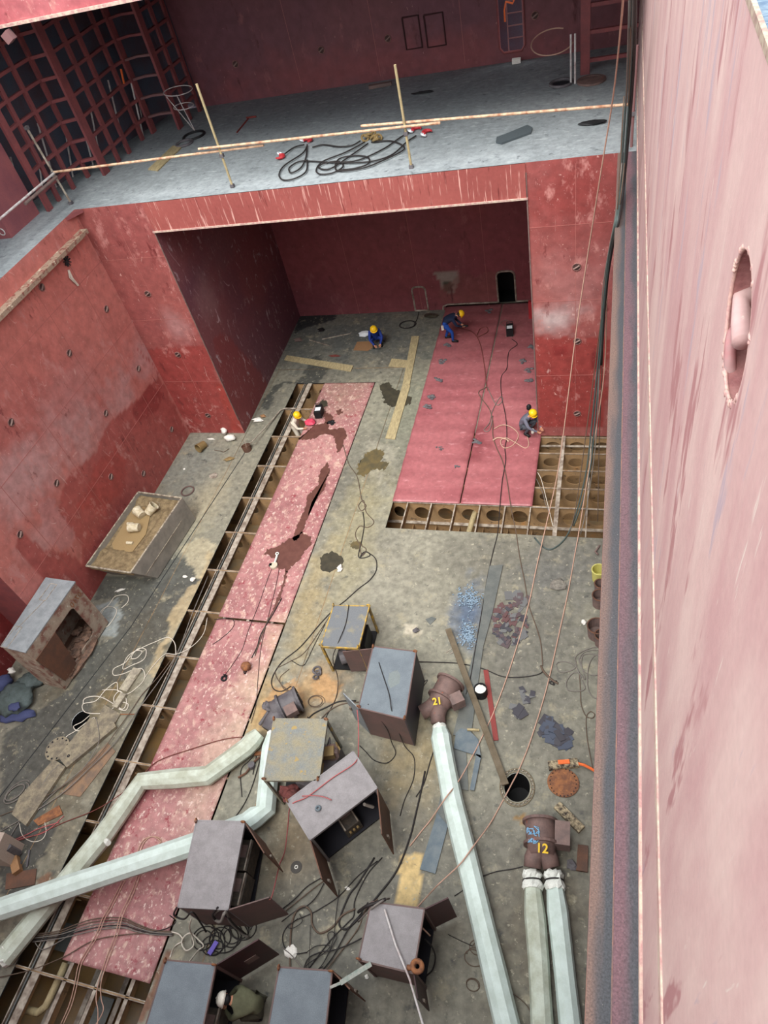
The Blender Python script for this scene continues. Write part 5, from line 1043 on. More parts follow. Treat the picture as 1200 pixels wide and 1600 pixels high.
for i in range(n_):
    for j in range(m2_):
        s_ = i/(n_-1); r_ = j/(m2_-1); l = R4[0]*(1-s_)+R4[3]*s_; g = R4[1]*(1-s_)+R4[2]*s_; q = l*(1-r_)+g*r_; q = cen*0+q
        q = q+( (R4[0]+R4[2])/2-q)*.03
        hgt = .012*math.sin(i*1.3+j*2.1)+random.uniform(-.012, .014)+(.045 if (s_ > .75 or r_ > .75 or s_ < .12) else -.02)
        V.append((q[0], q[1], zf+hgt))
for i in range(n_-1):
    for j in range(m2_-1): F.append((i*m2_+j, i*m2_+j+1, (i+1)*m2_+j+1, (i+1)*m2_+j))
mb.add(V, F); o = mb.solo('muddy_rubble', m_mudpile, 'tan muddy rubble filling the steel skip', 'rubble', kind='stuff'); md = o.modifiers.new('d', 'SOLIDIFY'); md.thickness = .1; md.offset = 1
mb = MB(); pl = [xy(*p, zf) for p in ((205, 800), (225, 792), (236, 800), (228, 835), (205, 865), (180, 868), (175, 850))]; mb.prism(pl, zf-.01, zf+.012); mb.solo('mud_pool', m_mudpud, 'smooth tan muddy water in the middle of the skip', 'mud water')
def pail(px, py, z, rz, r, h, m, label, tilt=1.2, name='pail', handle=True):
    p = P(px, py, z); t = thing(name, label, name.replace('_', ' '), p); ax = Vector((math.cos(rz)*math.sin(tilt), math.sin(rz)*math.sin(tilt), math.cos(tilt)))
    c0 = Vector(p)+Vector((0, 0, r*math.sin(tilt)))
    mb = MB(); mb.cup(c0-ax*h/2, ax, [(r*.86, 0), (r, h), (r*.94, h), (r*.8, .03)], 18); mb.build('body', m, t, False)
    mb = MB(); mb.torus(c0+ax*h/2, r*1.0, .014, ax, 18, 5); mb.build('rim', m, t)
    if handle: mb = MB(); mb.torus(c0+ax*(h/2+.02), r*1.02, .008, Vector((0, 0, 1)).cross(ax).normalized()+ax*.2, 14, 4, 0, 3.14); mb.build('handle', m_flange, t)
    return t
pail(221, 806, zf, 2.6, .17, .34, m_cement, 'tipped cream pail, left of the pair in the skip', 1.3); pail(239, 800, zf, .7, .17, .36, m_cement, 'tipped cream pail, right of the pair in the skip', 1.0)
pail(213, 829, zf, 3.3, .16, .36, m_cement, 'cream pail lying alone in the middle of the skip', 1.5)
for (px, py, lb) in ((199, 818, 'small white can in the upper part of the skip'), (198, 848, 'small white can in the lower part of the skip')):
    q = P(px, py, zf+.05); mb = MB(); mb.tube([q, q+np.array([.24, 0, .0])], .05, 8); mb.solo('small_can', m_cement, lb, 'can')
pail(317, 702, 0, -1.9, .17, .36, m_brass, 'tipped brass-coloured bucket near the foot of the bulkhead', 1.4, 'bucket', False)
pail(387, 703, 0, 2.2, .18, .32, m_rustp, 'brown bucket standing on the seam with a long pole', .25, 'bucket')
mb = MB(); mb.tube([P(392, 692, .3), P(420, 662, .12), P(438, 641, .06), P(446, 638, .05), P(462, 638, .05)], .025, 8); mb.solo('bent_pole', m_flange, 'long bent grey pole from the brown bucket to the trench', 'pole')
mb = MB(); mb.torus(P(293, 767, .03), .24, .03, (0, 0, 1), 22, 6); mb.solo('pipe_ring', m_brownp, 'dark flanged ring on the floor behind the skip', 'ring')
# white bag and litter
mb = MB(); p = P(352, 678, .12); mb.blob(P(350, 672, .15), (.13, .22, .14), 6, .25, 10, 7, .4); mb.blob(P(359, 684, .12), (.24, .15, .13), 8, .25, 10, 7, .1); mb.solo('white_sack', m_bag, 'crumpled white sack at the foot of the recess corner', 'sack', smooth=True)
def litter(px, py, d, m, label, name='litter', cat='litter', z=0, seed=1, grp=None, rz=0): 
    mb = MB(); mb.blob(P(px, py, z+d[2]), d, seed, .35, 8, 5, rz); return mb.solo(name, m, label, cat, grp)
litter(403, 656, (.22, .12, .06), m_bag, 'white plastic scrap right of the recess corner', 'plastic_scrap', 'plastic scrap')
litter(411, 650, (.12, .09, .05), m_card, 'brown paper scrap beside the white plastic scrap', 'paper_scrap', 'paper scrap')
litter(330, 686, (.16, .05, .03), m_bag, 'thin white scrap left of the white sack', 'plastic_scrap', 'plastic scrap')
litter(358, 717, (.2, .1, .04), m_brass, 'brassy metal scrap below the white sack', 'metal_scrap', 'metal scrap', rz=.4)
litter(334, 743, (.16, .14, .02), m_floor and m_flange, 'low grey lump pile in the middle of the port floor', 'metal_scrap', 'metal scrap', seed=3)
cable([(335, 703), (345, 705), (350, 706), (358, 701)], m_cableb, 'short curved twig of wire between the bucket and the sack', 'wire', .014, cat='wire')
litter(288, 733, (.05, .05, .03), m_bag, 'tiny pale lump on the port floor left of the wire', 'pebble', 'pebble')
litter(188, 922, (.16, .05, .03), m_bag, 'white stick-like scrap on the dark wet patch below the skip', 'plastic_scrap', 'plastic scrap', rz=.5)
litter(289, 901, (.09, .05, .03), m_bag, 'small white scrap near the trench edge, left of two', 'plastic_scrap', 'plastic scrap', seed=4); litter(302, 905, (.1, .08, .05), m_bag, 'white scrap near the trench edge, right of two', 'plastic_scrap', 'plastic scrap', seed=5)
litter(531, 888, (.08, .14, .06), m_bag, 'white pebble in the round dark puddle', 'pebble', 'pebble')
litter(455, 1487, (.14, .12, .04), m_bag, 'white paper scrap in the cable tangle by the bottom centre cabinet', 'paper_scrap', 'paper scrap', seed=3)
litter(543, 1388, (.06, .04, .02), m_bag, 'small white crumb above the dented mauve cabinet', 'pebble', 'pebble'); litter(573, 1526, (.04, .04, .02), m_bag, 'tiny white crumb below the knife-shaped bar', 'pebble', 'pebble')
litter(873, 913, (.28, .2, .06), mat('dusty_cloth', (136, 130, 120), (104, 100, 94), rough=.9, scale=9, bump=.8), 'crumpled grey cloth on the floor near the ledge', 'cloth', 'cloth', seed=9)
litter(912, 972, (.06, .08, .05), m_bag, 'small pale scrap near the drum opening', 'plastic_scrap', 'plastic scrap', seed=6); litter(650, 985, (.1, .08, .06), m_fang, 'dark lump beside the white floor stain', 'metal_scrap', 'metal scrap', seed=8)
mb = MB(); a = [xy(*p) for p in ((665, 968), (675, 964), (682, 967), (672, 977))]; mb.prism(a, .002, .02); mb.solo('small_plate', m_steel, 'small square steel offcut right of the white floor stain', 'offcut')
q = P(333, 1481, .1); mb = MB(); mb.box(q, (.10, .28, .04), -.3); mb.solo('purple_tag', m_purple, 'purple and white tag among the black cable coils', 'tag')
mb = MB(); q = P(463, 1355, .003); mb.cup(q, (0, 0, 1), [(.14, -.001), (.14, .008)], 20); o = mb.solo('drain_plug', mat('dark_disc', (74, 70, 66), rough=.7), 'dark round disc with a pale ring left of the tilted cabinet door', 'disc')
mb = MB(); mb.torus((q[0], q[1], .014), .035, .012, (0, 0, 1), 12, 5); mb.build('ring', m_bag, o).location = (0, 0, 0)

# tarp at lower left
t = thing('tarpaulin', 'crumpled grey-green tarpaulin with blue edges beside the scuffed box', 'tarpaulin', P(28, 1095, 0))
mb = MB(); mb.blob(P(22, 1092, .16), (.62, .55, .24), 11, .16, 22, 10); mb.blob(P(50, 1062, .14), (.5, .3, .18), 12, .22, 18, 8, .5); mb.build('grey_sheet', m_tarp, t, True)
mb = MB(); mb.blob(P(25, 1118, .06), (.62, .22, .08), 13, .25, 16, 6, .25); mb.blob(P(5, 1068, .2), (.25, .3, .22), 14, .2, 12, 6); mb.blob(P(22, 1104, .42), (.2, .14, .04), 15, .3, 10, 5); mb.build('blue_sheet', m_tarpb, t, True)
litter(18, 1048, (.12, .1, .1), m_bag, 'small white cup behind the tarpaulin', 'cup', 'cup', .25)

# dusty mats by the trench
def slab(poly, z0, z1, m, label, name, cat): 
    mb = MB(); mb.prism([xy(*p, z1) for p in poly], z0, z1); return mb.solo(name, m, label, cat)
slab([(163, 1101), (188, 1115), (178, 1132), (150, 1128)], .004, .06, m_mat, 'small dusty rubber mat offcut at the top end of the mats', 'rubber_mat', 'mat')
slab([(140, 1122), (178, 1128), (181, 1135), (104, 1199), (90, 1182), (100, 1170)], .012, .12, m_mat, 'upper big dusty rubber mat with a small dark hole', 'rubber_mat', 'mat')
slab([(84, 1186), (102, 1198), (40, 1290), (18, 1272), (30, 1245)], .004, .10, m_mat, 'lower big dusty rubber mat beside the trench', 'rubber_mat', 'mat')
slab([(168, 1160), (180, 1174), (125, 1245), (95, 1240), (130, 1200)], .002, .02, mat('rusty_flat_sheet', (140, 112, 88), (112, 96, 84), rough=.8, scale=4), 'flat rusty sheet between the big mats and the trench', 'steel_sheet', 'sheet')
slab([(92, 1258), (98, 1272), (60, 1290), (52, 1282)], .002, .03, m_rust, 'small rusty plate below the lower big mat', 'steel_plate', 'plate')
slab([(10, 1365), (57, 1357), (54, 1382), (8, 1390)], .004, .03, m_rustp, 'brown rectangular plate with a bright edge at lower left', 'steel_plate', 'plate')
mb = MB(); q = P(90, 1170, .03); mb.cup(q, (0, 0, 1), [(.36, -.02), (.36, .02)], 24)
o = mb.solo('blank_flange', m_mat, 'dusty round blank flange with bolt holes left of the upper big mat', 'flange')
for k in range(12):
    a = k*math.pi/6; mb = MB(); mb.cup((q[0]+.3*math.cos(a), q[1]+.3*math.sin(a), .052), (0, 0, 1), [(.028, 0), (.028, .004)], 8); mb.build('bolt_hole', m_inside, o)
mb = MB(); q = P(107, 1181, .125); mb.torus(q, .03, .015, (0, 0, 1), 10, 5); mb.solo('grommet', m_inside, 'dark eyelet in the corner of the upper big mat', 'eyelet')
# tape machine-like boxes in the rope tangle
for (a, b, lb, d) in ((204, 1062, 'pale notched sheet-metal piece in the white rope loop', (.3, .75, .06)), (187, 1095, 'pale clamp under the white rope tangle', (.2, .45, .10))):
    q = P(a, b, d[2]/2+.01); mb = MB(); mb.box(q, d, -.15); mb.box((q[0]+.08, q[1]+.1, q[2]+.04), (d[0]*.5, d[1]*.2, .05), -.15); mb.solo('sheet_metal_piece', mat('pale_tin', (176, 168, 148), (140, 132, 118), rough=.5, scale=6), lb, 'metal piece')
mb = MB(); mb.tube([P(185, 1116, .03), P(210, 1116, .03)], .018, 6); mb.solo('short_rod', m_rust, 'short rusty rod at the trench edge by the mats', 'rod')
# junk at the lower left edge
mb = MB(); mb.box(P(2, 1327, .45), (.5, .55, .9), .1); mb.solo('pale_crate', mat('pale_crate_side', (168, 152, 140), rough=.8), 'pale crate corner at the very left edge', 'crate')
mb = MB(); mb.box(P(12, 1330, .3), (.34, .38, .5), -.5); mb.solo('grey_machine_box', m_fang, 'small grey machine box right of the pale crate', 'box')
mb = MB(); mb.box(P(25, 1352, .1), (.42, .2, .16), -.75); mb.solo('timber_block', m_card, 'brown timber block among the junk at lower left', 'timber block')
mb = MB(); mb.beam(P(46, 1328, .03), P(42, 1355, .03), .04, .03); mb.solo('short_bar', m_fang, 'short grey bar standing apart at lower left', 'bar')
mb = MB(); mb.beam(P(22, 1333, .06), P(33, 1350, .06), .04, .03); mb.solo('short_bar', m_fang, 'short grey bar leaning by the timber block', 'bar')

# ------------------------------------------------------------------ steel stock on the right part of the floor
def bar(a, b, w, h, m, label, name='flat_bar', z=0.0, cat='steel bar', up=(0, 0, 1)):
    A = P(a[0], a[1], z+h/2); B = P(b[0], b[1], z+h/2); mb = MB(); mb.beam(A, B, w, h, up); return mb.solo(name, m, label, cat)
mb = MB(); L1 = [xy(*p, .05) for p in ((765, 884), (786, 882), (770, 955), (755, 1010), (735, 1155), (708, 1148), (728, 1065), (745, 1000), (755, 935))]; mb.prism(L1, .02, .05)
mb.solo('long_flat_bar', m_steel, 'long wide grey flat bar running past the metal chips', 'steel bar')
bar((700, 983), (790, 1226), .16, .06, m_olivebar, 'long olive-brown bar pointing from the machine group to the manhole', 'long_bar', .10)
bar((759, 1047), (775, 1157), .13, .03, m_redbar, 'red primed flat bar beside the black can', 'flat_bar')
slab([(723, 1138), (750, 1152), (743, 1238), (728, 1228), (722, 1236), (738, 1180), (706, 1176), (710, 1155)][0:0] or [(710, 1165), (728, 1165), (732, 1235), (700, 1230)], .004, .03, m_steel, 'grey plate end lying under the curved bracket', 'steel_plate', 'plate')
slab([(720, 1138), (732, 1140), (747, 1155), (752, 1185), (744, 1180), (709, 1169), (712, 1145)], .04, .07, m_steelb, 'curved grey bracket plate right of the long white duct', 'bracket_plate', 'bracket')
slab([(744, 1178), (752, 1180), (741, 1235), (734, 1234)], .04, .07, m_steelb, 'straight leg of the curved grey bracket', 'bracket_strip', 'bracket')
slab([(683, 1270), (700, 1290), (680, 1365), (656, 1358)], .012, .04, m_steelb, 'blue-grey plate lying left of the long white duct', 'steel_plate', 'plate')
slab([(690, 1235), (706, 1200), (700, 1290), (680, 1280)], .002, .012, m_steel, 'thin grey sheet passing under the long white duct', 'steel_sheet', 'sheet')
q = P(752, 1085, 0); mb = MB(); mb.cup(q, (0, .05, 1), [(.17, 0), (.17, .3), (.15, .3), (.15, .27), (0.001, .27)], 18); o = mb.solo('black_can', m_black, 'black can with white contents beside the red flat bar', 'can')
mb = MB(); mb.blob((q[0], q[1], .285), (.13, .13, .03), 3, .3, 10, 5); mb.build('contents', m_bag, o).location = (0, 0, 0)
bar((730, 1140), (749, 1141), .05, .05, m_wood, 'short tan stick by the curved bracket', 'stick', .08, 'stick')
for (a, b, lb) in (((697, 1020), (706, 1013), 'short pale wire offcut left of the long olive bar, upper'), ((703, 1022), (709, 1018), 'short pale wire offcut left of the long olive bar, lower'), ((672, 995), (678, 1002), 'thin wire offcut near the white floor stain')): bar(a, b, .02, .02, m_flange, lb, 'wire_offcut', 0, 'wire offcut')
mb = MB(); mb.torus(P(808, 1230, .015), .40, .02, (0, 0, 1), 36, 6); mb.torus(P(808, 1230, .01), .34, .012, (0, 0, 1), 32, 5); mb.v = [(v[0], mh1[1]+(v[1]-mh1[1])*1.12, v[2]) for v in mb.v]
o = mb.solo('manhole', mat('studded_rim', (136, 124, 100), (100, 92, 80), rough=.8, scale=30), 'studded rim of the open manhole on the right of the floor', 'manhole')
for k in range(24):
    a = k*math.pi/12; mb = MB(); mb.cup((mh1[0]+.37*math.cos(a), mh1[1]+.415*math.sin(a), .0), (0, 0, 1), [(.018, 0), (.018, .05)], 6); mb.build('stud', m_flange, o)
q = P(880, 1223, .02); mb = MB(); mb.cup(q, (0, 0, 1), [(.34, -.015), (.34, .02), (.31, .03)], 30, (1.08, 1)); o = mb.solo('manhole_cover', m_rust, 'rusty round manhole cover with bolt holes beside the ledge', 'manhole cover')
for k in range(22):
    a = k*2*math.pi/22; mb = MB(); mb.cup((q[0]+.30*math.cos(a), q[1]+.325*math.sin(a), .046), (0, 0, 1), [(.018, 0), (.018, .004)], 7); mb.build('bolt_hole', m_inside, o)
bar((857, 1197), (903, 1192), .2, .12, m_char, 'charred timber with an orange face above the manhole cover', 'timber', 0, 'timber')
bar((872, 1191), (890, 1190), .1, .03, m_orange, 'orange strip on the charred timber', 'orange_strip', .12, 'strip')
mb = MB(); mb.tube([P(903, 1193, .08), P(912, 1195, .12), P(922, 1200, .08), P(932, 1206, .05)], .035, 6); mb.solo('orange_strap', m_orange, 'orange strap running from the timber to the ledge', 'strap')
bar((870, 1258), (909, 1297), .2, .1, m_char, 'charred split timber below the manhole cover', 'timber', 0, 'timber')
mb = MB(); a = [xy(*p, .05) for p in ((903, 1320), (919, 1322), (918, 1363), (900, 1360))]; mb.prism(a, .01, .08); mb.solo('wood_block', m_rustp, 'short brown plank beside the ledge right of blower 12', 'plank')
litter(893, 1352, (.12, .1, .06), m_fang, 'grey lump left of the short brown plank', 'metal_scrap', 'metal scrap', seed=11)
# chips and scrap plates
rn = random.Random(21)
mb = MB()
for k in range(420):
    if k % 2: cx, cy, sx, sy = 733, 935, 17, 15
    else: cx, cy, sx, sy = 731, 992, 11, 20
    a, b = cx+rn.gauss(0, 1)*sx*.55, cy+rn.gauss(0, 1)*sy*.55; q = P(a, b, .02+rn.uniform(0, .03)); mb.box(q, (rn.uniform(.02, .07), rn.uniform(.015, .04), .012), rn.uniform(0, 3))
mb.solo('metal_chips', m_bluescrap, 'scatter of shiny blue-grey metal chips left of the long flat bar', 'metal chips', kind='stuff')
sc_m = [mat('scrap_violet', (88, 76, 78), rough=.5), mat('scrap_dark', (66, 64, 70), rough=.5), mat('scrap_red', (96, 70, 70), rough=.6), mat('scrap_grey', (104, 104, 104), rough=.5)]
def scrap(n, cx, cy, sx, sy, lb, grp, s0, s1, seed, mset, rot=0):
    rn = random.Random(seed); protos = []
    for m_ in mset:
        mb = MB(); mb.prism([(-.5, -.3), (.45, -.36), (.5, .3), (-.38, .36)], 0, .16); o = mb.build('scrap_plate', m_); o.location = (0, 0, 0); protos.append(o)
    for k in range(n):
        o = protos[k % len(protos)] if k < len(protos) else protos[k % len(protos)].copy()
        if k >= len(protos): COL.objects.link(o)
        rr = math.sqrt(rn.random()); an = rn.uniform(0, 6.28); u, v = rr*math.cos(an), rr*math.sin(an)
        q = P(cx+u*sx*math.cos(rot)-v*sy*math.sin(rot), cy+u*sx*math.sin(rot)+v*sy*math.cos(rot), 0); o.location = (q[0], q[1], .004+.02*(1-rr)*rn.randint(0, 3)); s_ = rn.uniform(s0, s1); o.scale = (s_, s_*rn.uniform(.6, 1.1), .12)
        o.rotation_euler = (rn.uniform(-.12, .12)*.6, rn.uniform(-.12, .12)*.6, rn.uniform(0, 6.28)); tag(o, lb, 'scrap', grp)
scrap(95, 796, 975, 27, 34, 'small cut steel scrap plate in the reddish-violet heap right of the long flat bar', 'scrap heap by the long flat bar', .11, .25, 4, sc_m)
scrap(9, 806, 938, 17, 10, 'flat grey scrap plate just above the reddish-violet heap', 'scrap above the heap', .18, .36, 5, [sc_m[3], sc_m[0]])
scrap(34, 868, 1146, 29, 13, 'dark blue-grey cut steel piece in the elongated heap above the charred timber', 'dark scrap heap', .18, .38, 6, [sc_m[1], mat('scrap_blue', (72, 78, 92), rough=.5)], .6)
scrap(8, 822, 1088, 14, 16, 'thin dark offcut in the loose group right of the red flat bar', 'loose offcuts', .12, .3, 7, [sc_m[1], sc_m[3]], .5)
scrap(6, 808, 1112, 12, 8, 'grey offcut in the small group below the loose offcuts', 'offcuts above the dark heap', .2, .45, 8, [sc_m[3], sc_m[1]], .5)
# rusty crumbs on the red plates
def clod(px, py, s_, lb, z=.05, m=None, seed=1):
    rn = random.Random(seed); mb = MB()
    for k in range(6): q = P(px+rn.uniform(-5, 5), py+rn.uniform(-3, 3), z); mb.blob((q[0], q[1], z+.02), (s_*rn.uniform(.4, .8), s_*rn.uniform(.3, .6), .03), k, .3, 7, 4)
    mb.solo('dirt_clod', m or m_fang, lb, 'dirt', )
for i, (a, b, lb) in enumerate(((698, 538, 'dark dirt clods by the feet of the bending worker'), (693, 566, 'dirt clods on the left red plate, upper'), (685, 594, 'spiky dirt clods on the left red plate, middle'), (674, 621, 'dirt clods on the left red plate edge, first of a close pair'), (669, 636, 'round dirt clods on the left red plate edge, second of a close pair'),
      (687, 701, 'single dark scrap on the lower left red plate'), (827, 594, 'dirt clods on the right red plate beside the bulkhead corner, lower'), (826, 579, 'dirt clods on the right red plate beside the bulkhead corner, middle'), (819, 565, 'long dirt streak on the right red plate'), (832, 543, 'dark dirt near the right jamb of the recess'), (762, 487, 'branching dark dirt at the far end of the red plates'), (745, 690, 'dirt clods on the seam of the red plates'), (716, 729, 'tiny dark scrap on the lower part of the left red plate'))):
    clod(a, b, .13 if i not in (5, 12) else .06, lb, .05, seed=i)
clod(498, 648, .1, 'small dark tool on the stain by the wire feeder', .02); clod(518, 661, .12, 'dark clamp on the branching stain', .02, m_black, 3)

# ------------------------------------------------------------------ timber planks and cardboard on the recess floor
def plank(poly, lb, z=.0, h=.04, m=m_wood, name='plank', cat='plank'): 
    mb = MB(); mb.prism([xy(*p, z+h) for p in poly], z+.003, z+h); return mb.solo(name, m, lb, cat)
plank([(448, 555), (552, 571), (548, 580), (444, 562)], 'weathered plank lying crosswise near the recess left wall')
plank([(643, 525), (655, 525), (640, 602), (629, 601)], 'upper weathered plank of the long pair in the recess')
plank([(629, 601), (641, 602), (617, 686), (602, 684)], 'lower weathered plank of the long pair, ending near the dark puddle')
plank([(612, 560), (640, 563), (637, 574), (607, 572)], 'short weathered board set across the long pair of planks', .0, .03)
plank([(558, 534), (580, 533), (585, 541), (575, 548), (552, 547)], 'brown cardboard sheet by the squatting blue worker', 0, .015, m_card, 'cardboard_sheet', 'cardboard')
for (a, b, lb) in (((503, 530), (548, 521), 'thin pale rod on the recess floor, right of two'), ((483, 531), (514, 540), 'thin pale rod on the recess floor, left of two')): bar(a, b, .03, .03, m_flange, lb, 'thin_rod', 0, 'rod')
litter(466, 531, (.2, .14, .06), m_boxg, 'pale rag at the foot of the recess left wall', 'rag', 'rag'); litter(502, 515, (.16, .14, .05), m_black, 'black rag in the dark wet corner of the recess', 'rag', 'rag')
litter(523, 556, (.25, .08, .03), m_redc, 'small reddish scrap strip above the crosswise plank', 'scrap_strip', 'scrap')
litter(572, 521, (.3, .2, .08), m_silver, 'crumpled silver foil beside the squatting blue worker', 'foil', 'foil', seed=5)
litter(673, 493, (.3, .18, .06), m_puddle2, 'dark debris at the foot of the blanked opening', 'debris', 'debris', seed=6)
mb = MB(); mb.box((-3.12, 26.1, .42), (.16, .16, .8)); mb.solo('red_cylinder', m_redpaint, 'red upright cylinder by the right end of the recess wall', 'cylinder')

# ------------------------------------------------------------------ tools
def feeder(px, py, z, rz, lb):
    p = P(px, py, z); t = thing('wire_feeder', lb, 'wire feeder', p); R_ = Matrix.Rotation(rz, 3, 'Z')
    def w(v): e = R_ @ Vector(v); return (p[0]+e.x, p[1]+e.y, p[2]+e.z)
    mb = MB(); mb.box(w((0, 0, .17)), (.28, .5, .30), rz); mb.build('case', m_black, t)
    mb = MB(); mb.box(w((0, -.03, .325)), (.22, .2, .012), rz); mb.build('window', m_silver, t)
    mb = MB(); mb.tube([w((-.12, .2, .3)), w((-.12, .2, .42)), w((.12, .2, .42)), w((.12, .2, .3))], .015, 6); mb.build('handle', m_black, t)
    for s_ in (-.2, .2): mb = MB(); mb.box(w((0, s_, .02)), (.32, .04, .04), rz); mb.build('skid', m_flange, t)
feeder(500, 648, .02, .12, 'black wire feeder with a silver window on the strip plate by the kneeling worker'); feeder(797, 521, .06, .1, 'black wire feeder on the right red plate beyond the hose loops')
litter(485, 659, (.2, .17, .10), m_pinkred, 'round pink-red hose reel in the hands of the white-clad worker', 'hose_reel', 'hose reel', .03, 3)
t = thing('pulley_block', 'pale pulley block with a shackle on the large wet patch', 'pulley block', P(428, 884, .02)); mb = MB(); mb.cup(P(428, 884, .05), (0, 0, 1), [(.13, -.03), (.13, .05)], 18); mb.build('sheave', mat('pale_sheave', (190, 180, 160), rough=.6), t)
mb = MB(); mb.tube([P(429, 880, .08), P(431, 874, .06), P(433, 867, .05)], .035, 6); mb.torus(P(433, 865, .05), .05, .018, (0, 0, 1), 12, 5); mb.build('shackle', m_pale, t); mb = MB(); mb.box(P(423, 883, .06), (.1, .1, .08)); mb.build('cheek', m_black, t)
t = thing('round_block', 'rusty round hoist block with two sling legs on the near strip plate', 'hoist block', P(384, 1041, .02)); mb = MB(); mb.blob(P(384, 1041, .14), (.15, .15, .11), 3, .08, 14, 8); mb.build('body', m_rust, t, True); mb = MB(); mb.torus(P(383, 1050, .05), .05, .02, (1, 0, .3), 12, 5); mb.build('hook', m_black, t)
mb = MB(); mb.torus(P(350, 1060, .04), .07, .03, (.3, 0, 1), 12, 6); mb.torus(P(352, 1055, .06), .05, .02, (.3, 1, .3), 10, 5); mb.solo('small_hook', m_black, 'small black hook at the end of the wire on the near strip plate', 'hook')
mb = MB(); mb.torus(P(495, 1047, .05), .11, .03, (0, 0, 1), 14, 6); mb.torus(P(493, 1058, .05), .07, .022, (0, .1, 1), 12, 5); mb.torus(P(497, 1051, .08), .08, .025, (.3, .1, 1), 12, 5); mb.solo('chain_heap', m_fang, 'small heap of dark chain links between the blower and the yellow table', 'chain')
t = thing('hoist_tackle', 'small hoist with a chain on the floor left of the ochre-edged table', 'hoist', P(392, 1196, .02)); mb = MB(); mb.cup(P(393, 1196, .08), (0, .1, 1), [(.09, -.06), (.09, .05)], 16); mb.build('body', m_fang, t); mb = MB(); mb.tube([P(393, 1196, .08), P(384, 1208, .05), P(372, 1215, .05)], .03, 6); mb.build('lever', m_rustp, t); mb = MB(); mb.tube([P(397, 1190, .08), P(404, 1184, .06), P(410, 1180, .05)], .03, 6); mb.build('strap', m_rustp, t)
mb = MB(); mb.beam(P(398, 1178, .04), P(410, 1177, .04), .1, .05); mb.solo('orange_glove', m_rust, 'orange-brown glove left of the second duct', 'glove')
mb = MB(); mb.tube([P(406, 1132, .1), P(420, 1112, .35)], .05, 8); mb.torus(P(423, 1104, .3), .12, .04, (0, .3, 1), 14, 6); mb.blob(P(417, 1103, .25), (.16, .14, .12), 4, .25, 10, 6); mb.solo('valve_fitting', m_fang, 'greasy valve fitting at the left of the grey blower', 'valve')
# tall stiff sheet leaning by the closed cabinet
# drums and yellow hose under the ledge
for i, (px, py, r, m_, lb) in enumerate(((936, 888, .2, mat('yellow_green_drum', (196, 190, 110), rough=.6), 'yellow-green pail half hidden by the starboard ledge'), (938, 910, .16, m_boxg, 'small grey can below the yellow-green pail at the ledge'), (937, 928, .2, m_boxg, 'open grey tube end at the ledge'), (933, 976, .26, m_boxg, 'large open rusty-lipped tube at the ledge'), (940, 990, .18, m_boxg, 'small tube end below the large one at the ledge'))):
    q = P(px, py, .5); q = np.array([q[0], q[1], 0]); mb = MB(); mb.cup(q, (0, 0, 1), [(r*.9, 0), (r, .45), (r*.9, .45), (r*.85, .06)], 20); o = mb.solo('open_pail', m_, lb, 'pail'); mb = MB(); mb.torus((q[0], q[1], .45), r*.96, .02, (0, 0, 1), 20, 5); mb.build('lip', m_ if i == 0 else m_rustp, o)
mb = MB(); mb.tube([P(937, 852, .05), P(930, 862, .05), P(934, 866, .1)], .03, 6); mb.solo('pale_hook_rod', m_boxg, 'short bent rod at the ledge above the yellow-green pail', 'rod')
mb = MB(); c = P(849, 672, .02); mb.blob((c[0]-.02, c[1]+.1, .03), (.03, .12, .06), 2, .4, 8, 6); mb.blob((c[0]+.08, c[1]+.02, -.03), (.10, .04, .03), 3, .4, 8, 5); mb.solo('cutting_flame', m_spark, 'bright orange cutting sparks at the edge of the red plate by the grey worker', 'sparks')

# ------------------------------------------------------------------ upper deck items
def scaffold(a, b, lb, m, r=.035, name='scaffold_tube', z=None, clamps=()):
    t = thing(name, lb, 'scaffold tube', tuple((np.array(a)+np.array(b))/2)); mb = MB(); mb.tube([a, b], r, 8); mb.build('tube', m, t)
    for c_ in clamps:
        p = np.array(a)*(1-c_)+np.array(b)*c_; mb = MB(); mb.box(tuple(p), (.11, .11, .09)); mb.build('clamp', m_fang, t)
    return t
def up(px, py, y): return PA(px, py, 1, y)
def post(bx, by, tx, ty, lb, m, clamps=(.35,)):
    b = P(bx, by, TD); t_ = PA(tx, ty, 1, b[1]); return scaffold(b, t_, lb, m, .035, 'scaffold_post', clamps=clamps+(.02,))
post(112, 319, 40, 197, 'grey scaffold post at the corner of the upper deck, leftmost of the posts', m_flange, (.42, .98))
post(364, 293, 307, 131, 'yellowish scaffold post near the brown plank end on the upper deck', m_wood, (.33,))
post(643, 263, 617, 101, 'yellowish scaffold post beside the wire sling coil on the upper deck', m_wood, (.36,))
b = P(991, 229, TD); scaffold((XW-.15, b[1], TD), (XW-.15, b[1], TD+2.2), 'red scaffold post against the pink wall', m_frame2, .035, 'scaffold_post', clamps=(.35,))
yp = 19.2
scaffold(up(84, 269, yp), up(412, 227, yp), 'rusty guard rail tube, left span of the upper deck', m_pole)
scaffold(up(310, 233, yp-.06), up(688, 192, yp-.06), 'pale guard rail tube, middle span passing the first yellowish post', m_pole)
scaffold(up(564, 197, yp+.06), up(985, 163, yp+.06), 'tan guard rail tube, right span reaching the pink wall', m_pole)
a = up(85, 270, yp); e = P(-5, 342, 10.35); scaffold(a, (XL-.35, 13.5, a[2]), 'pale guard rail tube running toward the camera on the left side deck', m_polew)
scaffold((a[0], a[1], a[2]-.12), (XL-.35, 17.4, a[2]-.12), 'short brown rail tube below the pale one on the left side deck', m_boxg, .05)
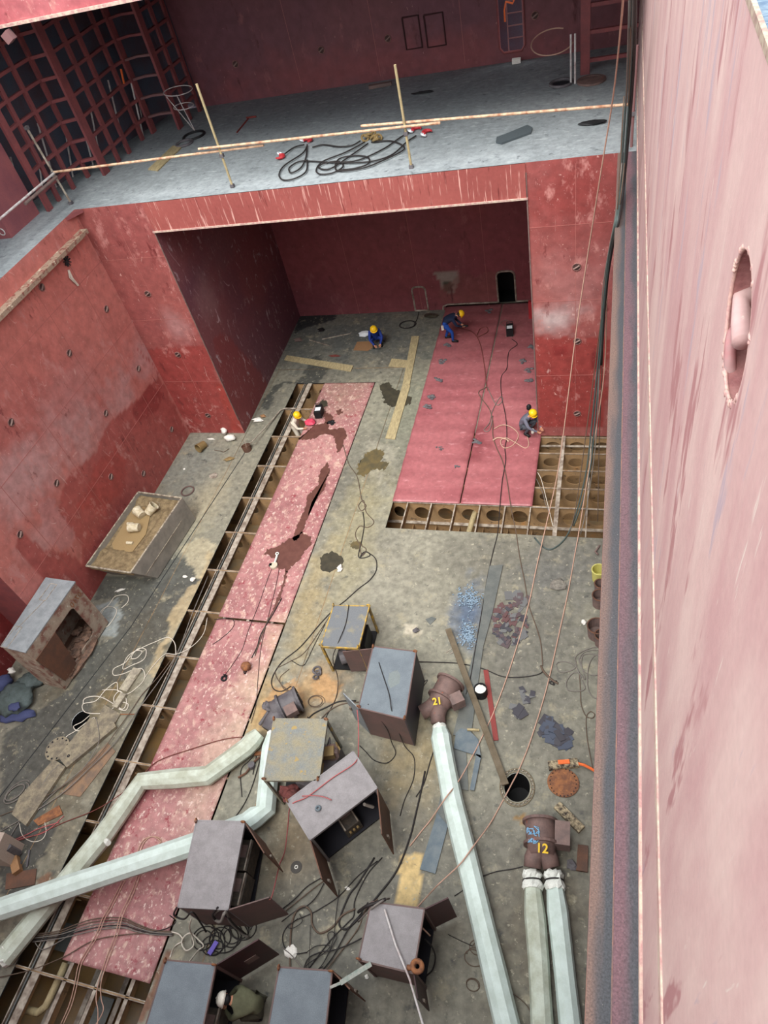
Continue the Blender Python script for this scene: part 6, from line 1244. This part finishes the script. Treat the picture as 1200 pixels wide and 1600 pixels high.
# wire sling coil with red hooks
zd = TD+.03
cable([(445, 240, zd+.05), (460, 230, zd), (475, 226, zd+.08)], m_cable, 'black sling leg between the two left red hooks', 'wire_sling', .022, zd, 'sling')
cable([(480, 226, zd), (478, 245, zd), (470, 262, zd), (455, 270, zd), (452, 262, zd), (468, 252, zd), (490, 252, zd), (520, 254, zd), (560, 254, zd), (590, 250, zd), (615, 240, zd), (635, 222, zd), (650, 212, zd)], m_cable, 'black wire sling, lower loop of the coil on the upper deck', 'wire_sling', .022, zd, 'sling')
cable([(480, 228, zd), (472, 240, zd), (445, 258, zd), (436, 272, zd), (442, 281, zd), (460, 279, zd), (478, 268, zd), (480, 250, zd)], m_cable, 'black wire sling, left big loop of the coil on the upper deck', 'wire_sling', .022, zd, 'sling')
cable([(488, 230, zd), (505, 226, zd), (530, 229, zd), (550, 227, zd), (563, 220, zd)], m_cable, 'black wire sling leading into the shackle heap', 'wire_sling', .022, zd, 'sling')
cable([(570, 222, zd), (540, 238, zd), (505, 252, zd), (494, 265, zd), (500, 272, zd), (520, 270, zd), (536, 260, zd), (528, 252, zd), (505, 256, zd), (498, 262, zd), (515, 264, zd), (545, 245, zd), (575, 224, zd)], m_cable, 'black wire sling, middle loops of the coil on the upper deck', 'wire_sling', .022, zd, 'sling')
cable([(580, 222, zd), (610, 220, zd), (630, 228, zd), (628, 236, zd), (600, 250, zd), (570, 262, zd), (540, 267, zd), (524, 264, zd), (530, 248, zd), (555, 243, zd), (575, 246, zd), (575, 256, zd), (555, 263, zd), (530, 266, zd)], m_cable, 'black wire sling, right loops of the coil on the upper deck', 'wire_sling', .022, zd, 'sling')
cable([(525, 254, zd), (560, 250, zd), (600, 232, zd), (625, 215, zd), (640, 206, zd)], m_cable, 'black sling leg running to the right red hooks', 'wire_sling', .022, zd, 'sling')
def hook(px, py, lb, rz=0):
    p = P(px, py, TD+.04); t = thing('lifting_hook', lb, 'hook', p); R_ = Matrix.Rotation(rz, 3, 'Z'); mb = MB(); pts = []
    for k in range(9): a = -2.2+k*.52; e = R_ @ Vector((.13*math.cos(a), .13*math.sin(a), 0)); pts.append((p[0]+e.x, p[1]+e.y, p[2]+.03))
    mb.tube(pts, [.02, .03, .045, .055, .06, .055, .05, .045, .04], 8); mb.build('hook_body', m_redpaint, t)
    mb = MB(); e = R_ @ Vector((-.05, .2, .04)); mb.torus((p[0]+e.x, p[1]+e.y, p[2]+.04), .07, .025, (.5, .2, 1), 14, 6); mb.build('ring', m_silver, t)
hook(437, 246, 'red lifting hook at the far left of the sling coil'); hook(480, 221, 'red lifting hook under the rail, second from left of the sling coil', 1); hook(651, 203, 'red lifting hook right of the yellowish post, upper', 2); hook(668, 208, 'red lifting hook right of the yellowish post, outermost', 2.5)
rn = random.Random(9); t = thing('shackle_heap', 'heap of brassy shackles at the middle of the sling coil', 'shackles', P(585, 215, TD))
for k in range(8): q = P(585+rn.uniform(-15, 15), 215+rn.uniform(-5, 6), TD+.08); mb = MB(); mb.torus(q, .10, .035, (rn.uniform(-1, 1), rn.uniform(-1, 1), 1), 12, 6); mb.build('shackle', m_brass, t)
plk = P(255, 246, TD)
mb = MB(); mb.prism([xy(*p, TD+.04) for p in ((270, 227), (283, 230), (246, 266), (231, 264))], TD+.003, TD+.04); mb.solo('plank', m_wood, 'brown plank lying on the left of the upper deck', 'plank')
mb = MB(); mb.torus(P(288, 224, TD+.03), .28, .05, (0, 0, 1), 20, 6); mb.solo('hatch_ring', m_fang, 'dark ring beside the upper deck plank', 'ring')
mb = MB(); q = P(303, 212, TD+.02); mb.torus(q, .38, .05, (0, 0, 1), 22, 6); mb.solo('hatch_ring', m_black, 'black-lipped ring under the thin wire hoop on the upper deck', 'ring')
def hoop(px, py, lb, R_=.5, hgt=1.3):
    p = P(px, py, TD); t = thing('hand_hoop', lb, 'hoop', p)
    for z in (hgt, hgt*.62): mb = MB(); mb.torus((p[0]-.15, p[1]+.1, TD+z), R_ if z == hgt else R_*.7, .016, (.1, 0, 1), 24, 5); mb.build('hoop_ring', m_polew, t)
    for s_ in (-.25, .15): mb = MB(); mb.tube([(p[0], p[1], TD), (p[0]+s_-.15, p[1]+.1-R_*.9, TD+hgt)], .016, 5); mb.build('stay', m_polew, t)
hoop(305, 205, 'thin wire hoop stand at the left of the upper deck')
p = P(892, 132, TD); t = thing('manhole_handrail', 'pale handrail stanchion with a curved loop at the open upper deck manhole', 'handrail', p)
for s_ in (0, .12): mb = MB(); mb.tube([(p[0]+s_, p[1]+.1*s_, TD), (p[0]+s_, p[1], TD+1.3)], .03, 6); mb.build('stanchion', m_polew, t)
mb = MB(); mb.torus((p[0]-.55, p[1]+.5, TD+1.05), .62, .018, (0, -.3, 1), 26, 5, .3, 5.2); mb.build('loop', m_rope, t)
mb = MB(); mb.torus((mhd[0], mhd[1], TD+.02), .33, .05, (0, 0, 1), 26, 6); o = mb.solo('manhole', m_fang, 'studded rim of the open manhole on the upper deck', 'manhole'); mb = MB(); mb.cup((mhd[0], mhd[1], TD-.11), (0, 0, 1), [(.28, 0), (.28, .09)], 20); mb.build('throat', m_inside, o).location = (0, 0, 0)
q = P(924, 126, TD+.02); mb = MB(); mb.cup(q, (0, 0, 1), [(.42, -.015), (.42, .04), (.3, .05), (.3, .03), (.001, .03)], 26); mb.solo('hatch_cover', m_fan, 'round brown hatch cover at the foot of the red column', 'hatch cover')
mb = MB(); mb.prism([xy(*p, TD+.04) for p in ((775, 222), (784, 224), (830, 207), (832, 200), (824, 196), (790, 210), (776, 215))], TD+.003, TD+.06); mb.solo('folded_rubber_sheet', mat('dark_rubber_sheet', (72, 80, 84), rough=.6), 'dark folded rubber strip on the right of the upper deck', 'rubber strip')
litter(928, 191, (.35, .12, .05), m_black, 'black rag near the right end of the upper deck', 'rag', 'rag', TD, 2); litter(662, 144, (.35, .08, .04), m_black, 'black twig-like debris in the middle of the upper deck', 'debris', 'debris', TD, 3)
mb = MB(); mb.box(P(594, 133, TD+.06), (.8, .18, .10), .12); mb.solo('timber_block', m_boxg, 'grey timber near the upper back wall', 'timber block'); mb = MB(); mb.box(P(807, 95, TD+.08), (.28, .14, .14)); mb.solo('white_block', m_bag, 'small white block below the upper doorway', 'block')
bar((370, 207), (388, 185), .03, .04, m_redbar, 'thin red rod lying on the upper deck', 'thin_rod', TD, 'rod'); bar((385, 184), (400, 182), .05, .05, m_redbar, 'short red clamp at the end of the thin red rod', 'clamp', TD, 'clamp')
mb = MB(); mb.tube([up(803, 0, YT-.03), up(801, 5, YT-.03), up(790, 3, YT-.03), up(788, 16, YT-.03), up(789, 34, YT-.03)], .03, 6); mb.solo('orange_cable', m_orange, 'orange cable hanging in the upper doorway', 'cable')
mb = MB()
x0, x1, z0, z1 = -3.80, -2.98, 9.64, 11.5
mb.tube([(x0, YT-.02, z1), (x0, YT-.02, z0+.15), (x0+.12, YT-.02, z0), (x1-.12, YT-.02, z0), (x1, YT-.02, z0+.15), (x1, YT-.02, z1)], .04, 6); mb.solo('door_3', m_frame, 'rounded red frame of the upper doorway', 'door frame', kind='structure')
mb = MB()
for z in (9.95, 10.3, 10.65, 11.0, 11.35): mb.tube([(-3.55, YT+.3, z), (-3.05, YT+.3, z)], .02, 6)
for x_ in (-3.55, -3.05): mb.tube([(x_, YT+.3, 9.5), (x_, YT+.3, 11.6)], .02, 6)
mb.solo('rung_ladder', m_frame2, 'ladder rungs seen through the upper doorway', 'ladder')
for (a, b, c_, d, lb) in ((628, 28, 660, 74, 'left welded square patch outline on the upper back wall'), (662, 24, 697, 70, 'right welded square patch outline on the upper back wall')):
    A = up(a, b, YT-.02); C_ = up(c_, d, YT-.02); mb = MB(); mb.tube([(A[0], YT-.02, A[2]), (C_[0], YT-.02, A[2]), (C_[0], YT-.02, C_[2]), (A[0], YT-.02, C_[2]), (A[0], YT-.02, A[2])], .03, 6); mb.solo('weld_outline', m_maroon, lb, 'weld outline')

# ------------------------------------------------------------------ people
def person(label, loc, yaw, J, cols, hat, extra=None, stand=None):
    # J: joints in a local frame facing +X; cols: (torso, legs) materials
    Z = Vector(loc); R_ = Matrix.Rotation(yaw, 3, 'Z')
    def w(p): return R_ @ Vector(p)
    t = thing('person', label, 'person', tuple(Z))
    names = ['pelvis', 'waist', 'chest', 'neck', 'head', 'crown', 'shL', 'elL', 'haL', 'shR', 'elR', 'haR', 'hiL', 'knL', 'anL', 'toL', 'hiR', 'knR', 'anR', 'toR', 'nose', 'pmL', 'pmR']
    Rr = dict(pelvis=.165, waist=.15, chest=.165, neck=.06, head=.098, crown=.07, shL=.085, elL=.055, haL=.036, shR=.085, elR=.055, haR=.036, hiL=.11, knL=.075, anL=.05, toL=.042, hiR=.11, knR=.075, anR=.05, toR=.042, nose=.018, pmL=.036, pmR=.036)
    E = [('pelvis', 'waist'), ('waist', 'chest'), ('chest', 'neck'), ('neck', 'head'), ('head', 'crown'), ('chest', 'shL'), ('shL', 'elL'), ('elL', 'haL'), ('haL', 'pmL'), ('chest', 'shR'), ('shR', 'elR'), ('elR', 'haR'), ('haR', 'pmR'), ('pelvis', 'hiL'), ('hiL', 'knL'), ('knL', 'anL'), ('anL', 'toL'), ('pelvis', 'hiR'), ('hiR', 'knR'), ('knR', 'anR'), ('anR', 'toR'), ('head', 'nose')]
    J = dict(J)
    J['waist'] = tuple((Vector(J['pelvis'])*.5+Vector(J['chest'])*.5)+Vector((-.05, 0, .03)))
    hd = Vector(J['head']); J['crown'] = tuple(hd+(hd-Vector(J['neck'])).normalized()*.09); fw = Vector(J.get('face', (1, 0, -.2))).normalized(); J['nose'] = tuple(hd+fw*.115)
    for s_ in 'LR':
        h_ = Vector(J['ha'+s_]); e_ = Vector(J['el'+s_]); J['pm'+s_] = tuple(h_+(h_-e_).normalized()*.07)
    me = bpy.data.meshes.new('body'); me.from_pydata([w(J[n]) for n in names], [(names.index(a), names.index(b)) for a, b in E], [])
    o = bpy.data.objects.new('body', me); COL.objects.link(o); md = o.modifiers.new('s', 'SKIN'); md.use_smooth_shade = True; o.modifiers.new('u', 'SUBSURF').levels = 2
    for i, n in enumerate(names):
        sv = me.skin_vertices[0].data[i]; sv.radius = (Rr[n], Rr[n]*(1.12 if n in ('waist', 'chest', 'pelvis') else 1)); sv.use_root = (n == 'pelvis')
    dg = bpy.context.evaluated_depsgraph_get(); m2 = bpy.data.meshes.new_from_object(o.evaluated_get(dg)); bpy.data.objects.remove(o)
    m2.materials.clear()
    for m_ in (cols[0], cols[1], m_skin, m_black): m2.materials.append(m_)
    seg = [(a, b) for a, b in E]; cls = {}
    for a, b in seg:
        if a in ('hiL', 'hiR') or (a, b) in (('pelvis', 'hiL'), ('pelvis', 'hiR')) or a in ('knL', 'knR'): k = 1
        elif a in ('anL', 'anR'): k = 3
        elif a in ('neck', 'head') or a in ('haL', 'haR'): k = 2
        else: k = 0
        cls[(a, b)] = k
    SG = [(w(J[a]), w(J[b]), cls[(a, b)]) for a, b in seg]
    for p in m2.polygons:
        c = p.center; best = (9, 0)
        for A, B, k in SG:
            AB = B-A; u = max(0, min(1, (c-A).dot(AB)/max(AB.length_squared, 1e-9))); d = (c-(A+AB*u)).length
            if d < best[0]: best = (d, k)
        p.material_index = best[1]; p.use_smooth = True
    # five fingers on each hand, joined into the same surface mesh
    V = []; F = []; mb = MB()
    for s_, sg in (('L', 1), ('R', -1)):
        h_ = Vector(J['ha'+s_]); e_ = Vector(J['el'+s_]); d = (h_-e_).normalized(); side = d.cross(Vector((0, 0, 1))).normalized(); dn = side.cross(d)*-1; base = h_+d*.08
        for k, (off, ln) in enumerate(((-.033, .065), (-.011, .078), (.011, .073), (.033, .058))):
            b0 = base+side*off; mb.tube([w(b0-d*.03), w(b0+d*ln*.5), w(b0+d*ln*.85+dn*-.02), w(b0+d*ln+dn*-.045)], [.010, .0095, .009, .007], 6)
        th = h_+d*.03+side*sg*.03; mb.tube([w(th), w(th+side*sg*.03+d*.03), w(th+side*sg*.035+d*.065)], [.012, .011, .008], 6)
    bm_ = bpy.data.meshes.new('f'); bm_.from_pydata(mb.v, [], mb.f)
    import bmesh
    B_ = bmesh.new(); B_.from_mesh(m2); n0 = len(B_.faces); B_.from_mesh(bm_); B_.faces.ensure_lookup_table()
    for f in B_.faces[n0:] if False else list(B_.faces)[n0:]: f.material_index = 2; f.smooth = True
    B_.to_mesh(m2); B_.free()
    o = bpy.data.objects.new('body', m2); COL.objects.link(o); o.parent = t
    # helmet: shell and brim
    hd = w(J['head']); up_ = (w(J['crown'])-hd).normalized(); fw = w(J.get('face', (1, 0, -.2))); fw = (fw-up_*fw.dot(up_)).normalized()
    t['_o'] = tuple(Z)
    mb = MB(); c0 = Z+hd+up_*.035; mb.cup(c0, up_, [(.148, 0), (.145, .05), (.125, .10), (.085, .135), (.035, .15), (.001, .152)], 20); hm = mb.build('helmet', hat, t, True)
    mb = MB(); mb.cup(c0+fw*.03, up_, [(.158, -.006), (.158, .008)], 22); mb.build('brim', hat, hm)
    mb = MB(); mb.tube([c0+up_*.155-fw*.10-up_*.03, c0+up_*.158, c0+up_*.155+fw*.10-up_*.03], .012, 5); mb.build('ridge', hat, hm)
    for c in hm.children: pass
    for s_ in 'LR':
        a = w(J['an'+s_]); b = w(J['to'+s_]); mb = MB(); mb.tube([Z+a+(a-b)*.25-Vector((0, 0, .02)), Z+a-Vector((0, 0, .015)), Z+(a+b)/2, Z+b+(b-a)*.1], [.05, .06, .055, .045], 10); mb.build('boot', m_black, t, True)
    for s_ in 'LR':
        for sg in (1,):
            e = Z+w(Vector(J['head'])+Vector((0, .095 if s_ == 'L' else -.095, -.01))); mb = MB(); mb.blob(e, (.02, .012, .03), 3, .05, 8, 5); mb.build('ear', m_skin, t, True)
    if extra:
        for (nm, p, d, m_, sh) in extra:
            q = Z+w(p); mb = MB()
            if sh == 'box': mb.box(tuple(q), d, yaw)
            elif sh == 'hair': mb.blob(tuple(q), d, 2, .05, 12, 8, yaw)
            else: mb.blob(tuple(q), d, 4, .15, 12, 8, yaw)
            mb.build(nm, m_, t, sh != 'box')
    return t
SQ = dict(pelvis=(-.14, 0, .30), chest=(.10, 0, .68), neck=(.20, 0, .84), head=(.28, 0, .96), shL=(.10, .2, .76), elL=(.30, .27, .52), haL=(.52, .14, .34), shR=(.10, -.2, .76), elR=(.30, -.27, .52), haR=(.52, -.12, .34),
          hiL=(-.1, .11, .29), knL=(.30, .22, .50), anL=(.06, .15, .09), toL=(.24, .17, .045), hiR=(-.1, -.11, .29), knR=(.30, -.22, .50), anR=(.06, -.15, .09), toR=(.24, -.17, .045), face=(1, 0, -.6))
hair = ('hair', (.25, 0, .97), (.10, .10, .09), m_black, 'hair')
q = P(589, 541, 0)
person('squatting person in dark blue coveralls and yellow helmet beside the cardboard sheet', (q[0], q[1]+.1, 0), math.radians(-70), SQ, (m_blue, m_blue), m_yhat, [hair, ('reflective_patch', (-.02, .12, .62), (.05, .16, .05), m_glove, 'box'), ('tool_bag', (-.2, .28, .16), (.16, .12, .16), m_fang, 'blob')])
q = P(822, 679, .05)
person('squatting person in grey jacket and yellow helmet at the red plates corner', (q[0]+.0, q[1]+.12, .05), math.radians(-28), SQ, (m_greyc, mat('grey_trousers', (74, 78, 86), rough=.85)), m_yhat, [hair, ('shin_guard', (.40, -.18, .36), (.07, .07, .12), m_glove, 'blob'), ('back_flask', (-.05, .30, .9), (.09, .09, .12), m_black, 'blob')])
BD = dict(pelvis=(-.18, 0, .86), chest=(.24, 0, 1.12), neck=(.42, 0, 1.16), head=(.55, 0, 1.20), shL=(.26, .2, 1.10), elL=(.36, .24, .82), haL=(.56, .12, .66), shR=(.26, -.2, 1.10), elR=(.38, -.24, .82), haR=(.58, -.08, .66),
          hiL=(-.14, .11, .84), knL=(-.02, .16, .46), anL=(-.16, .18, .09), toL=(.04, .2, .045), hiR=(-.14, -.11, .84), knR=(.16, -.14, .47), anR=(.14, -.16, .09), toR=(.34, -.18, .045), face=(1, 0, -.9))
q = P(710, 533, .05)
person('bending person in dark jacket, blue trousers and yellow helmet on the red plate', (q[0]-.2, q[1]+.05, .05), math.radians(8), BD, (m_navy, m_bluejean), m_yhat, [('hair', (.53, 0, 1.19), (.10, .10, .09), m_black, 'hair'), ('white_pouch', (-.2, -.2, .78), (.10, .06, .2), m_glove, 'box'), ('grinder', (.68, .02, .60), (.16, .05, .05), m_black, 'blob')])
KN = dict(pelvis=(-.05, 0, .86), chest=(.06, 0, 1.25), neck=(.12, 0, 1.43), head=(.19, 0, 1.55), shL=(.06, .2, 1.34), elL=(.24, .27, 1.12), haL=(.48, .18, 1.12), shR=(.06, -.2, 1.34), elR=(.22, -.26, 1.1), haR=(.46, -.2, 1.10),
          hiL=(-.03, .1, .84), knL=(.10, .12, .46), anL=(-.03, .13, .09), toL=(.17, .14, .045), hiR=(-.03, -.1, .84), knR=(.04, -.12, .46), anR=(-.12, -.13, .09), toR=(.08, -.14, .045), face=(1, .1, -.5))
q = P(475, 640, .75)
person('person in off-white coveralls and yellow helmet, waist-deep in the trench', (-11.60, q[1]-.1, -1.0), math.radians(-8), KN, (m_cov, m_cov), m_yhat, [('hair', (.17, 0, 1.54), (.10, .10, .09), m_black, 'hair')])
mb = MB(); mb.box((-11.55, float(q[1])-.1, -1.04), (.9, .9, .06)); struct(mb, 'bracket_step', m_steel)
q = P(392, 1570, .6)
SQ2 = dict(SQ); SQ2.update(pelvis=(-.24, 0, .55), chest=(.10, 0, .86), neck=(.26, 0, .98), head=(.38, 0, 1.05), shL=(.12, .22, .90), shR=(.12, -.22, .90), elL=(.36, .26, .62), elR=(.36, -.26, .62), haL=(.56, .12, .5), haR=(.56, -.1, .5), hiL=(-.2, .12, .52), hiR=(-.2, -.12, .52), knL=(.2, .22, .52), knR=(.2, -.22, .52), anL=(-.04, .16, .09), anR=(-.04, -.16, .09), toL=(.16, .18, .045), toR=(.16, -.18, .045))
person('hunched person in an olive jacket and white helmet between the two bottom cabinets', (q[0], q[1], 0), math.radians(188), SQ2, (m_greent, mat('dark_olive_trousers', (70, 68, 56), rough=.9)), m_whelm, [('hair', (.36, 0, 1.05), (.10, .10, .09), m_black, 'hair')])
cu = None
